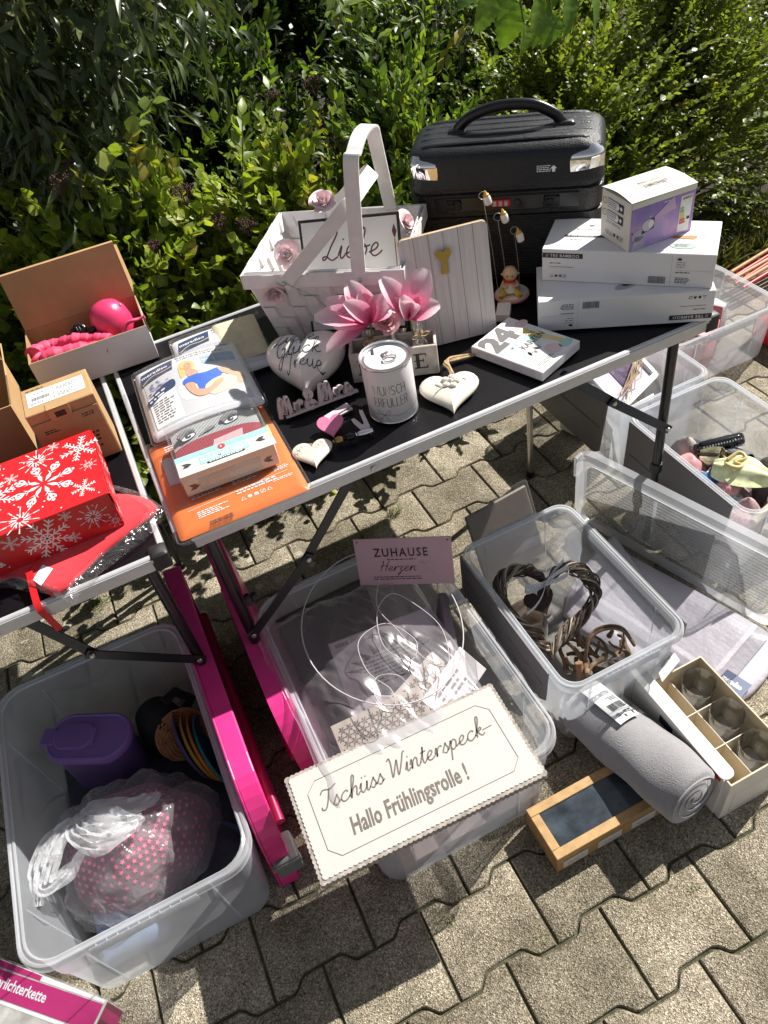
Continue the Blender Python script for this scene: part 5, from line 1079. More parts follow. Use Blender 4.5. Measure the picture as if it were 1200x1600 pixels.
for (bx, by), (wx, wy), (qx, qy) in (((778, 450), (755, 312), (757, 306)), ((792, 448), (778, 345), (784, 334)), ((812, 448), (804, 366), (808, 364))):
    w_ = MB(); a, e = Ti @ onp(bx, by + 2), Ti @ onp(wx, wy); w_.tube([a, a.lerp(e, .5) + Vector((.002, 0, 0)), e], .0009, 6)
    w_.tube([e + Vector((.009 * math.cos(k * .45 - 1.6) , 0, .009 + .009 * math.sin(k * .45 - 1.6))) for k in range(15)], .0008, 6); wo = w_.build('wire_clip', M_WIRE, t, smooth=60)
    q = Ti @ onp(qx, qy); Fb = Matrix.Translation(q + Vector((.006, -.004, -.008))) @ Matrix.Rotation(R_(-14), 4, 'Y'); k_ = MB(); k_.lathe([(.0, -.010), (.0075, -.010), (.0085, -.008), (.0085, .006), (.006, .010)], 14, 0, Fb); wb = k_.build('milk_bottle', M_WHR, wo, smooth=50)
    k_ = MB(); k_.lathe([(.0068, .009), (.0068, .013), (.004, .015), (.0026, .020), (.0, .0225)], 14, 1, Fb); k_.mi = [0] * len(k_.mi); k_.build('teat', pm('amber teat', (.62, .36, .06), .35), wo, smooth=50)
# ================================================================== PACKS ON THE RIGHT TABLE
M_FILM = clear('clear packing film', (.90, .90, .92), haze=.022, edge=.22, rough=.16, wrinkle=.10, wsc=12, gloss=.34)
M_BOXCL = clear('clear blister plastic', (.90, .91, .92), haze=.03, edge=.6, rough=.06, gloss=.6)
M_NAVY = pm('navy print', (.025, .05, .13), .45); M_GOLDP = pm('gold print', (.66, .50, .22), .5); M_SKIN = pm('printed skin', (.66, .36, .24), .5, var=.06); M_HAIR = pm('printed blond hair', (.70, .52, .20), .5, var=.15, vs=120); M_BLUEP = pm('printed blue top', (.05, .14, .55), .5, var=.12, vs=60); M_SCENE = pm('printed pale room', (.60, .60, .62), .45, var=.05, vs=12); M_WIN = pm('printed window', (.30, .44, .62), .45, var=.2, vs=40); M_SOFA = pm('printed sofa', (.72, .71, .72), .45); M_CUSH = pm('printed cushion', (.70, .60, .44), .5); M_LIPS = pm('printed lips', (.55, .16, .14), .5)
PM = [INK, WPRINT, INKG, M_NAVY, M_GOLDP, M_SKIN, M_HAIR, M_BLUEP, M_SCENE, M_WIN, M_SOFA, M_CUSH, M_LIPS, pm('lavender print', (.34, .32, .55), .5)]
M_TOTE = pm('cream cloth pack', (.70, .61, .42), .8, var=.08, vs=40)
def slab(mb, w_, d, h, r=.008, m=0, M=None, bul=.006):
    rs = []
    for i, z in ((.010, 0), (.002, .004), (0, h * .45), (.002, h - .005), (.010, h - .001), (.016, h)): rs.append([(x, y, z) for x, y in rrect(w_ - 2 * i, d - 2 * i, max(.002, r - i * .4), 4, i, i)])
    return mb.loft(rs, m, M, True, True)
def clos(pts, n=5): return [(p.x, p.y) for p in spline(pts, n, True)]
def pillow_pack(A, w_, d, h, ang, lab, full):
    M = FZ(A, ang); t = thing('pillow_pack', lab, 'pack', M, 'packed grain pillows'); b = MB(); slab(b, w_, d, h); dm = (lambda x, y, z: (.030 if full else .012) * math.sin(math.pi * max(0, min(1, x / w_))) ** .8 * (.40 + .60 * math.sin(math.pi * max(0, min(1, y / d)))) * (1 if z > h * .6 else 0)); drape(b.build('cardboard_front', pm('coated white card', (.78, .78, .80), .3, var=.03), t, smooth=50), dm)
    b = MB(); F = FR((0, 0, h + .0006), (1, 0, 0), (0, 1, 0)); z = lambda k: k * .00025
    b.poly([(.016, .016), (w_ - .016, .016), (w_ - .016, d - .050), (.110, d - .050), (.016, d - .072)], 8, F)
    if full:
        for x0, y0, x1, y1 in ((.150, d - .095, .176, d - .058), (.179, d - .095, .205, d - .056), (.208, d - .092, .222, d - .056)): b.poly([(x0, y0), (x1, y0), (x1, y1), (x0, y1)], 9, F, z(1)); b.stroke([(x0, (y0 + y1) / 2), (x1, (y0 + y1) / 2)], .002, 1, F, z=z(2))
        b.poly(clos([(.09, .06), (.10, d - .125), (.14, d - .115), (.20, d - .10), (w_ - .017, d - .11), (w_ - .017, .05)]), 10, F, z(1))
        b.poly(clos([(.106, d - .062), (.121, d - .059), (.131, d - .071), (.133, d - .092), (.128, d - .112), (.117, d - .104), (.108, d - .122), (.097, d - .128), (.097, d - .095), (.099, d - .075)]), 6, F, z(3))          # hair
        b.poly(clos([(.111, d - .105), (.124, d - .105), (.136, d - .128), (.112, d - .132)]), 5, F, z(4))                     # neck
        b.poly(clos([(.109, d - .072), (.119, d - .069), (.126, d - .079), (.126, d - .096), (.119, d - .106), (.111, d - .102), (.107, d - .087)]), 5, F, z(5))   # face
        b.poly(clos([(.105, d - .062), (.119, d - .060), (.127, d - .071), (.121, d - .0735), (.112, d - .075), (.108, d - .092), (.103, d - .09)]), 6, F, z(6))
        for sx in (-.0045, .0045): b.disc(.1175 + sx, d - .085 + sx * .25, .0016, .0010, 0, F, z(6), 8)
        b.stroke([(.1145, d - .0965), (.118, d - .0985), (.1225, d - .0955)], .0015, 12, F, z=z(6)); b.disc(.1182, d - .0905, .0009, .0014, 12, F, z(5.5), 8)
        b.poly(clos([(.098, d - .142), (.120, d - .132), (.150, d - .134), (.180, d - .124), (.186, d - .142), (.176, d - .160), (.168, d - .186), (.128, d - .190), (.122, d - .164), (.100, d - .160)]), 7, F, z(4.5))   # blue top
        b.poly(clos([(.100, d - .158), (.118, d - .160), (.122, d - .184), (.142, d - .190), (.172, d - .172), (.176, d - .180), (.146, d - .204), (.122, d - .208), (.106, d - .190)]), 5, F, z(6))   # near arm
        b.poly(clos([(.176, d - .126), (.190, d - .130), (.214, d - .148), (.222, d - .176), (.208, d - .194), (.202, d - .184), (.206, d - .168), (.182, d - .148)]), 5, F, z(6))
        b.poly(clos([(.136, d - .186), (.164, d - .164), (.196, d - .158), (.210, d - .170), (.206, d - .195), (.15, d - .215)]), 11, F, z(5))
        b.poly(clos([(.150, d - .186), (.168, d - .170), (.180, d - .170), (.166, d - .184)]), 5, F, z(7))
        b.poly(clos([(.030, d - .150), (.034, d - .125), (.044, d - .128), (.050, d - .140), (.048, d - .155)]), 1, F, z(2))
        rr = random.Random(5)
        for k in range(26): b.disc(.038 + rr.gauss(0, .012), d - .112 + rr.gauss(0, .009), .004, .003, 13 if rr.random() < .6 else 2, F, z(2.5), 7)
        b.poly([(.016, .02), (.078, .02), (.078, .125), (.045, .118), (.016, .102)], 1, F, z(2)); b.poly(clos([(.015, .098), (.045, .112), (.079, .118), (.079, .148), (.045, .140), (.015, .122)], 4), 3, F, z(3)); b.lines(.022, .108, .046, .022, 2, F @ Matrix.Rotation(R_(10), 4, 'Z') @ Matrix.Translation((.015, -.008, 0)), 1, z(4), 3); b.lines(.022, .03, .050, .070, 9, F, 2, z(4), 6)
    b.poly([(.010, d - .078), (.086, d - .072), (.092, d - .022), (.016, d - .028)], 3, F, z(3)); b.stroke([(.014, d - .072), (.04, d - .058), (.066, d - .062), (.088, d - .056)], .0032, 4, F, z=z(4)); b.text('meradiso', .019, d - .050, .0125, F @ Matrix.Rotation(R_(1), 4, 'Z'), sx=.98, bold=.02, m=1, z=z(4))
    b.text('Körnerkissen', .098, d - .030, .0125, F, sx=.95, m=2, z=z(3)); b.lines(.100, d - .042, .11, .006, 1, F, 2, z(3), 9, .5, .1); b.poly([(w_ - .045, d - .017), (w_ - .018, d - .017), (w_ - .018, d - .014), (w_ - .045, d - .014)], 0, F, z(3))
    drape(b.build('front_print', PM, t), dm)
    f = MB(); slab(f, w_ + .012, d + .014, h + .006, .006, 0, Matrix.Translation((-.006, -.007, -.0005)))
    for k in range(14):
        a = k / 13; f.add([(a * w_, d + .006, h * .5), (a * w_ + .02, d + .007, h * .5), (a * w_ + .017, d + .018, h * .5 + .006 * math.sin(k * 2.1)), (a * w_ + .003, d + .019, h * .4 + .005 * math.cos(k * 1.7))], [(0, 1, 2, 3)])
    drape(f.build('film', M_FILM, t, smooth=60), dm); return t
pillow_pack((.135, .43, TT), .205, .225, .013, R_(-4), 'rear grain-pillow pack in film, half covered, at the back edge of the table', False)
b = MB(); M = FZ((.235, .46, TT + .0145), R_(-6)); slab(b, .105, .185, .012); b.build('cloth_pack', M_TOTE, M=M, smooth=50, label='cream cloth item lying on the rear pillow pack next to the basket', cat='cloth')
# orange heating-pillow card at the front
M = FZ((.008, -.010, TT), R_(-1)); wO, dO, hO = .250, .300, .012; M_ORA = pm('orange print', (.72, .17, .035), .42, var=.04)
t = thing('pillow_pack', 'orange printed pillow pack in clear film at the front left corner of the table', 'pack', M, 'packed grain pillows'); b = MB(); slab(b, wO, dO, hO); b.build('cardboard_back', M_ORA, t, smooth=50)
b = MB(); F = FR((0, 0, hO + .0006), (1, 0, 0), (0, 1, 0)); z = lambda k: k * .00025
b.poly([(.016, .150), (.075, .150), (.080, .235), (.016, .235)], 8, F, z(1)); b.poly(clos([(.02, .155), (.06, .155), (.055, .19), (.04, .23), (.02, .23)]), 10, F, z(2)); b.poly([(.20, .155), (wO - .014, .155), (wO - .014, .27), (.21, .27)], 1, F, z(1)); b.poly(clos([(.205, .18), (.235, .18), (.234, .25), (.212, .25)]), 14, F, z(2))
for x, y, w_, h_, r_, sd in ((.030, .245, .08, .030, 4, 1), (.045, .085, .085, .024, 4, 2), (.045, .030, .065, .020, 4, 3), (.125, .052, .085, .014, 2, 4), (.125, .082, .06, .016, 3, 5), (.205, .075, .036, .012, 3, 6), (.195, .048, .045, .008, 2, 7)): b.lines(x, y, w_, h_, r_, F, 1, z(2), sd)
b.stroke([(.030, .061), (wO - .02, .068)], .0008, 1, F, z=z(2)); b.stroke([(.118, .102), (.135, .118), (.165, .122)], .001, 1, F, z=z(2)); small_icons(b, F, .128, .034, .0085, 5, 1); b.text('CE', .172, .060, .008, F, m=1, z=z(2)); b.bars(.060, .003, .045, .012, F, 0, 20, z(2)); small_icons(b, F, wO - .05, .122, .011, 2, 0)
b.build('back_print', PM + [pm('pale green print', (.55, .66, .36), .5)], t)
f = MB(); slab(f, wO + .012, dO + .014, hO + .005, .006, 0, Matrix.Translation((-.006, -.006, -.0005)))
for k in range(16):
    a = k / 15; f.add([(a * wO, -.005, hO * .4), (a * wO + .018, -.005, hO * .4), (a * wO + .016, -.013, hO * .3 + .004 * math.sin(k * 2.1)), (a * wO + .002, -.014, hO * .3 + .004 * math.cos(k * 1.7))], [(0, 1, 2, 3)])
f.build('film', M_FILM, t, smooth=60)
pillow_pack((.030, .272, TT + .0175), .238, .262, .016, R_(-2.5), 'printed pillow pack showing a woman in a blue top, leaning over the orange pack', True)
# boxed knitted warming pillow
M = FZ((.049, .080, TT + .0178), R_(-3)); wW, dW, hW = .184, .172, .050; t = thing('warming_pillow_box', 'clear box with a knitted grey and red face pillow and mint Wärmekissen band', 'box', M)
def knit(name, col, sc=900):
    m, n, p, o = nodes(name); c = coord(n); wv = n.nodes.new('ShaderNodeTexWave'); wv.inputs['Scale'].default_value = 120; wv.inputs['Distortion'].default_value = .6; n.links.new(c, wv.inputs['Vector'])
    v = n.nodes.new('ShaderNodeTexNoise'); v.inputs['Scale'].default_value = 300; n.links.new(c, v.inputs['Vector']); f = math_(n, 'ADD', wv.outputs['Fac'], math_(n, 'MULTIPLY', v.outputs[0], .5))
    n.links.new(ramp(n, f, [(.2, tuple(x * .80 for x in col)), (.7, col), (1.2, tuple(min(1, x * 1.2) for x in col))]), p.inputs['Base Color']); p.inputs['Roughness'].default_value = .95; p.inputs['Sheen Weight'].default_value = .3
    n.links.new(bump(n, f, .9, .002), p.inputs['Normal']); return m
M_KG, M_KR, M_KD, M_KP = knit('grey knit', (.46, .47, .47)), knit('red knit', (.38, .03, .05)), knit('dark grey knit', (.27, .27, .27)), pm('pale pink reflection', (.60, .36, .38), .9)
def pz(x, y): u_, v_ = x / wW, y / dW; return hW - .006 - .014 * (abs(2 * u_ - 1) ** 4) - .012 * max(0, (v_ - .75) / .25) ** 2
k_ = MB(); k_.grid(lambda u_, v_: (.006 + (wW - .012) * u_, .095 + (dW - .098) * v_, pz(.006 + (wW - .012) * u_, .095 + (dW - .098) * v_)), 24, 14); k_.grid(lambda u_, v_: (.006 + (wW - .012) * u_, dW - .003 - .001 * v_, pz(.006 + (wW - .012) * u_, dW - .005) * (1 - v_)), 24, 2); kn = k_.build('knit_face', M_KG, t, smooth=80)
k_ = MB(); k_.grid(lambda u_, v_: (.006 + (wW - .012) * u_, .060 + .040 * v_ + .004 * math.sin(u_ * 3.1), pz(.006 + (wW - .012) * u_, .08) + .001), 24, 6); k_.build('knit_scarf', M_KR, t, smooth=80)
k_ = MB(); k_.poly([(.078, .0625), (.138, .0625), (.142, .086), (.084, .080)], 0, z=hW - .003); k_.build('reflection_patch', M_KP, t)  # pale pink rectangle painted in for a reflection over the knit
for ex, ey, a in ((.040, .118, .25), (.128, .126, .15)):
    e = MB(); Fe = FZ((ex, ey, hW - .0045), a) @ Matrix.Scale(.66, 4); e.poly(clos([(-.022, -.010), (.0, -.013), (.022, -.006), (.022, .008), (0, .012), (-.022, .004)]), 0, Fe); e.poly(clos([(-.019, -.008), (.0, -.011), (.019, -.005), (.019, .007), (0, .010), (-.019, .003)]), 1, Fe, .0004); e.disc(0, 0, .0095, .0085, 0, Fe, .0008); e.disc(.003, .003, .0028, None, 1, Fe, .0012, 10); e.build('eye', [INK, pm('eye white', (.72, .76, .80), .4)], t)  # small white disc on the pupil is a painted glint
    l = MB(); l.tube(spline([Fe @ Vector((-.026, .007, -.001)), Fe @ Vector((-.01, .015, .004)), Fe @ Vector((.01, .018, .004)), Fe @ Vector((.026, .013, -.001))], 5), .0065, 10); l.tube(spline([Fe @ Vector((-.022, .014, .002)), Fe @ Vector((0, .022, .005)), Fe @ Vector((.024, .018, .001))], 5), .005, 10); l.build('eyelid', M_KD, t, smooth=80)
k_ = MB(); k_.stroke([(.062, .112), (.085, .117), (.098, .125)], .0035, 0, z=hW - .0025); k_.disc(.083, .120, .010, .005, 0, z=hW - .0022, a=.3); k_.build('nose', M_KD, t)
M_CREAMC = pm('cream card', (.74, .70, .60), .45, var=.05, vs=20)
b = MB(); b.box((.002, .0012, .002), (wW - .002, .060, hW - .001)); bd = b.build('card_band', M_CREAMC, t)
b = MB(); F = FR((0, 0, hW - .0006), (1, 0, 0), (0, 1, 0))
b.poly([(.002, .044), (wW - .002, .044), (wW - .002, .060), (.002, .060)], 0, F); b.poly([(.045, .018), (.140, .018), (.140, .040), (.045, .040)], 0, F, .0002)
b.text('WÄRMEKISSEN', .047, .0235, .0115, F, sx=.86, bold=.022, m=1, z=.0005); b.poly([(.058, .014), (.130, .014), (.130, .019), (.058, .019)], 2, F, .0006); b.lines(.062, .0145, .064, .004, 1, F, 1, .0008, 3, .5, .05); b.disc(.092, .050, .0075, None, 3, F, .0004); b.text('S', .0893, .0472, .0058, F, bold=.03, m=1, z=.0007)
for s, x in ((1, .026), (-1, .158)):
    for k in range(2): b.poly([(x - s * .010 - s * .005 * k, .023), (x - s * .004 - s * .005 * k, .023), (x + s * .004 - s * .005 * k, .029), (x - s * .004 - s * .005 * k, .035), (x - s * .010 - s * .005 * k, .035), (x - s * .004 - s * .005 * k, .029)][::s], 2, F, .0004 + k * .0001)
F = FR((0, .0006, 0), (1, 0, 0), (0, 0, 1)); b.poly([(.03, .006), (.15, .006), (.15, .034), (.03, .034)], 5, F); b.text('WÄRMEKISSEN', .047, .014, .0125, F, sx=.84, m=4, z=.0003)
for s, x in ((1, .026), (-1, .158)):
    for k in range(2): b.poly([(x - s * .010 - s * .005 * k, .014), (x - s * .004 - s * .005 * k, .014), (x + s * .004 - s * .005 * k, .020), (x - s * .004 - s * .005 * k, .026), (x - s * .010 - s * .005 * k, .026), (x - s * .004 - s * .005 * k, .020)][::s], 2, F, .0004 + k * .0001)
b.build('band_print', [pm('mint print bright', (.36, .70, .62), .5), WPRINT, INK, pm('red print', (.60, .04, .05), .5), M_CREAMC, pm('pale mint print', (.50, .62, .56), .5)], bd)
b = MB(); b.box((0, 0, 0), (wW, dW, hW)); b.build('clear_box', M_BOXCL, t, bevel=.002)

# ================================================================== ON THE LEFT TABLE
M_KRAFT = pm('brown kraft board', (.44, .27, .125), .75, var=.07, vs=25, bs=.15, bsc=90); M_KRIN = pm('raw kraft inside', (.40, .25, .12), .8, var=.08, vs=40, bs=.2, bsc=120); M_WLIL = pm('white shoe-box paper', (.70, .66, .68), .5, var=.03)
def openbox(mb, w_, d, h, th=.003, mo=0, mi=1, M=None):
    mb.box((0, 0, 0), (w_, d, th), {'*': mo, 't': mi}, M); mb.box((0, 0, th), (w_, th, h), {'*': mo, 'k': mi, 't': mi}, M); mb.box((0, d - th, th), (w_, d, h), {'*': mo, 'f': mi, 't': mi}, M); mb.box((0, th, th), (th, d - th, h), {'*': mo, 'r': mi, 't': mi}, M); mb.box((w_ - th, th, th), (w_, d - th, h), {'*': mo, 'l': mi, 't': mi}, M)
A = Vector((-.158, .640, TT)); B = Vector((.113, .628, TT)); M = FAB(A, B, TT + .0005); wS = (B - A).length; dS, hS = .163, .086
t = thing('open_carton', 'open white carton with raised brown lid holding a pink lamp ball, at the rear edge', 'carton', M); b = MB(); openbox(b, wS, dS, hS); b.build('carton_body', [M_WLIL, M_KRIN], t)
b = MB(); L = .128; Fl = FR((0, dS, hS), (1, 0, 0), (0, .20, 1)); b.box((0.002, 0, 0), (wS - .002, L, .003), {'*': 0, 't': 0, 'b': 1}, Fl)
b.box((.002, L + .0005, -.018), (wS - .002, L + .0035, .002), 0, Fl)
ld = b.build('lid', [M_KRAFT, M_WLIL], t)
for x, s in ((.0035, 1), (wS - .0035, -1)):
    b = MB(); Fs = FR(Fl @ Vector((x, 0, -.001)), Fl.to_3x3() @ Vector((0, 1, 0)), Fl.to_3x3() @ Vector((-s * .18, 0, -1))); b.prism([(.008, 0), (L - .004, 0), (L - .010, .034), (.022, .045)] if s > 0 else [(.008, 0), (.022, -0.0), (L - .004, 0), (L - .010, .034), (.022, .045)], -.0012, .0012, 0, Fs); b.build('side_flap', M_KRAFT, ld)
b = MB(); b.box((wS + .0005, .004, hS - .02), (wS + .0025, .05, hS + .002)); b.build('tuck_slot', INK, t)
Mi = M
M_BALL = pm('pink lacquer', (.78, .045, .16), .34, var=.03, coat=.25); M_PINKS = pm('pink foam strap', (.72, .07, .16), .6, var=.1, vs=40, bs=.3, bsc=60)
c = Mi @ Vector((.198, .095, .006)); t = thing('lamp_ball', 'glossy pink lamp ball standing in the open carton', 'lamp', Matrix.Translation(c)); b = MB(); b.lathe([(.0, .0), (.036, .0), (.047, .016), (.0495, .046), (.0485, .072), (.042, .096), (.030, .112), (.014, .120), (.0, .1215)], 36); b.build('shade', M_BALL, t, smooth=80)
b = MB(); b.lathe([(.0, .004), (.002, .003), (.003, 0)], 10, 0, Matrix.Translation((.034, -.012, .105)), True); b.build('stud', M_STEEL, t, smooth=60)
mb = MB(); r = random.Random(4)
q = spline([Mi @ Vector(p) for p in ((.012, .05, .082), (.02, .075, .076), (.05, .09, .066), (.085, .080, .070), (.12, .068, .070), (.155, .052, .066), (.185, .030, .064))], 10); q2_ = spline([Mi @ Vector(p) for p in ((.012, .045, .072), (.024, .035, .062), (.05, .030, .074), (.09, .028, .070), (.13, .022, .064), (.17, .02, .058))], 10)
for qq, rad in ((q, .017), (q2_, .019)): mb.tube(qq, [rad * (1 + .07 * math.sin(i * .9) + .10 * math.sin(i * .37 + 1) + .05 * math.sin(i * 2.3)) for i in range(len(qq))], 12, flat_=.85)
for i in range(10): p_ = Mi @ Vector((.02 + r.uniform(0, .03), .03 + r.uniform(0, .05), .03 + r.uniform(0, .03))); mb.lathe([(.0, -.010), (.011, -.004), (.012, .004), (0, .010)], 10, 0, Matrix.Translation(p_) @ Matrix.Rotation(r.uniform(0, 3), 4, 'X'))
q = Mi @ Vector((.245, .035, .080)); mb.tube(spline([q + Vector(p) for p in ((-.03, 0, -.01), (-.015, .005, .004), (0, .004, .008), (.016, .008, .004), (.03, .006, .006))], 5), .0045, 10)
tag(mb.build('padded_strap', M_PINKS, M=Matrix.Translation(Mi @ Vector((.02, .04, .006))), world=True, smooth=60), 'ribbed pink padded strap bundled in the left half of the open carton', 'strap')
mb = MB(); c = Mi @ Vector((.118, .085, .088))
for k in range(7): a = r.uniform(0, 3); mb.tube([c + Vector((.024 * math.cos(a2) * math.cos(a) , .012 * math.sin(a2) + r.uniform(-.002, .002), .016 * math.sin(a2) * math.sin(a + .6) - .012 + .008 * math.cos(a2))) for a2 in [j * .4189 for j in range(15)]], .0028, 7, closed=True)
mb.tube([c + Vector((.028, -.012, -.012)), c + Vector((.05, -.02, -.016))], .008, 12); mb.lathe([(0, -.008), (.009, -.006), (.010, .004), (.0, .008)], 14, 0, Matrix.Translation(c + Vector((.034, -.016, -.006))))
tag(mb.build('power_cable', M_BLK, M=Matrix.Translation(c), world=True, smooth=60), 'black power cable coil with plug lying beside the pink lamp ball', 'cable')
mb = MB()
for pts in (((.058, .095, .082), (.064, .080, .086), (.074, .062, .086)), ((.082, .060, .084), (.095, .058, .083), (.105, .055, .082)), ((.11, .05, .081), (.13, .046, .078))): mb.ribbon([Mi @ Vector(p) for p in pts], Vector((.002, .003, .001)), .001)
# closed kraft carton with label
w_, d_, h_ = .132, .103, .149; M = FZ((-.168, .320, TT + .0005)); t = thing('kraft_carton', 'closed brown carton with a white size label on top, behind the red snowflake box', 'carton', M)
b = MB(); b.rbox((0, .003, 0), (w_, d_, h_), .0015); b.build('carton_body', M_KRAFT, t, smooth=30)
b = MB(); b.rbox((.002, 0, .004), (w_ - .002, .0025, h_ - .022), .0008); b.build('front_flap', pm('brown kraft shaded flap', (.42, .255, .12), .75, var=.07, vs=25), t, smooth=30)  # darker copy of the kraft, front shade put into its colour
b = MB(); b.rbox((.040, -.0018, h_ - .026), (.082, .0005, h_ + .0012), .0008); b.box((.040, -.0018, h_ - .0002), (.082, .022, h_ + .0015)); tb = b.build('tuck_tab', M_KRAFT, t, smooth=30)
b = MB(); b.box((.052, -.0024, h_ - .020), (.072, -.0019, h_ - .008)); b.build('tab_slot', pm('dark slot', (.05, .03, .018), .9), tb)
b = MB(); F = FR((0, 0, h_ + .0006), (1, 0, 0), (0, 1, 0)); b.poly([(.010, .030), (.122, .030), (.122, .083), (.010, .083)], 1, F); b.stroke([(.062, .032), (.062, .082)], .001, 0, F, z=.0002); b.text('33 XL', .022, .068, .009, F, sx=1.0, m=2, z=.0003); b.bars(.018, .048, .036, .012, F, 0, 22, .0003); b.lines(.016, .034, .04, .010, 3, F, 2, .0003, 2); b.lines(.068, .060, .048, .016, 4, F, 2, .0003, 3); b.lines(.068, .036, .04, .018, 4, F, 2, .0003, 4); b.lines(.010, .088, .045, .005, 1, F, 0, .0001, 5)
b.build('label_print', [INK, WPRINT, INKG], t); b = MB(); F = FR((0, -.0008, 0), (1, 0, 0), (0, 0, 1)); b.lines(.018, .098, .028, .010, 2, F, 0, 0, 6); b.lines(.095, .108, .026, .010, 2, F, 0, 0, 7); b.lines(.05, .030, .06, .010, 1, F, 0, 0, 8); b.lines(.092, .045, .022, .028, 3, F, 0, 0, 9)
b.build('print', [INK, WPRINT, INKG], t)
# open brown carton at the left edge
w_, d_, h_ = .26, .205, .118; M = FZ((-.460, .441, TT + .0005)); t = thing('open_carton', 'open brown carton at the left picture edge beside the closed carton', 'carton', M); b = MB(); openbox(b, w_, d_, h_, .003); b.build('carton_body', [M_KRAFT, M_KRIN], t)
b = MB(); b.box((.002, 0, 0), (w_ - .002, .10, .003), 0, FR((0, d_ - .003, h_ + .0005), (1, 0, 0), (0, .55, 1))); b.build('lid_flap', M_KRAFT, t)
b = MB(); b.prism([(0, 0), (.196, 0), (.18, .045), (.03, .05)], 0, .003, 0, FR((w_ - .001, .005, h_ + .0005), (0, 1, 0), (.35, 0, 1))); b.build('side_flap', M_KRAFT, t)
# red snowflake gift box on the red packed cloth
M_REDB = pm('red gift card', (.62, .014, .018), .32, var=.05); M_SNOW = pm('white snowflake print', (.80, .74, .74), .35)
w_, d_, h_ = .345, .207, .081; M = FZ((-.412, .074, TT + .0205)); b = MB(); b.rbox((.002, .002, 0), (w_ - .004, d_ - .002, h_ - .002), .001); gb = b.build('gift_box', M_REDB, M=M, smooth=30, label='red gift box printed with white snowflakes at the left picture edge', cat='gift box')
b = MB(); b.rbox((0, 0, h_ - .0018), (w_ - .002, d_, h_ + .0012), .0006); b.rbox((w_ - .0018, .0, h_ - .038), (w_, d_, h_), .0006); b.build('lid', M_REDB, gb, smooth=30)
def flake(b, F, x, y, R1, kind, z=.0003, arms=8, rot=0.0):
    wv_ = R1 * .062
    for k in range(arms):
        a = rot + 2 * math.pi * k / arms; ca, sa = math.cos(a), math.sin(a); T_ = lambda u_, v_: (x + u_ * ca - v_ * sa, y + u_ * sa + v_ * ca)
        if kind == 0:
            b.poly([T_(R1 * .12, 0), T_(R1 * .35, -R1 * .07), T_(R1 * .62, 0), T_(R1 * .35, R1 * .07)], 0, F, z); b.stroke([T_(R1 * .5, 0), T_(R1 * .95, 0)], wv_, 0, F, z=z, smooth=False); b.disc(*T_(R1 * .97, 0), R1 * .06, None, 0, F, z, 8)
            for s in (-1, 1): b.stroke([T_(R1 * .62, 0), T_(R1 * .78, s * R1 * .12), T_(R1 * .90, s * R1 * .10), T_(R1 * .84, s * R1 * .05)], wv_ * .9, 0, F, 3, z + .0001); b.poly([T_(R1 * .46, 0), T_(R1 * .62, s * R1 * .16), T_(R1 * .55, s * R1 * .04)], 0, F, z + .0001)
        elif kind == 1:
            b.poly([T_(R1 * .18, -R1 * .05), T_(R1 * .75, 0), T_(R1 * .18, R1 * .05)], 0, F, z); b.stroke([T_(R1 * .7, 0), T_(R1, 0)], wv_, 0, F, z=z, smooth=False); b.disc(*T_(R1, 0), R1 * .05, None, 0, F, z, 8); b.stroke([T_(R1 * .3, 0), (x + R1 * .55 * math.cos(a + math.pi / arms), y + R1 * .55 * math.sin(a + math.pi / arms))], wv_, 0, F, z=z + .0001, smooth=False)
        else:
            b.stroke([T_(0, 0), T_(R1, 0)], wv_, 0, F, z=z, smooth=False)
            for q in (.35, .6, .82):
                for s in (-1, 1): b.stroke([T_(R1 * q, 0), T_(R1 * (q + .16), s * R1 * .16)], wv_ * .9, 0, F, z=z + .0001, smooth=False); b.disc(*T_(R1 * (q + .16), s * R1 * .16), R1 * .035, None, 0, F, z + .0002, 6)
    if kind == 2: b.stroke([(x + R1 * .25 * math.cos(k * .3927), y + R1 * .25 * math.sin(k * .3927)) for k in range(17)], wv_, 0, F, 2, z + .0003)
b = MB(); F = FR((0, 0, h_ + .0012), (1, 0, 0), (0, 1, 0)); W0 = w_
for x, y, R1, kd, ar in ((W0 - .105, .095, .058, 0, 8), (W0 - .200, .110, .045, 2, 8), (W0 - .110, .172, .032, 1, 10), (W0 - .205, .188, .030, 2, 8), (W0 - .030, .160, .036, 2, 6), (W0 - .155, .020, .034, 1, 10), (W0 - .250, .035, .036, 1, 10), (W0 - .290, .12, .05, 0, 8), (W0 - .040, .040, .022, 2, 6), (W0 - .022, .100, .016, 1, 8), (W0 - .255, .165, .022, 1, 8), (W0 - .160, .145, .014, 2, 6), (W0 - .075, .196, .012, 2, 6)): flake(b, F, x, y, R1, kd, arms=ar, rot=.2)
rr = random.Random(2)
for k in range(40): b.disc(W0 - rr.uniform(.005, .34), rr.uniform(.005, .2), .0017, None, 0, F, .0002, 7)
F = FR((0, .0014, 0), (1, 0, 0), (0, 0, 1))
for x, y, R1, kd, ar in ((W0 - .130, .038, .042, 2, 8), (W0 - .045, .045, .026, 1, 10), (W0 - .245, .036, .036, 0, 8), (W0 - .085, .07, .012, 2, 6), (W0 - .185, .058, .016, 2, 6), (W0 - .09, .018, .012, 2, 6), (W0 - .015, .018, .014, 1, 8)): flake(b, F, x, y, R1, kd, arms=ar, rot=.3)
for k in range(24): b.disc(W0 - rr.uniform(.01, .33), rr.uniform(.006, h_ - .01), .0014, None, 0, F, .0002, 7)
F = FR((W0 + .0006, 0, 0), (0, 1, 0), (0, 0, 1))
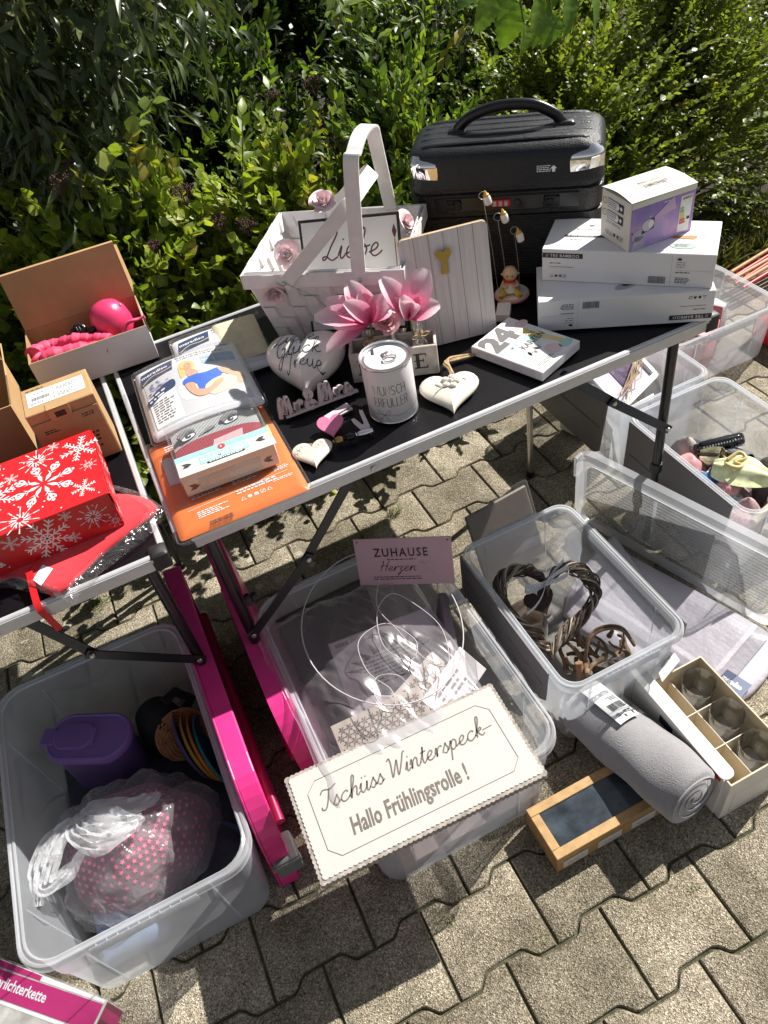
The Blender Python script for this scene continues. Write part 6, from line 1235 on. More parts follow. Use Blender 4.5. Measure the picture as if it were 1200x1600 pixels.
for x, y, R1, kd, ar in ((.04, .060, .020, 1, 8), (.12, .060, .020, 0, 8), (.18, .06, .018, 2, 8)): flake(b, F, x, y, R1, kd, arms=ar)
F = FR((W0 - .0034, 0, 0), (0, 1, 0), (0, 0, 1))
for x, y, R1, kd, ar in ((.03, .022, .018, 2, 8), (.09, .022, .018, 1, 8), (.16, .02, .018, 0, 8)): flake(b, F, x, y, R1, kd, arms=ar)
b.build('snowflake_print', M_SNOW, gb)
# packed red cloth
M_CLOTH = pm('bright red fleece', (.66, .020, .035), .85, var=.06, vs=60, sheen=.4, bs=.25, bsc=140)
zB_ = lambda u_, v_: P(u_ * 280 / 1200, 640 + v_ * 280 / 1200, TT + .012)
out_ = [zB_(*q) for q in ((810, 560), (1048, 632), (900, 790), (640, 990), (400, 1222), (240, 1185), (60, 1110), (-300, 1240), (-600, 1240), (-650, 900), (-100, 700), (500, 600))]
c0 = sum(out_, Vector()) / len(out_); ring = [Vector((p.x, p.y, 0)) for p in spline(out_, 4, True)]; c0.z = 0; b = MB(); rs = []
for s, z in ((.97, .0015), (1.0, .006), (.99, .012), (.95, .017), (.85, .0195), (.55, .0195), (.1, .0195)): rs.append([c0 + (p - c0) * s + Vector((0, 0, TT + z + (.0015 * math.sin(i * .9) if .9 < s else 0))) for i, p in enumerate(ring)])
b.loft(rs, 0, None, True, True); t = thing('packed_cloth', 'bright red cloth packed in clear film, lying under the snowflake box', 'cloth', Matrix.Translation((c0.x, c0.y, TT))); b.build('cloth', M_CLOTH, t, smooth=60, world=True)
q_ = [zB_(*q) for q in ((300, 1060), (370, 1085), (290, 1200), (235, 1160))]; b = MB(); b.add([p + Vector((0, 0, .0085)) for p in q_], [(3, 2, 1, 0)]); b.build('care_label', WPRINT, t, world=True)
out_ = [zB_(*q) for q in ((810, 510), (1085, 640), (1080, 720), (900, 900), (680, 1060), (520, 1230), (490, 1290), (380, 1240), (200, 1200), (-10, 1180), (-300, 1290), (-650, 1290), (-700, 860), (-100, 660), (500, 560))]; ring = [Vector((p.x, p.y, 0)) for p in spline(out_, 4, True)]; rs = []
for s, z in ((1.0, .003), (1.01, .005), (.96, .020), (.88, .0232), (.5, .0205), (.45, .0205)): rs.append([c0 + (p - c0) * s + Vector((0, 0, TT + z + .0018 * math.sin(i * 1.7 + s * 30) * (1 if s > .6 else 0))) for i, p in enumerate(ring)])
b = MB(); b.loft(rs[:4], 0); b.build('film', clear('crinkled clear film', (.92, .92, .94), haze=.05, edge=.3, rough=.12, wrinkle=.45, wsc=26, gloss=.7), t, smooth=80, world=True)
A_, B_, C__, D__ = (P(47, 900, TT + .022), P(53, 918, TT + .018), P(59, 945, TT + .004), P(62, 975, .66)); b = MB()
b.ribbon(spline([zB_(340, 985) + Vector((0, 0, .012)), zB_(230, 1100) + Vector((0, 0, .014)), A_, Vector((C__.x, -.016, TT + .004)), Vector((C__.x + .003, -.019, TT - .03)), Vector((C__.x + .006, -.017, TT - .068))], 6), Vector((.012, .002, .001)), .0008); b.build('ribbon', pm('red satin ribbon', (.60, .015, .02), .35), t, smooth=60, world=True)
# ================================================================== ON THE PAVING
M_BIN = clear('milky clear plastic', (.80, .84, .90), haze=.33, edge=.45, rough=.25, gloss=.35)
M_BINRIM = clear('milky plastic rim', (.86, .88, .92), haze=.5, edge=.5, rough=.25, gloss=.35)
M_LID = clear('clear lid plastic', (.86, .89, .90), haze=.17, edge=.45, rough=.15, gloss=.4)
M_FLAP = pm('grey lid flap', (.20, .185, .19), .45, var=.06)
def bin_(label, x0, y0, w, d, h, ins=.024, r=.05, rim=.017, group='clear storage bins', ang=0.0, lip=True):
    M = FZ((x0, y0, 0), ang); t = thing('storage_bin', label, 'bin', M, group)
    b = MB(); rg = lambda i, z, rr: [(x, y, z) for x, y in rrect(w - 2 * i, d - 2 * i, rr, 7, i, i)]
    b.loft([rg(ins + .012, .004, r * .5), rg(ins + .003, .0065, r * .7), rg(ins, .016, r * .75), rg(ins * .62, h * .62, r * .85), rg(ins * .62 - .004, h * .66, r * .88), rg(ins * .5, h - .02, r * .9), rg(ins * .45 - .001, h - .004, r * .9)], 0, cap0=True)
    for px, py, dx, dy in ((w * .22, 0, 1, 0), (w * .78, 0, 1, 0), (w * .22, d, 1, 0), (w * .78, d, 1, 0), (0, d * .2, 0, 1), (0, d * .8, 0, 1), (w, d * .2, 0, 1), (w, d * .8, 0, 1)):      # moulded handle steps down the walls
        lo_ = ins; hi_ = ins * .5
        def at(z, i): return Vector((px if dx else (i if px == 0 else w - i), py if dy else (i if py == 0 else d - i), z))
        b.tube([at(.02, lo_ + .001), at(h * .6, ins * .62 + .001), at(h - .02, hi_ + .001)], .0016, 5, cap=False)
    b.build('body', M_BIN, t, smooth=35)
    b = MB(); i0 = ins * .45
    b.loft([rg(i0 + .001, h - .006, r * .9), rg(i0, h - .001, r * .9), rg(i0 - .002, h, r * .9), rg(i0 - .006, h - .0025, r * .93), rg(i0 - .008, h, r * .95), rg(-.001, h, r), rg(-.003, h - .003, r), rg(-.004, h - rim, r), rg(-.002, h - rim, r)], 0)
    b.build('rim', M_BINRIM, t, smooth=30)
    if lip:
        for yy, s in ((0, -1), (d, 1)):
            g = MB()
            for k in range(9): g.rbox((w * .30 + k * w * .045, yy - .006 if s < 0 else yy + .002, h - rim - .008), (w * .30 + k * w * .045 + .0016, yy - .002 if s < 0 else yy + .006, h - .001), .0005)
            g.rbox((w * .27, yy - .0075 if s < 0 else yy + .0055, h - rim - .010), (w * .73, yy - .0055 if s < 0 else yy + .0075, h - .001), .0006); g.build('handle', M_BINRIM, t, smooth=30)
    return t, M
def flaps(t, side, x, y0, y1, h, ln, ang=0.0):
    """hinged grey half-lid hanging down outside along x"""
    b = MB(); s = -1 if side == 'l' else 1; F = FR((x, y0 if s < 0 else y1, h), (0, 1 if s < 0 else -1, 0), (s * math.sin(ang), 0, -math.cos(ang)))
    n = 16; L = y1 - y0; pts = [(0, 0)] + [(L * k / n, -.0) for k in range(1, n + 1)] + [(L - .004, ln - .02), (L - .025, ln)] + [(L * (1 - k / 7), ln) for k in range(1, 7)] + [(.025, ln), (.004, ln - .02)]
    b.prism(pts[::-1], -.0016, .0016, 0, F); b.tube([F @ Vector((.02, ln * .5, .002)), F @ Vector((L - .02, ln * .5, .002))], .002, 6); 
    o = b.build('lid_flap', M_FLAP, t, smooth=30); return o
# ---- left bin and its contents
tb1, MB1 = bin_('clear storage bin with a knotted plastic bag and purple box, under the left table', -.520, -.395, .425, .625, .28, r=.06)
def thing_at(name, lab, cat, x, y, z=0, ang=0, group=None): return thing(name, lab, cat, FZ((x, y, z), ang), group)
M_PURP = pm('purple plastic', (.27, .15, .44), .36, var=.04)
c = P(150, 1142, .2); t = thing('purple_container', 'oval purple food container with a flip-top lid in the left bin', 'container', FZ((-.365, .085, .007), R_(-28)) @ Matrix.Diagonal((1.12, 1.22, 1.0, 1)))
def stad(L, W_, n=10, k=1.0): return [(L / 2 * (1 if math.cos(a) > 0 else -1) * 1.0 - (W_ / 2) * (1 if math.cos(a) > 0 else -1) + W_ / 2 * k * math.cos(a), W_ / 2 * k * math.sin(a)) for a in [-math.pi / 2 + 2 * math.pi * (j + .5) / (4 * n) for j in range(4 * n)]]
b = MB(); b.loft([[(x, y, z) for x, y in stad(.165 - q, .085 - q, 8)] for q, z in ((.014, 0), (.006, .01), (0, .17))], 0, cap0=True); b.build('body', pm('translucent purple plastic', (.14, .085, .24), .4), t, smooth=40)
b = MB(); b.loft([[(x, y, z) for x, y in stad(.172 + q, .092 + q, 8)] for q, z in ((-.004, .165), (.004, .168), (.005, .180), (.002, .186), (-.006, .188), (-.010, .185), (-.014, .185))], 0, cap1=True); lid = b.build('lid', M_PURP, t, smooth=35)
b = MB(); b.loft([[(x - .028, y, z) for x, y in stad(.085 + q, .052 + q, 8)] for q, z in ((0, .185), (0, .1895), (-.004, .191))], 0, cap1=True); b.rbox((-.100, -.018, .178), (-.068, .018, .188), .003); b.rbox((.010, -.02, .186), (.016, .02, .190), .001); b.build('flip_top', M_PURP, lid, smooth=35)
c = P(240, 1110, .18); b = MB(); r = random.Random(6)
b.lathe([(.0, 0), (.045, .0), (.058, .04), (.055, .10), (.045, .15), (.028, .17), (.0, .175)], 22); b.tube([(.05, .0, .10), (.085, .01, .13), (.06, .02, .165), (.03, .0, .17)], .012, 9); b.build('black_pouch', pm('black cloth', (.010, .010, .011), .9, var=.3), M=FZ((c.x - .005, c.y + .01, .007)), smooth=70, label='rounded black cloth pouch behind the purple container in the left bin', cat='pouch')
c = P(275, 1135, .17); b = MB(); F = FR(Vector((c.x, c.y + .01, .118)), Vector((.9, .35, .2)), Vector((-.3, .5, .85)))
for k in range(12): b.tube([F @ Vector(((.010 + k * .0045) * math.cos(a), (.010 + k * .0045) * math.sin(a), .004 * math.sin(a * 12 + k * 3.1))) for a in [j * .1963 for j in range(32)]], .0026, 5, closed=True)
b.build('wicker_coaster', pm('orange wicker', (.45, .20, .08), .7, var=.2, vs=80), M=Matrix.Translation((c.x, c.y + .01, .0075)), world=True, smooth=60, label='round orange-brown wicker coaster beside the black pouch in the left bin', cat='coaster')
for k, (col, nm, dx, dz) in enumerate((((.10, .07, .22), 'dark purple', .0, 0), ((.45, .28, .03), 'mustard yellow', .018, .006), ((.55, .17, .02), 'orange', .034, .002), ((.015, .16, .20), 'dark teal', .048, -.004))):
    b = MB(); F = FR(Vector((-.178 + dx * .8, .005 - .012 * k, .098)), Vector((0, 1, 0)), Vector((-.22, 0, 1))); b.lathe([(.0, .0), (.06, .001), (.080, .010), (.088, .016), (.090, .014), (.082, .007), (.06, -.002), (.0, -.003)], 40, 0, F, sx=1.0); o = b.build('plastic_plate', pm(nm + ' plate', col, .4), M=Matrix.Translation((-.178, .0, .0075)), world=True, smooth=50, label=f'{nm} plastic plate standing upright along the right wall of the left bin', cat='plate', group='plastic plates in the left bin')
b = MB(); b.lathe([(.0, 0), (.075, .002), (.088, .02), (.092, .032), (.086, .03), (.07, .008), (0, .006)], 36); b.build('blue_bowl', pm('dark blue plastic', (.015, .02, .07), .4), M=FZ((-.215, -.245, .008)), smooth=50, label='dark blue plastic bowl in the front right corner of the left bin', cat='bowl')
b = MB(); b.rbox((0, 0, 0), (.14, .13, .05), .012); b.build('blue_box', pm('blue-grey plastic', (.16, .22, .34), .45), M=FZ((-.465, -.335, .008)), smooth=50, label='blue-grey plastic box in the front left corner of the left bin', cat='box')
b = MB(); b.grid(lambda u_, v_: (-.488 + .365 * u_, -.335 + .50 * v_, .010 + .028 * min(1, 8 * min(u_, 1 - u_, v_, 1 - v_)) ** .5 + .010 * mnoise.noise(Vector((u_ * 6, v_ * 7, 4)))), 40, 50); b.build('floor_shade_cloth', pm('charcoal shade cloth', (.035, .036, .050), .9, var=.3, vs=20, bs=.4, bsc=30, bd=.01), smooth=80, M=Matrix.Translation((-.3, -.1, .01)), world=True, label='charcoal shade cloth added to darken the floor of the left bin', cat='cloth')  # dark cloth added to stand in for shade on the bin floor
# starry cloth inside the knotted bag
M_STAR = pm('dark mauve cloth', (.15, .060, .085), .85, var=.15, vs=30, sheen=.3, bs=.4, bsc=25, bd=.01); M_STARS = pm('pink star print', (.85, .15, .30), .8)
Bc = P(205, 1312, .10); Bx, By = Bc.x, Bc.y
def mound(u_, v_, R1=.132, H_=.175, rx=1.15, ry=.95, wob=.008, base=.010):
    a = 2 * math.pi * u_; e = v_ * math.pi / 2; q = math.cos(e) ** .7
    w1 = 1 + .06 * math.sin(3 * a + 1) + .04 * math.sin(7 * a + 3 * v_)
    return Vector((R1 * rx * q * w1 * math.cos(a), R1 * ry * q * w1 * math.sin(a), base + H_ * math.sin(e) ** .8 + wob * math.sin(5 * a + 4 * v_) * (1 - v_)))
b = MB(); b.grid(lambda u_, v_: mound(u_, v_), 60, 18); t = thing_at('star_cloth_bundle', 'bundle of dark mauve cloth with pink stars inside the knotted plastic bag', 'cloth', Bx, By); b.build('cloth', M_STAR, t, smooth=80)
b = MB(); r = random.Random(12)
for i in range(46):
    for j in range(11):
        u_, v_ = (i + (j % 2) * .5) / 46, .06 + j * .078
        if r.random() < .12: continue
        p0 = mound(u_, v_); p1 = mound(u_ + .004, v_); p2 = mound(u_, v_ + .004); X = (p1 - p0).normalized(); Y = (p2 - p0).normalized(); n_ = X.cross(Y)
        if v_ > .75 and i % 2: continue
        s = .0062; F = FR(p0 + n_ * .0012, X, Y) @ Matrix.Rotation(r.uniform(-.3, .3), 4, 'Z'); b.poly([(s * (1 if k % 2 == 0 else .42) * math.sin(k * math.pi / 5), s * (1 if k % 2 == 0 else .42) * math.cos(k * math.pi / 5)) for k in range(10)], 0, F)
b.build('star_print', M_STARS, t)
M_BAG = clear('thin white bag film', (.92, .93, .95), haze=.20, edge=.55, rough=.18, wrinkle=.35, wsc=16, gloss=.35)
t = thing_at('plastic_bag', 'knotted translucent white plastic bag with handles tied, in the left bin', 'bag', Bx, By)
def bagf(u_, v_):
    p = mound(u_, v_, .156, .190, 1.12, 1.0, .010, .0085); d = Vector((p.x, p.y, 0)); k = math.atan2(p.y, p.x) * 14
    p = p + d.normalized() * (.006 * math.sin(k) * v_ ** .6) + Vector((0, 0, .014 * math.sin(k * .9 + 1) * v_ * (1 - v_)))
    n_ = mnoise.noise_vector(p * 22) * .011 + mnoise.noise_vector(p * 55) * .004; p = p + n_
    g = max(0, (v_ - .72) / .28); tgt = Vector((-.055, .012, .228)); return p.lerp(tgt, g ** 1.3 * .92)
b = MB(); b.grid(bagf, 110, 40); b.build('bag_body', M_BAG, t, smooth=110)
M_BAGW = clear('gathered bag film', (.94, .95, .97), haze=.55, edge=.3, rough=.3, wrinkle=.3, wsc=22, gloss=.35)
kn = Vector((-.055, .012, .228)); b = MB()
def strip(pts, w0, seed):
    q = spline(pts, 9); n = len(q); r = random.Random(seed); rows = []; K = 10
    for i, p in enumerate(q):
        tg = (q[min(i + 1, n - 1)] - q[max(i - 1, 0)]).normalized(); sd = tg.cross(Vector((0.1, 0, 1))).normalized(); up_ = sd.cross(tg); ww = w0 * (.35 + .9 * math.sin(math.pi * min(1, i / (n - 1) * .9 + .08)))
        rows.append([p + sd * ww * (j / K - .5) + up_ * (.006 * math.sin(j * 2.1 + i * .25 + seed) + .004 * math.sin(j * 4.7 - i * .6)) for j in range(K + 1)])
    b.loft(rows, 0, closed=False)
strip([kn, kn + Vector((-.03, -.012, .018)), kn + Vector((-.075, -.045, .01)), kn + Vector((-.095, -.085, -.008)), kn + Vector((-.105, -.115, -.02))], .035, 1)
strip([kn, kn + Vector((-.045, -.035, .012)), kn + Vector((-.085, -.09, -.004)), kn + Vector((-.045, -.085, -.012)), kn + Vector((.0, -.055, -.008))], .03, 2)
strip([kn, kn + Vector((.03, -.02, .018)), kn + Vector((.07, -.045, .012)), kn + Vector((.115, -.055, -.008))], .052, 3)
strip([kn, kn + Vector((.0, -.03, .022)), kn + Vector((.03, -.065, .01)), kn + Vector((.08, -.06, -.002)), kn + Vector((.12, -.048, -.008))], .04, 4)
strip([kn, kn + Vector((.035, .0, .012)), kn + Vector((.08, -.008, -.004)), kn + Vector((.13, -.012, -.022)), kn + Vector((.155, -.002, -.03))], .036, 5)
b.lathe([(.0, -.014), (.016, -.008), (.018, .004), (.010, .014), (0, .018)], 14, 0, Matrix.Translation(kn)); b.build('tied_handles', M_BAGW, t, smooth=110)

# ---- pink folding case standing between the bins
M_HOT = pm('hot pink plastic', (.70, .035, .22), .34, var=.10, vs=18, bs=.12, bsc=70); M_HOTD = pm('deep pink plastic', (.50, .02, .12), .35, var=.05)
t = thing_at('pink_folding_case', 'hot pink plastic folding case standing slightly open on its long edge, between two bins', 'case', -.01, -.05)
for s, xo, yA, yB, zt in ((-1, -.075, -.345, .34, .325), (1, .062, -.225, .40, .315)):
    sh = MB(); y0_, y1_ = yA + .05, yB + .05; xx = xo + .01; L = y1_ - y0_
    F = FR((xx, y0_, .001), (0, 1, 0), (-.05 * s, 0, 1)); o_ = [(.0, .0), (L, 0), (L, zt)] + [(.13 - .13 * math.sin(k * math.pi / 20), zt - .16 + .16 * math.cos(k * math.pi / 20)) for k in range(11)]
    b1_, b2_ = (-.026, .006) if s < 0 else (-.006, .026)
    b = MB(); b.prism(o_, b1_ if s < 0 else b2_ - .006, b1_ + .006 if s < 0 else b2_, 0, F)                 # outer plate
    inner = [(x * 1.0 + (.018 if x < .12 else -.018) * (1 if x < .12 else 1), y) for x, y in o_]
    rim_o = o_; ctr = Vector((L / 2, zt / 2)); rim_i = [tuple(ctr + (Vector(p) - ctr) * Vector((1 - .04 / L, 1 - .045 / zt)).to_3d().to_2d() if 0 else (ctr.x + (p[0] - ctr.x) * (1 - .036 / L), ctr.y + (p[1] - ctr.y) * (1 - .040 / zt))) for p in o_]
    za, zb = (b1_ + .006, b2_ + .012) if s < 0 else (b1_ - .012, b2_ - .006)
    b.loft([[(p[0], p[1], za) for p in rim_o], [(p[0], p[1], zb) for p in rim_o], [(p[0], p[1], zb) for p in rim_i], [(p[0], p[1], za) for p in rim_i]], 0, F)
    b.build('shell', M_HOT, t, bevel=.003)
    g = MB(); g.poly(rim_i if s < 0 else rim_i[::-1], 0, F, (b1_ + .007 if s < 0 else b2_ - .007)); g.build('inner_panel', M_HOTD, t)
    g = MB(); Fm = F; g.tube([Fm @ Vector((.06, zt * .45, (zb + .006) if s < 0 else (za - .004))), Fm @ Vector((L - .05, zt * .55, (zb + .006) if s < 0 else (za - .004)))], .011, 12); g.build('folded_leg', M_HOTD, t, smooth=60)
g = MB(); g.rbox((-.112, -.345, .062), (-.060, -.285, .125), .003, M=Matrix.Translation((.035, .04, 0))); g.rbox((-.116, -.350, .105), (-.056, -.335, .118), .002, M=Matrix.Translation((.035, .04, 0))); g.build('latch', pm('grey latch plastic', (.16, .16, .155), .5), t, smooth=30)

# ---- middle bin under the white sign
tb2, MB2 = bin_('clear storage bin packed with film-wrapped things, under the large white sign', .078, -.480, .425, .625, .30, r=.06)
M_GREYP = pm('grey lilac card', (.50, .44, .46), .6, var=.05); M_ROSYP = pm('rosy painted board', (.56, .36, .40), .55, var=.05)
ZA, ZB_, ZC = P(560, 852, .40), P(708, 850, .395), P(702, 920, .33)
A = Vector((.318, .060, .305)); B = Vector((.496, -.043, .305)); F = FR(A, B - A, Vector((.12, .20, 1))); Wz, Hz = (B - A).length * 1.05, .128
b = MB(); b.rbox((0, 0, -.003), (Wz, Hz, .0), .001); sg = b.build('painted_board', M_ROSYP, M=F, smooth=30, label='rosy board lettered ZUHAUSE sticking out of the middle bin at the rear', cat='board')
b = MB(); b.text('ZUHAUSE', .042, .080, .023, FR((0, 0, .0006), (1, 0, 0), (0, 1, 0)), sx=.74, bold=.02, m=0, space=1.25); b.lines(.07, .068, .065, .006, 1, FR((0, 0, .0006), (1, 0, 0), (0, 1, 0)), 0, 0, 3, .4, .1); cursive(b, 'Herzen', .05, .040, .013, FR((0, 0, .0008), (1, 0, 0), (0, 1, 0)), .0014, .3); b.lines(.035, .014, .11, .012, 2, FR((0, 0, .0006), (1, 0, 0), (0, 1, 0)), 0, 0, 4, .4, .1)
for x in (.008, Wz - .008): b.disc(x, Hz - .008, .0022, None, 0, FR((0, 0, .0006), (1, 0, 0), (0, 1, 0)), n=10)
b.build('lettering', pm('plum print', (.06, .025, .035), .6), sg)
# contents: packed boards and cards
def packed(lab, O, X, Y, w_, h_, th, mat, deco=None, name='packed_card', cat='card'):
    F = FR(O, X, Y); b = MB(); b.rbox((0, 0, -th), (w_, h_, 0), .0015); o = b.build(name, mat, M=F, smooth=30, label=lab, cat=cat)
    if deco:
        g = MB(); deco(g, FR((0, 0, .0006), (1, 0, 0), (0, 1, 0)), w_, h_); g.build('print', deco.mats, o)
    return o
def d_small(g, F, w_, h_):
    g.disc(w_ * .5, h_ * .42, w_ * .40, h_ * .30, 1, F, n=24)
    for k in range(9): a = .3 + k * .3; g.poly([(w_ * .5 + w_ * .30 * math.cos(a), h_ * .42 + h_ * .25 * math.sin(a)), (w_ * .5 + w_ * .46 * math.cos(a + .1), h_ * .42 + h_ * .40 * math.sin(a + .1)), (w_ * .5 + w_ * .30 * math.cos(a + .25), h_ * .42 + h_ * .25 * math.sin(a + .25))], 0, F, .0003)
    g.lines(w_ * .22, h_ * .22, w_ * .55, h_ * .42, 8, F, 0, .0005, 4, .4, .2); g.stroke([(w_ * .5, h_ * .92), (w_ * .54, h_ * .84), (w_ * .46, h_ * .84), (w_ * .5, h_ * .92)], .002, 0, F, smooth=False, z=.0004); g.poly([(w_ * .03, h_ * .88), (w_ * .2, h_ * .88), (w_ * .2, h_ * .98), (w_ * .03, h_ * .98)], 1, F, .0002); g.bars(w_ * .05, h_ * .9, w_ * .13, h_ * .06, F, 0, 14, .0004)
d_small.mats = [INK, pm('pale card print', (.62, .56, .57), .6)]
packed('grey-lilac printed pack with a pale round label, upright in the middle bin', (.185, -.125, .13), (1, -.10, 0), (.03, .75, .66), .245, .165, .012, M_GREYP, d_small)
def d_hex(g, F, w_, h_):
    s = .0165
    for i in range(12):
        for j in range(7):
            x, y = .012 + i * s + (j % 2) * s / 2, .010 + j * s * .87
            if x > w_ - .01 or y > h_ - .008: continue
            for k in range(6): a = k * math.pi / 3; g.poly([(x, y), (x + s * .34 * math.cos(a - .26), y + s * .34 * math.sin(a - .26)), (x + s * .52 * math.cos(a), y + s * .52 * math.sin(a)), (x + s * .34 * math.cos(a + .26), y + s * .34 * math.sin(a + .26))], 0, F, .0002 + .0001 * k)
d_hex.mats = [pm('dark brown pattern', (.14, .11, .09), .6)]
packed('tile-patterned board with brown flower grid, lying at the front of the middle bin', (.120, -.300, .225), (1, -.04, .02), (.05, .9, .30), .20, .10, .008, pm('beige board', (.52, .45, .38), .6), d_hex)
packed('second tile-patterned board, tilted, right beside the first in the middle bin', (.300, -.262, .200), (1, .42, .05), (-.35, .9, .42), .135, .085, .008, pm('beige grey board', (.48, .42, .37), .6), d_hex)
packed('long pale carton strip lying slanted in the middle bin', (.175, -.16, .185), (1, -.62, .0), (.5, .8, .45), .27, .045, .03, pm('pale lilac carton', (.58, .52, .54), .55), None, 'carton', 'carton')
packed('dark grey flat pack standing at the back left of the middle bin', (.118, .040, .02), (1, .06, 0), (0, .30, 1), .23, .235, .02, pm('dark grey film pack', (.075, .07, .075), .4), None, 'pack', 'pack')
packed('mauve flat pack standing right in the middle bin', (.395, -.19, .02), (.35, 1, 0), (.18, 0, 1), .20, .225, .02, pm('mauve film pack', (.27, .21, .24), .4), None, 'pack', 'pack')
def d_corn(g, F, w_, h_): g.lines(w_ * .2, h_ * .25, w_ * .6, h_ * .5, 3, F, 0, 0, 9)
d_corn.mats = [INKG]
packed('pale rounded card with small print, leaning at the right front of the middle bin', (.345, -.30, .215), (1, .55, .05), (-.40, .75, .55), .15, .075, .004, pm('off-white card', (.66, .61, .61), .55), d_corn)
for k, (lab, O, X, Y, w_, h_, col) in enumerate((('beige cushion-like pack filling the floor of the middle bin', (.11, -.44, .03), (1, 0, 0), (0, 1, .02), .36, .5, (.30, .25, .25)),)): packed(lab, O, X, Y, w_, h_, .02, pm('dull mauve pack', col, .6), None, 'pack', 'pack')
# big clear bag heaped over it
M_BIGF = clear('heaped clear film', (.86, .82, .88), haze=.17, edge=.45, rough=.30, wrinkle=0, gloss=.6)
def film(u_, v_):
    x = .085 + .36 * u_; y = -.455 + .56 * v_; z = .272 + .080 * math.sin(math.pi * u_) ** .7 * math.sin(math.pi * min(1, v_ * 1.05)) ** .8 + .03 * (v_ - .5)
    p = Vector((x, y, z)); k = mnoise.noise(Vector((x * 9, y * 9, 1))) * .022 + mnoise.noise(Vector((x * 26, y * 14, 5))) * .009 + mnoise.noise(Vector((x * 60 + y * 25, y * 18, 3))) * .005 + .004 * abs(mnoise.noise(Vector((x * 34 - y * 12, y * 12, 8))))
    e = min(u_, 1 - u_, v_, 1 - v_); p.z += k - max(0, .06 - e) * .55; return p
b = MB(); b.grid(film, 90, 110)
def fold(u_, v_):                                             # long glossy fold hanging over the left rim
    y = -.40 + .50 * u_; a = v_ * 2.6; rr = .022 + .006 * math.sin(u_ * 9)
    return Vector((.083 - rr * math.sin(a) + .010 * math.sin(u_ * 7), y, .300 + rr * math.cos(a) + .008 * mnoise.noise(Vector((u_ * 12, v_ * 3, 0)))))
b.grid(fold, 60, 14); b.build('film_bag', M_BIGF, M=Matrix.Translation((.27, -.2, .27)), world=True, smooth=120, label='large clear film bag heaped over the things in the middle bin', cat='bag')
b = MB(); cxw, cyw = .305, -.095
b.tube([Vector((cxw + .165 * math.cos(a), cyw + .195 * math.sin(a), .352 + .008 * math.sin(a * 2) + .016 * math.sin(a))) for a in [k * 2 * math.pi / 60 for k in range(60)]], .0014, 6, closed=True); b.build('wire_ring', pm('white coated wire', (.56, .52, .54), .4), M=Matrix.Translation((cxw, cyw, .36)), world=True, smooth=60, label='large white wire ring lying on the heaped film bag', cat='ring')
b = MB(); q = spline([P(x, y, .375) for x, y in ((592, 905), (590, 950), (620, 985), (665, 1030), (700, 1035), (690, 980), (650, 945), (612, 930), (590, 960), (600, 1010), (640, 1030), (650, 1000), (610, 975), (580, 985), (560, 1010), (575, 1050), (610, 1075), (616, 1100), (600, 1105), (585, 1085), (590, 1060), (620, 1055), (640, 1070))], 8)
b.tube([p + Vector((0, 0, .006 * math.sin(i * .13))) for i, p in enumerate(q)], .0010, 6); b.build('wire_scroll', pm('white coated wire thin', (.50, .46, .48), .4), M=Matrix.Translation(q[0]), world=True, smooth=60, label='curly white wire lettering lying inside the large wire ring', cat='wire')
# ---- white sign "Tschüss Winterspeck"
SA, SB = P(505, 1388, .3035), P(855, 1214, .3035); STL = P(450, 1221, .3035)
A = flat(SA, .3015); B = flat(SB, .3015); F = FR(A, B - A, STL - SA); Wg, Hg = (B - A).length, (flat(STL, .3015) - A).length; hg = .016
n1, n2 = 46, 22; wav = []
for (x0, y0, x1, y1, n) in ((0, 0, Wg, 0, n1), (Wg, 0, Wg, Hg, n2), (Wg, Hg, 0, Hg, n1), (0, Hg, 0, 0, n2)):
    for k in range(n):
        for j in range(4):
            f = (k + j / 4) / n; nx, ny = (y1 - y0), -(x1 - x0); l_ = math.hypot(nx, ny); o = .0022 * abs(math.sin(math.pi * (k + j / 4) / 1.0 * 1)); wav.append((x0 + (x1 - x0) * f + nx / l_ * o, y0 + (y1 - y0) * f + ny / l_ * o))
M_SIGNW = pm('matt white painted board', (.50, .485, .455), .55, var=.02, vs=8, bs=.08, bsc=30); M_SIGNE = pm('worn grey scalloped edge', (.33, .29, .26), .8, var=.4, vs=90)
b = MB(); b.prism(wav, 0, hg - .002); sg = b.build('wooden_sign', M_SIGNE, M=F, smooth=30, label='large white wooden sign Tschüss Winterspeck lying on the middle bin', cat='sign')
wi = [(Wg / 2 + (x - Wg / 2) * (1 - .006 / Wg * 2), Hg / 2 + (y - Hg / 2) * (1 - .006 / Hg * 2)) for x, y in wav]
b = MB(); b.loft([[(x, y, hg - .002) for x, y in wi], [(x, y, hg) for x, y in [(Wg / 2 + (x - Wg / 2) * .994, Hg / 2 + (y - Hg / 2) * .99) for x, y in wi]]], 0, None, False, True); b.build('painted_face', M_SIGNW, sg, smooth=30)
b = MB(); FF = FR((0, 0, hg + .0006), (1, 0, 0), (0, 1, 0)); i_, c_ = .030, .020; q = [(i_ + c_, i_), (Wg - i_ - c_, i_), (Wg - i_, i_ + c_), (Wg - i_, Hg - i_ - c_), (Wg - i_ - c_, Hg - i_), (i_ + c_, Hg - i_), (i_, Hg - i_ - c_), (i_, i_ + c_), (i_ + c_, i_)]
b.stroke(q, .0011, 0, FF, smooth=False); xe = cursive(b, 'Tschüss Winterspeck', .046, .118, .0165, FF, .0026, .28, 0, 1.0)
k = (Wg - .105) / (xe - .046)
b = MB(); b.stroke(q, .0011, 0, FF, smooth=False); cursive(b, 'Tschüss Winterspeck', .046, .118, .0182, FF, .0026, .28, 0, k * .0165 / .0182, gap=.55); b.stroke([(Wg - .062, .128), (Wg - .042, .129)], .0018, 0, FF, smooth=False)
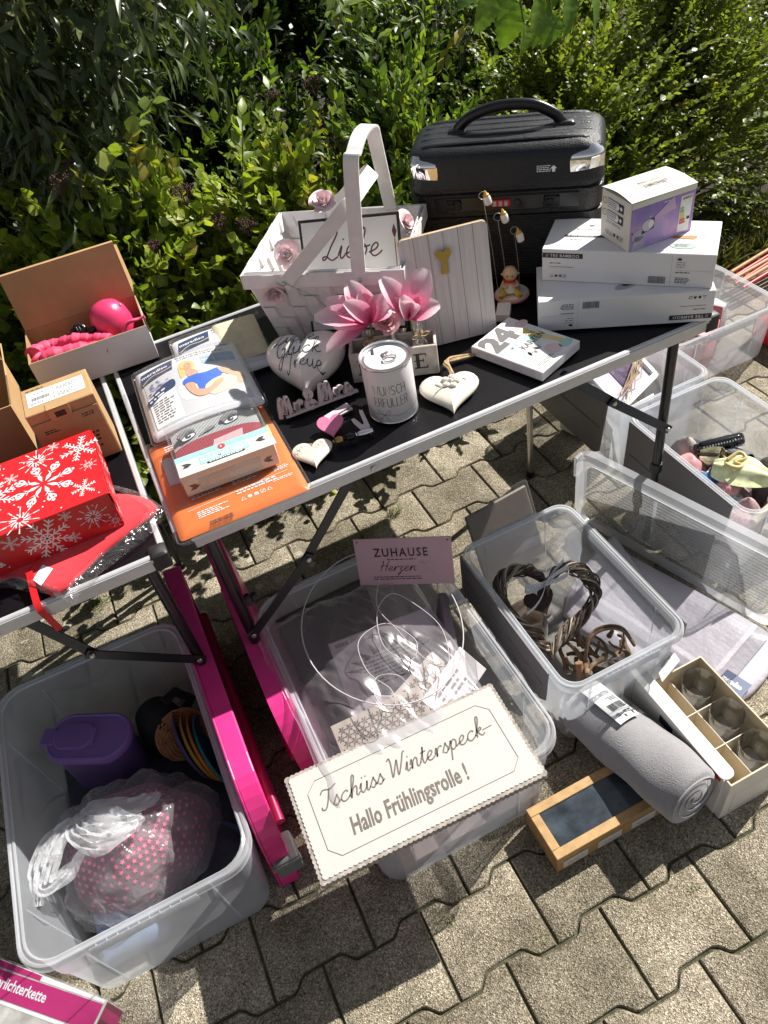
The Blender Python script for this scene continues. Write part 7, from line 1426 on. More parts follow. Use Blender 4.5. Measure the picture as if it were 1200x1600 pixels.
b.text('Hallo Frühlingsrolle !', .080, .054, .034, FF, sx=.57, bold=.022, shear=.18, m=0, space=1.02); b.build('lettering', pm('brown grey lettering', (.15, .125, .105), .6), sg)

# ---- wreath bin
tb3, MB3 = bin_('clear storage bin with a wicker heart wreath, grey lid flaps hanging outside', .572, -.385, .300, .450, .27, ins=.022, r=.04)
flaps(tb3, 'l', -.008, .055, .425, .272, .125, .04); flaps(tb3, 'r', .308, .02, .37, .262, .075, .06)
M_VINE = pm('dark willow vine', (.11, .076, .058), .8, var=.4, vs=70, bs=.4, bsc=120); M_VINEL = pm('greyed pale vine', (.40, .34, .26), .8, var=.3, vs=70)
Fw = FR(Vector((.706, -.112, .165)), Vector((.90, -.42, -.10)), Vector((.40, .70, .50))); h2 = sc2(heart2(64), .225); t = thing('heart_wreath', 'heart-shaped wicker wreath with a gingham bow in the right front bin', 'wreath', Matrix.Translation((.70, -.10, .01))); b = MB(); r = random.Random(5)
for k in range(30):
    ph = r.uniform(0, 6.28); fq = r.choice((5, 6, 7, 8)); am = r.uniform(.007, .017); off = r.uniform(-.004, .004); q = []
    for i in range(0, 65):
        x, y = h2[i % 64]; d = Vector((x, y + .02, 0)).normalized(); tt = i / 64 * 2 * math.pi; q.append(Fw @ (Vector((x, y, 0)) + d * (am * math.cos(fq * tt + ph) + off) + Vector((0, 0, am * math.sin(fq * tt + ph)))))
    b.tube(spline(q, 2), r.uniform(.0016, .0026), 5, 0 if k % 5 < 3 else 1)
b.build('wicker', [M_VINE, M_VINEL], t, smooth=60, world=True)
M_GING = nodes('gingham ribbon')
m_, n_, p_, o_n = M_GING; ck = n_.nodes.new('ShaderNodeTexChecker'); ck.inputs['Scale'].default_value = 420; ck.inputs[1].default_value = (.78, .78, .80, 1); ck.inputs[2].default_value = (.32, .33, .36, 1); n_.links.new(coord(n_), ck.inputs['Vector']); n_.links.new(ck.outputs[0], p_.inputs['Base Color']); p_.inputs['Roughness'].default_value = .8; M_GING = m_
b = MB(); kc = Fw @ Vector((-.005, .045, .022))
U, V_ = Fw.to_3x3() @ Vector((1, 0, 0)), Fw.to_3x3() @ Vector((0, 1, 0)); N_ = Fw.to_3x3() @ Vector((0, 0, 1))
for pts, wd in (([(0, 0, 0), (.025, .022, .012), (.052, .034, .012), (.050, .018, .006), (.022, .006, .004), (0, 0, 0)], .014), ([(0, 0, 0), (-.024, -.006, .012), (-.050, -.010, .012), (-.046, -.020, .006), (-.02, -.012, .004), (0, 0, 0)], .014), ([(0, 0, .002), (.022, .030, .010), (.044, .052, .010)], .013), ([(0, 0, .002), (-.012, -.03, .01), (-.03, -.055, .008), (-.05, -.07, .004)], .010)):
    q = spline([kc + U * p[0] + V_ * p[1] + N_ * p[2] for p in pts], 6); b.ribbon(q, V_ * wd * .7 + N_ * wd * .5)
b.lathe([(0, -.006), (.006, -.003), (.006, .003), (0, .006)], 10, 0, Matrix.Translation(kc + N_ * .004)); b.build('gingham_bow', M_GING, t, smooth=60, world=True)
# things lying in the wreath bin
M_DARKP = pm('dark brown felt', (.055, .035, .03), .9); M_BRG = clear('smoky brown glass', (.45, .34, .25), haze=.22, edge=.5, rough=.05, gloss=.9); M_DRY = pm('dried brown plant', (.17, .105, .065), .85, var=.4, vs=60, bs=.5, bsc=90)
b = MB(); b.lathe([(.0, .003), (.040, .0), (.050, .012), (.052, .05), (.046, .085), (.040, .10), (.042, .105), (.037, .104), (.043, .085), (.048, .05), (.046, .014), (0, .008)], 30); b.build('glass_lantern', M_BRG, M=FZ((.672, -.075, .0075)), smooth=60, label='smoky brown glass lantern under the heart wreath', cat='lantern')
b = MB(); b.prism(sc2(heart2(), .075), -.002, .002, 0, FR(Vector((.702, -.085, .150)), Vector((.8, -.2, .3)), Vector((.1, .8, .6)))); b.build('felt_heart', M_DARKP, M=Matrix.Translation((.70, -.085, .0075)), world=True, label='dark brown felt heart hanging inside the wicker wreath', cat='heart')
b = MB(); r = random.Random(15)
for k in range(26):
    c = Vector((.745 + r.uniform(-.06, .075), -.255 + r.uniform(-.045, .055), .03 + r.uniform(0, .085))); q = [c]
    d = Vector((r.uniform(-1, 1), r.uniform(-1, 1), r.uniform(-.3, .6))).normalized()
    for j in range(4): d = (d + Vector((r.uniform(-.5, .5), r.uniform(-.5, .5), r.uniform(-.5, .4)))).normalized(); q.append(q[-1] + d * r.uniform(.012, .022))
    for p in q: p.x = min(.845, max(.615, p.x)); p.y = min(.0, max(-.335, p.y)); p.z = max(.02, p.z)
    rd = r.uniform(.003, .010); b.tube(spline(q, 3), [rd * (1 - .5 * i / 12) for i in range(13)], 8)
q = spline([(.71, -.26, .10), (.735, -.235, .145), (.775, -.232, .155), (.815, -.25, .145), (.83, -.28, .11)], 6); b.tube(q, .004, 8); b.tube([p + Vector((.002, .006, .003)) for p in q], .003, 7); b.build('dried_decoration', M_DRY, M=Matrix.Translation((.745, -.255, .0075)), world=True, smooth=70, label='tangled brown dried-vine decoration in the front of the wreath bin', cat='decoration')
b = MB(); b.lathe([(.0, 0), (.033, .0), (.036, .05), (.030, .085), (.0, .09)], 18); b.build('glass_jar', M_BRG, M=FZ((.765, -.265, .0075), 0, (.5, .3)), smooth=60, label='brown glass jar lying among the dried vines', cat='jar')
b = MB(); b.tube([(.672, -.325, .03), (.682, -.29, .08), (.690, -.262, .125)], [.011, .010, .009], 12); b.build('cinnamon_stick', pm('cinnamon bark', (.26, .14, .075), .8, var=.3, vs=60), M=Matrix.Translation((.672, -.325, .0075)), world=True, smooth=60, label='brown cinnamon stick leaning in the front corner of the wreath bin', cat='stick')
M_SILV = pm('silver foil', (.62, .62, .64), .2, 1.0, bs=.6, bsc=60, bd=.004); b = MB()
for k in range(10):
    a = k * 1.3; b.lathe([(0, -.012), (.010, -.004), (.011, .005), (0, .011)], 9, 0, Matrix.Translation((.640 + .016 * math.cos(a), -.305 + .016 * math.sin(a), .03 + k * .006)) @ Matrix.Rotation(a, 4, 'X'))
b.build('silver_beads', M_SILV, M=Matrix.Translation((.64, -.305, .0075)), world=True, smooth=60, label='bunch of silver beads in the front left corner of the wreath bin', cat='beads')
for k, (x, y, lab) in enumerate(((.625, -.03, 'left grey pebble by the lantern'), (.640, -.175, 'grey pebble beneath the wreath tip'), (.735, -.03, 'grey pebble behind the lantern'))):
    b = MB(); b.lathe([(0, 0), (.022, .004), (.028, .016), (.018, .03), (0, .034)], 14, sx=1.2); b.build('pebble', pm('grey pebble', (.24, .20, .17), .8, var=.2), M=FZ((x, y, .0075), k), smooth=70, label=lab + ' in the wreath bin', cat='pebble', group='pebbles in the wreath bin')
# flat wooden snowman standing in the front wall of the bin
b = MB(); F = FR(Vector((.600, -.334, .012)), Vector((1, 0, 0)), Vector((0, -.01, 1))); b.prism(clos([(.03, 0), (.058, .006), (.066, .035), (.056, .060), (.060, .085), (.050, .105), (.024, .107), (.014, .088), (.018, .062), (.006, .036), (.012, .006)]), 0, .005, 0, F); sn = b.build('wooden_snowman', pm('cream snowman paint', (.74, .60, .45), .6), M=Matrix.Translation((.63, -.335, .012)), world=True, label='flat cream wooden snowman with purple hat, seen through the wreath bin front', cat='snowman')
b = MB(); b.poly(clos([(.014, .088), (.060, .086), (.054, .118), (.036, .130), (.018, .116)]), 0, F, .0058); b.stroke([(.022, .05), (.034, .042), (.05, .05)], .004, 0, F, z=.0058)
for x, y in ((.030, .078), (.044, .078), (.037, .03), (.037, .016)): b.disc(x, y, .0028, None, 1, F, .0058, 10)
b.build('painted_hat', [pm('purple paint', (.16, .13, .30), .6), INK], sn, world=True)

# ---- clear ribbed lid leaning
A0, B0 = P(942, 834, .012), P(1205, 985, .012); A1, B1 = P(900, 703, .27), P(1215, 832, .27)
X = (B0 - A0); lenL = .60; Y = (A1 - A0); Y = Y - X.normalized() * Y.dot(X.normalized()); F = FR(A1 - Y, X, Y); hl = Y.length
t = thing('bin_lid', 'large clear ribbed bin lid leaning against the right bins', 'lid', F); b = MB(); rg = lambda i, z, rr: [(x, y, z) for x, y in rrect(lenL - 2 * i, hl - 2 * i, rr, 7, i, i)]
b.loft([rg(.034, -.006, .03), rg(.040, -.006, .028)], 0, cap1=True)
b.build('lid_plate', M_LID, t, smooth=30)
b = MB(); b.loft([rg(-.002, -.022, .05), rg(0, -.002, .05), rg(.004, 0, .048), rg(.030, 0, .035), rg(.034, -.006, .03)], 0); b.build('lid_rim', M_BINRIM, t, smooth=30)
b = MB(); nr = 15
def rib_z(v): a = (v * (nr + .0)) % 1.0; return -.0065 + .0024 * math.exp(-((a - .5) / .10) ** 2)
b.grid(lambda u_, v_: (.045 + (lenL - .09) * u_, .045 + (hl - .09) * v_, rib_z(v_)), 2, nr * 14); b.build('ribs', clear('ribbed clear plastic', (.90, .92, .93), haze=.09, edge=.7, rough=.07, gloss=1.8), t, smooth=80)
b = MB(); b.rbox((.236, .045, -.0075), (.246, hl - .045, -.0045), .001); b.build('cross_rib', M_LID, t, smooth=60)
b = MB(); b.rbox((-.006, hl * .62, -.03), (.004, hl - .03, .001), .002); b.build('clip_edge', M_BINRIM, t, smooth=30)
# ---- film-packed lilac sheet on the paving
zS = lambda px, py, z=.012: P(px, py, z)
cs = [zS(950, 842, .03), zS(985, 868, .03), zS(1195, 985, .03), zS(1215, 1030, .025), zS(1163, 1092, .015), zS(1110, 1075, .015), zS(1020, 1045, .012), zS(880, 960, .012)]
cc = sum(cs, Vector()) / len(cs); t = thing('packed_sheet', 'pale lilac bed sheet in a film pack lying below the leaning clear lid', 'sheet', Matrix.Translation((cc.x, cc.y, 0)))
ring = spline(cs, 4, True); rs = []
for s, dz in ((.97, -.010), (1.0, -.004), (.985, .004), (.93, .010), (.6, .013), (.1, .014)): rs.append([Vector((cc.x, cc.y, 0)) + (flat(p, 0) - Vector((cc.x, cc.y, 0))) * s + Vector((0, 0, max(.002, p.z * s + cc.z * (1 - s) + dz))) for p in ring])
b = MB(); b.loft(rs, 0, None, True, True); b.build('sheet', pm('pale lilac satin', (.58, .535, .585), .5, var=.05, vs=12, bs=.35, bsc=14, bd=.02), t, smooth=80, world=True)
rs2 = [[p + (p - Vector((cc.x, cc.y, p.z))).normalized() * .006 + Vector((0, 0, .004)) for p in r_] for r_ in rs[1:]]; b = MB(); b.loft(rs2, 0, None, False, True); b.build('film', M_FILM, t, smooth=80, world=True)
lp = [P(px, py, .034) for px, py in ((1130, 1042), (1168, 1064), (1158, 1090), (1119, 1064))]; F = FR(lp[3], lp[2] - lp[3], lp[0] - lp[3]); wl, hl_ = (lp[2] - lp[3]).length, (lp[0] - lp[3]).length; b = MB(); b.poly([(0, 0), (wl, 0), (wl, hl_), (0, hl_)], 0, F); b.text('meradiso', wl * .06, hl_ * .32, hl_ * .34, F, sx=.62, bold=.02, m=1, z=.0005); b.build('printed_label', [M_NAVY, WPRINT], t, world=True)

# ---- carton of drinking glasses
w_, d_, h_ = .148, .256, .150; M = FZ((.765, -.648, .0005)); t = thing('glasses_carton', 'open white carton with cardboard dividers holding drinking glasses, at the right picture edge', 'carton', M); b = MB(); openbox(b, w_, d_, h_, .003, 0, 1); b.build('carton_body', [pm('white glossy carton', (.76, .74, .70), .4, var=.03), pm('grey-brown board inside', (.66, .55, .39), .8)], t)
b = MB(); b.prism(rrect(.300, .030, .013, 4), -.0015, .0025, 0, FR((.024, .012, h_ + .004), (0, 1, 0), (-1, 0, -.18))); b.box((-.0045, .014, .004), (-.0008, .310, h_ + .0005)); b.build('folded_lid', pm('white carton lid', (.78, .76, .71), .45, var=.02), t, bevel=.0008)
b = MB(); b.prism([(.0, .0), (.060, .022), (.058, .040), (.045, .050), (.004, .034)], 0, .0018, 0, FR((.035, .244, h_ + .002), (1, 0, 0), (0, .75, .5))); tf = b.build('tuck_flap', pm('white flap', (.78, .77, .73), .45), t)
b = MB(); b.text('4115050', .050, .020, .0075, FR((.035, .244, h_ + .002), (1, 0, 0), (0, .75, .5)) @ Matrix.Rotation(R_(20) + math.pi, 4, 'Z') @ Matrix.Translation((-.105, -.045, .0026)), sx=.9, m=0); b.build('printed_number', INKG, tf)
b = MB(); M_DIV = pm('cardboard divider', (.70, .63, .51), .8, var=.06)
for y in (.083, .166): b.box((.004, y - .001, .004), (w_ - .004, y + .001, h_ - .030))
b.box((.066, .004, .004), (.068, .082, h_ - .032)); b.box((.066, .084, .004), (.068, .165, h_ - .032)); b.box((.066, .167, .004), (.068, d_ - .004, h_ - .032)); b.build('divider', M_DIV, t)
b = MB(); F = FR((-.0053, d_, 0), (0, -1, 0), (0, 0, 1)); b.poly([(.176, .022), (.222, .022), (.222, .060), (.176, .060)], 0, F); b.text('GLAS', .184, .040, .009, F, sx=.9, m=1, z=.0004); b.lines(.178, .010, .05, .008, 2, F, 0, 0, 4); b.poly([(.06, .10), (.10, .10), (.10, .125), (.06, .125)], 0, F); b.poly([(.12, .085), (.15, .085), (.15, .12), (.12, .12)], 0, F); b.poly([(.205, h_ - .016), (.235, h_ - .016), (.235, h_ - .004), (.205, h_ - .004)], 2, F)
F = FR((0, -.0008, 0), (1, 0, 0), (0, 0, 1)); b.stroke([(.02, .015), (.12, .015), (.12, .09), (.02, .09), (.02, .015)], .0008, 0, F, smooth=False); b.build('print', [pm('navy carton print', (.02, .03, .06), .5), WPRINT, M_RED], t)
for k, (x, y) in enumerate(((.1065, .043), (.1065, .126), (.1065, .210))):
    b = MB(); b.lathe([(.0, .006), (.026, .006), (.027, .0), (.029, .0015), (.0325, .04), (.0350, .095), (.0344, .0965), (.0335, .095), (.0308, .04), (.0265, .012), (.0, .010)], 34); b.build('drinking_glass', M_GLASS, M=FZ((.765 + x, -.648 + y, .048)), smooth=60, label='drinking glass in the %s compartment of the white carton' % ('front', 'middle', 'rear')[k], cat='glass', group='drinking glasses in the carton')
    b = MB(); b.rbox((x - .033, y - .036, .004), (x + .033, y + .036, .0475), .002); b.build('base_pad', M_DIV, t)

# ---- rolled grey blanket
M_FLEECE = pm('grey fleece', (.27, .26, .27), .95, var=.06, vs=80, bs=.5, bsc=320, sheen=.6, bd=.003)
A, B = Vector((.660, -.325, .064)), Vector((.700, -.628, .128)); ax = (B - A).normalized(); t = thing('rolled_blanket', 'rolled grey fleece blanket with a white paper label, lying across the tea box', 'blanket', Matrix.Translation((A.x, A.y, .004))); side = ax.cross(Vector((0, 0, 1))).normalized(); upv = side.cross(ax)
def roll_ring(f, sc=1.0, n=44):
    c = A.lerp(B, f); q = []
    for k in range(n):
        a = 2 * math.pi * k / n; rr = 1 + .06 * math.sin(2 * a + f * 4) + .03 * math.sin(3 * a + f * 9) + .02 * math.sin(f * 17 + 1)
        step = .05 * max(0, math.cos((a - 2.0) / 2)) ** 8
        q.append(c + (side * math.cos(a) * .066 + upv * math.sin(a) * .056) * rr * (1 + step * (1 if f > .45 else .4)) * sc * (1 - .05 * math.exp(-((f - .0) / .03) ** 2)))
    return q
b = MB(); fs = [0, .01, .03] + [.05 + .9 * k / 24 for k in range(25)] + [.975, .992, 1.0]; b.loft([roll_ring(f, (.90 if f in (0, 1.0) else .97 if f in (.01, .992) else 1)) for f in fs], 0, None, True, True)
sp = [B + (side * math.cos(a) * .062 + upv * math.sin(a) * .053) * (1 - a / 22) + ax * .0015 for a in [k * .25 for k in range(80)]]; b.build('fleece', M_FLEECE, t, smooth=60, world=True)
b = MB(); b.ribbon(sp, ax * .003, .0012); b.build('spiral_edge', M_FLEECE, t, smooth=60, world=True)
def on_roll(u_, v_, lift=.0022):                                # u along the axis 0..1, v angle from top
    c = A.lerp(B, u_); a = math.pi / 2 + v_; return c + side * math.cos(a) * (.0690 + lift) + upv * math.sin(a) * (.0590 + lift)
b = MB(); b.grid(lambda u_, v_: on_roll(.02 + .40 * u_, -.75 + 1.9 * v_, .0045), 14, 22); b.build('clear_band', M_FILM, t, smooth=80, world=True)
lb = MB(); lb.grid(lambda u_, v_: on_roll(.03 + .40 * u_, -.15 + .72 * v_, .0062), 10, 12); lb.build('paper_label', pm('white paper label', (.80, .80, .80), .5), t, smooth=80, world=True)
g = MB(); g.text('VITMOSSA', .008, .066, .0105, None, sx=.92, bold=.02); g.lines(.008, .050, .028, .010, 3, None, 0, 0, 3); g.bars(.006, .028, .042, .016, None, 0, 22); g.poly([(.006, .006), (.034, .006), (.034, .013), (.006, .013)], 0); g.lines(.040, .012, .012, .008, 2, None, 0, 0, 5); g.lines(.006, .016, .03, .006, 1, None, 0, 0, 5)
for k in range(7): g.stroke([(.012 + k * .006 + .002 * math.cos(j), .088 + .004 * math.sin(k * 2) + .002 * math.sin(j)) for j in range(0, 7)], .0006)
g.v = [on_roll(.03 + .40 * (1 - p.y / .105), .57 - .72 * (p.x / .062) if 0 else -.15 + .72 * (1 - p.x / .060), .0068) for p in g.v]; g.build('label_print', INK, t, world=True)
# ---- wooden tea box with a glass lid
M_OAK = pm('honey-coloured wood', (.42, .25, .10), .55, var=.2, vs=50, bs=.2, bsc=70); M_PANE = pm('dark window pane', (.040, .050, .062), .12, var=.55, vs=22, bs=.05, bsc=90)
w_, d_, h_ = .255, .112, .070; M = FZ((.418, -.584, .0005)); t = thing('tea_box', 'wooden tea box with a glass lid, partly under the grey blanket', 'box', M); b = MB()
b.box((0, 0, 0), (w_, .008, h_ - .012)); b.box((0, d_ - .008, 0), (w_, d_, h_ - .012)); b.box((0, .0082, 0), (.008, d_ - .0082, h_ - .012)); b.box((w_ - .008, .0082, 0), (w_, d_ - .0082, h_ - .012)); b.box((.0082, .0082, .001), (w_ - .0082, d_ - .0082, .005)); b.build('box_body', M_OAK, t)
b = MB(); fr = .018; zt = h_; zb = h_ - .0115
b.rbox((-.001, -.001, zb), (w_ + .001, fr, zt), .001); b.rbox((-.001, d_ - fr, zb), (w_ + .001, d_ + .001, zt), .001); b.rbox((-.001, fr + .0003, zb), (fr, d_ - fr - .0003, zt - .0004), .001); b.rbox((w_ - fr, fr + .0003, zb), (w_ + .001, d_ - fr - .0003, zt - .0004), .001); ld = b.build('lid_frame', M_OAK, t, smooth=30)
b = MB(); b.box((fr, fr, zb + .001), (w_ - fr, d_ - fr, zt - .004)); b.build('glass_pane', M_PANE, ld)
for k in range(3):
    b = MB(); b.rbox((.014 + k * .082, -.0022, .010), (.072 + k * .082, .001, .042), .001); pn = b.build('label_plate', pm('pale label paper', (.60, .56, .50), .6), t, smooth=30); g = MB(); g.stroke([(.025 + k * .082 + .004 * j, .024 + .006 * math.sin(j * 1.9)) for j in range(9)], .0009, 0, FR((0, -.0028, 0), (1, 0, 0), (0, 0, 1))); g.build('scribble', INKG, pn)
# ---- fairy-light carton in the lower left corner
A, B = P(0, 1497, .08), P(168, 1563, .08); X = (B - A); F = FR(flat(B, .0) - X.normalized() * .42, flat(X, 0), Vector((X.y * -1, X.x, 0)) * 1); w_, d_, h_ = .42, .13, .08; Mx = F @ Matrix.Translation((0, -d_, 0))
t = thing('fairy_light_carton', 'magenta and white fairy-light carton in the lower left picture corner', 'carton', Mx); b = MB(); b.box((0, 0, 0), (w_, d_, h_)); b.build('carton_body', pm('photo-print carton', (.55, .53, .48), .35, var=.35, vs=28), t, bevel=.001)
b = MB(); T = FR((0, 0, h_ + .0006), (1, 0, 0), (0, 1, 0)); Tf = FR((0, -.0006, 0), (1, 0, 0), (0, 0, 1))
b.poly([(0, d_ - .066), (w_ - .004, d_ - .052), (w_ - .004, d_ - .008), (0, d_ - .022)], 0, T); b.poly([(0, d_ - .018), (w_ - .004, d_ - .006), (w_ - .004, d_ - .001), (0, d_ - .001)], 1, T); b.poly([(0, d_ - .072), (w_ - .004, d_ - .060), (w_ - .004, d_ - .0535), (0, d_ - .068)], 1, T); b.text('Sommerlichterkette', .135, d_ - .050, .019, T @ Matrix.Rotation(R_(2), 4, 'Z'), sx=.80, bold=.02, m=1, z=.0004)
b.poly([(.0, d_ - .018), (.27, d_ - .010), (.27, d_ - .002), (0, d_ - .002)], 0, T, .0003)
Er = FR((w_ + .0006, 0, 0), (0, 1, 0), (0, 0, 1)); b.poly([(.002, .002), (d_ - .002, .002), (d_ - .002, h_ - .002), (.002, h_ - .002)], 2, Er); b.poly([(d_ - .03, .002), (d_ - .012, .002), (d_ - .012, h_ - .002), (d_ - .03, h_ - .002)], 0, Er, .0003); b.text('kette', d_ - .017, .010, .010, Er @ Matrix.Rotation(R_(90), 4, 'Z') @ Matrix.Translation((-.105 + .0, -(d_ - .017) * 2 + .10, 0)) if 0 else Er, sx=.7, m=1, z=.0006) if 0 else None; b.lines(.01, .01, .06, .05, 6, Er, 1, .0005, 4)
b.build('print', [pm('magenta print', (.50, .02, .16), .4), WPRINT, pm('wine red print', (.20, .015, .06), .4)], t)
f = MB(); f.box((-.003, -.003, -.0002), (w_ + .003, d_ + .003, h_ + .004)); f.build('film', M_FILM, t, bevel=.004)
# ---- three bins at the right edge
tbA, _ = bin_('clear storage bin with pink boxes, farthest back at the right edge', 1.555, .475, .425, .32, .21, ins=.022, r=.035)
tbB, _ = bin_('clear storage bin with a white picture frame, half under the right table', 1.195, .268, .305, .43, .265, ins=.022, r=.04)
tbC, _ = bin_('clear storage bin full of mosaic and plush trinkets, nearest at the right edge', 1.190, -.212, .320, .455, .27, ins=.022, r=.04)
flaps(tbB, 'l', -.008, .05, .40, .266, .19, .10); flaps(tbC, 'l', -.008, .05, .43, .272, .20, .06)
def solid(name, lab, cat, mat, fn, M, smooth=50, group=None):
    b = MB(); fn(b); return b.build(name, mat, M=M, smooth=smooth, label=lab, cat=cat, group=group)
M_PKB = pm('dusty pink board', (.56, .19, .21), .55); M_TINS = clear('crumpled clear cellophane', (.9, .9, .86), haze=.16, edge=.5, rough=.08, wrinkle=1.0, wsc=40, gloss=.9)
solid('pink_box', 'dusty pink box standing open in the farthest right bin', 'box', M_PKB, lambda b: (b.rbox((0, 0, 0), (.12, .10, .15), .003), b.rbox((.122, 0, .0), (.135, .10, .19), .003)), FZ((1.72, .52, .008), .5))
solid('pink_box', 'small dusty pink box at the left end of the farthest right bin', 'box', M_PKB, lambda b: b.rbox((0, 0, 0), (.11, .12, .12), .003), FZ((1.60, .56, .008), -.2))
solid('white_box', 'white grey box with dots standing on the pink box at the right edge', 'box', pm('dotted grey board', (.55, .55, .55), .5, var=.3, vs=160), lambda b: b.rbox((0, 0, 0), (.09, .09, .14), .003), FZ((1.84, .62, .008), .3))
b = MB(); b.grid(lambda u_, v_: (1.585 + .20 * u_, .505 + .22 * v_, .15 + .03 * mnoise.noise(Vector((u_ * 7, v_ * 7, 0))) + .012 * mnoise.noise(Vector((u_ * 25, v_ * 25, 3)))), 60, 60); b.build('cellophane', M_TINS, M=Matrix.Translation((1.6, .55, .13)), world=True, smooth=40, label='crumpled shiny cellophane on top of the farthest right bin', cat='film')
M_FRW = pm('white picture frame', (.78, .77, .76), .45)
Fp = FR(Vector((1.245, .335, .190)), Vector((.80, .33, .0)), Vector((-.28, .66, .52))); t = thing('picture_frame', 'white picture frame with a dark photo and twigs, in the bin under the table', 'frame', Fp)
for a, c in (((0, 0, 0), (.21, .018, .014)), ((0, .142, 0), (.21, .16, .014)), ((0, .0183, 0), (.018, .1417, .014)), ((.192, .0183, 0), (.21, .1417, .014))): b = MB(); b.rbox(a, c, .002); b.build('frame_bar', M_FRW, t, smooth=30)
b = MB(); b.box((.018, .018, 0), (.192, .142, .004)); b.build('mount', pm('lilac mount', (.50, .47, .56), .5), t); b = MB(); b.rbox((.075, .045, .004), (.165, .115, .006), .001); b.build('photo', pm('dark violet photo', (.13, .09, .16), .3, var=.6, vs=50), t)
b = MB(); r = random.Random(3)
for k in range(9): b.tube([Fp @ Vector((.05 + r.uniform(-.03, .02), .03 + r.uniform(-.02, .02), .02)), Fp @ Vector((.13, .05 + r.uniform(-.02, .03), .026)), Fp @ Vector((.21 + r.uniform(-.02, .03), .09 + r.uniform(-.02, .03), .03))], .0013, 5)
b.build('twig_bundle', pm('pale twig', (.45, .32, .20), .8), M=Matrix.Translation(Fp.translation), world=True, label='small bundle of pale twigs lying on the white picture frame', cat='twigs')
solid('wooden_figure', 'orange-brown carved wooden figure standing behind the picture frame', 'figure', pm('orange brown wood', (.38, .16, .05), .5, var=.2, vs=30), lambda b: b.loft([[(rx * math.cos(k * .3927) + ox, ry * math.sin(k * .3927), z) for k in range(16)] for z, rx, ry, ox in ((0, .035, .03, 0), (.06, .028, .025, .004), (.13, .036, .03, .0), (.20, .045, .03, -.006), (.25, .040, .03, -.004), (.265, .01, .01, 0))], 0, None, True, True), FZ((1.265, .545, .008)), 70)
solid('white_card', 'white card with a picture standing at the near wall of the bin under the table', 'card', M_WCARD, lambda b: b.rbox((0, 0, 0), (.13, .004, .19), .001), FZ((1.245, .312, .01), .12, (-.1, 0)))
solid('white_gift_box', 'white box leaning at the rear wall of the bin under the table', 'box', M_WCARD, lambda b: b.rbox((0, 0, 0), (.06, .10, .24), .002), FZ((1.222, .46, .01), .3))
# trinkets of the near right bin
M_GEM = pm('rhinestones', (.72, .72, .74), .12, 1.0, var=.3, vs=90); M_PLUSH = pm('pink plush', (.60, .29, .29), .95, var=.2, vs=60, sheen=.6, bs=.9, bsc=60, bd=.01)
t = thing('rhinestone_bag', 'black evening bag covered in rhinestones in the near right bin', 'bag', FZ((1.335, .125, .135), -.25, (.75, 0))); b = MB(); b.rbox((0, 0, 0), (.13, .035, .055), .01); b.build('bag_body', M_JET, t, smooth=50)
b = MB()
for i in range(15):
    for j in range(6): b.lathe([(.0, .0028), (.0028, .0018), (.0034, 0)], 6, 0, FR((.010 + i * .008, -.0003, .008 + j * .008), (1, 0, 0), (0, 0, 1)), True)
for i in range(15): b.lathe([(.0, .0028), (.0028, .0018), (.0034, 0)], 6, 0, FR((.010 + i * .008, .017, .0553), (1, 0, 0), (0, 1, 0)), True)
g = b.build('rhinestone_field', M_GEM, t); g['kind'] = 'stuff'
def ringth(b, R1, h): b.lathe([(R1 - .004, 0), (R1, 0), (R1 + .002, h / 2), (R1, h), (R1 - .004, h), (R1 - .005, h / 2), (R1 - .004, 0)], 24)
solid('candle_ring', 'silver and gold enamel candle ring lying in front of the rhinestone bag', 'candle holder', pm('silver gold enamel', (.60, .54, .36), .2, .9, var=.4, vs=60), lambda b: ringth(b, .030, .05), FZ((1.335, .09, .155), .4, (1.2, .2)))
solid('candle_ring', 'plain silver candle ring beside the gold enamel one', 'candle holder', M_CHROME, lambda b: ringth(b, .026, .06), FZ((1.40, .065, .15), -.3, (1.3, .5)))
solid('plush_cloth', 'shiny pink satin cloth in the left corner of the near right bin', 'cloth', pm('pink satin', (.58, .27, .28), .3, var=.15, vs=20, sheen=.5), lambda b: b.grid(lambda u_, v_: (.13 * (u_ - .5), .15 * (v_ - .5), .12 * (1 - (2 * u_ - 1) ** 2) ** .5 * (1 - (2 * v_ - 1) ** 2) ** .5 + .012 * mnoise.noise(Vector((u_ * 6, v_ * 6, 2)))), 30, 30), FZ((1.285, .09, .06)), 80)
def star5(R1, k=.5): return [((R1 if i % 2 == 0 else R1 * k) * math.sin(i * math.pi / 5), (R1 if i % 2 == 0 else R1 * k) * math.cos(i * math.pi / 5)) for i in range(10)]
t = thing('mosaic_star', 'blue mosaic star with a silver border in the near right bin', 'star', FZ((1.285, .005, .155), .5, (.35, -.25))); b = MB(); b.prism(star5(.065), 0, .008); b.build('star_border', M_SILV, t); b = MB(); b.prism(star5(.052), .008, .010); b.build('star_field', pm('blue glitter', (.06, .17, .40), .25, var=.35, vs=140), t)
solid('mosaic_heart', 'speckled mosaic heart leaning beside the blue star', 'heart', pm('speckled mosaic', (.32, .36, .36), .35, var=.9, vs=120), lambda b: puffed(b, .10, .014, Matrix()), FZ((1.272, -.085, .14), .3, (.5, -.3)), 70)
def leafcloth(u_, v_): s = 2 * u_ - 1; return (.15 * v_, .062 * s * math.sin(math.pi * (.12 + .85 * v_)) ** .8, .03 * (1 - s * s) + .02 * math.sin(v_ * 3) - .004 * math.cos(s * 9))
t = thing('green_cloth_fish', 'lime and white cloth butterfly with gold bow in the near right bin', 'cloth', FZ((1.315, .035, .165), -1.0)); b = MB(); b.grid(leafcloth, 18, 18); b.build('cloth', pm('lime white cloth', (.62, .66, .38), .6, var=.45, vs=22), t, smooth=80)
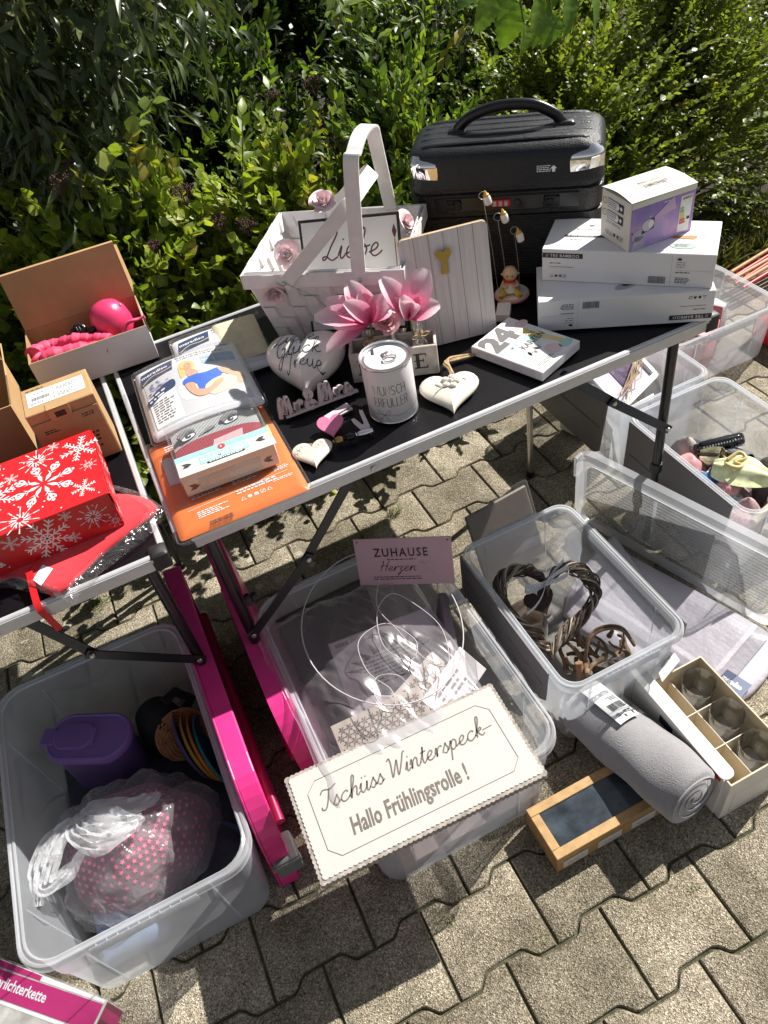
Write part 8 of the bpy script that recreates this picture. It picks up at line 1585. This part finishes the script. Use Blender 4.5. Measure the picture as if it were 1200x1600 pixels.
b = MB(); b.tube(spline([(.03, -.01, .042), (.055, -.03, .054), (.07, -.01, .05), (.05, .0, .046), (.07, .02, .05), (.05, .034, .052), (.03, .008, .042)], 5), .005, 8); b.build('bow', pm('pale gold cord', (.60, .47, .20), .4), t, smooth=60)
for k, (x, y, z, rr, lab) in enumerate(((1.300, -.04, .16, .028, 'pink fluffy pompom between mosaic star and lime cloth'), (1.262, -.125, .14, .032, 'larger coral fluffy pompom in the front corner of the near right bin'))):
    b = MB(); r = random.Random(k)
    b.lathe([(rr * math.sin(math.pi * j / 10), -rr * math.cos(math.pi * j / 10)) for j in range(11)], 18)
    for i in range(260):
        d = Vector((r.gauss(0, 1), r.gauss(0, 1), r.gauss(0, 1))).normalized(); s = d.orthogonal().normalized() * .002; b.add([d * rr * .9 - s, d * rr * .9 + s, d * rr * 1.22], [(0, 1, 2)])
    b.build('pompom', M_PLUSH, M=FZ((x, y, z)), smooth=60, label=lab, cat='pompom', group='pompoms')
solid('wooden_stick', 'pale rounded wooden stick at the front of the near right bin', 'stick', pm('pale wood', (.62, .50, .34), .6), lambda b: b.tube([(0, 0, 0), (.16, .03, .02)], .011, 12), FZ((1.275, -.155, .155)), 60)
for k in range(9):
    x, y = ((1.245, -.02), (1.26, .15), (1.45, .02), (1.46, -.10), (1.40, -.12), (1.33, -.16), (1.38, .16), (1.43, .13), (1.36, -.02))[k]; z0 = .010; b = MB(); b.lathe([(0, 0), (.035, .004), (.042, .05), (.030, .12), (0, .125)], 16, sx=1.15); b.build('cloth_bundle', pm('bundle cloth %d' % k, ((.40, .36, .36), (.30, .26, .30), (.22, .22, .24), (.36, .33, .30), (.26, .20, .20), (.42, .36, .32), (.18, .18, .19), (.28, .28, .29), (.34, .25, .26))[k], .8), M=FZ((x, y, z0), k), smooth=70, label=('%s cloth bundle deep in the near right bin, %s' % (('grey', 'mauve', 'charcoal', 'taupe', 'brown', 'beige', 'black', 'slate', 'rosy')[k], ('under the star', 'under the satin', 'at the right wall', 'in the right front corner', 'behind the stick', 'under the stick', 'under the bag', 'right of the bag', 'in the middle')[k])), cat='bundle', group='cloth bundles')
for k, (x, y, z0, s_, col, cn, pl_) in enumerate(((1.42, .10, .02, 1.25, (.30, .27, .26), 'stone-grey', 'at the rear right'), (1.44, -.03, .03, 1.2, (.16, .14, .15), 'dark', 'along the right wall'), (1.35, .17, .02, 1.1, (.35, .31, .29), 'sandy', 'at the rear wall'), (1.31, -.10, .02, 1.15, (.36, .24, .25), 'pale rosy', 'below the coral pompom'), (1.40, -.13, .02, 1.15, (.42, .40, .38), 'off-white', 'at the front wall'))):
    b = MB(); b.grid(lambda u_, v_: (.052 * math.cos(6.2832 * u_) * max(0.0, math.cos(v_ * 1.57)) ** .6 * (1 + .12 * math.sin(12.566 * u_)), .048 * math.sin(6.2832 * u_) * max(0.0, math.cos(v_ * 1.57)) ** .6, .135 * v_ + .012 * math.sin(18.85 * u_) * (1 - v_)), 36, 12); b.build('cloth_bundle', pm(cn + ' crumpled cloth', col, .85, var=.3, vs=30, bs=.7, bsc=30, bd=.01), M=FZ((x, y, z0), k * .7) @ Matrix.Scale(s_, 4), smooth=80, label=f'{cn} crumpled cloth bundle {pl_} of the near right bin', cat='bundle', group='cloth bundles')
# flat film pack leaning behind the wreath bin
Fq = FR(P(742, 828, .02), P(880, 800, .02) - P(742, 828, .02), Vector((.02, .10, 1))); A = Vector((.66, .115, .006)); Fq = FR(A, Vector((1, .10, 0)), Vector((-.06, .40, 1))); t = thing('film_pack', 'flat brown pack in clear film leaning behind the wreath bin', 'pack', Fq); b = MB(); b.rbox((.008, .008, -.006), (.202, .222, .004), .003); b.build('board', pm('dull brown board', (.22, .18, .155), .5, var=.1), t, smooth=30); b = MB(); b.rbox((0, 0, -.009), (.21, .235, .007), .004); b.build('film', M_FILM, t, smooth=30)
# red things at the far right edge
b = MB(); Fq = FZ((2.13, .83, -.02), .08)
for k in range(6): b.tube([(.0, .022 * k - .05, .10 + .014 * (k % 2)), (.5, .022 * k - .03, .13 + .010 * (k % 3))], .009, 8, k % 2)
b.build('coloured_poles', [M_RED, pm('tan pole', (.50, .32, .16), .6)], M=Fq @ Matrix.Scale(.8, 4), smooth=60, label='red and tan poles bundled at the right picture edge behind the bins', cat='poles')
b = MB(); b.rbox((0, 0, 0), (.3, .16, .09), .01); b.build('red_crate', M_RED, M=FZ((2.0, .44, 0.001), .0), smooth=40, label='red crate half hidden at the right picture edge beside the bins', cat='crate')
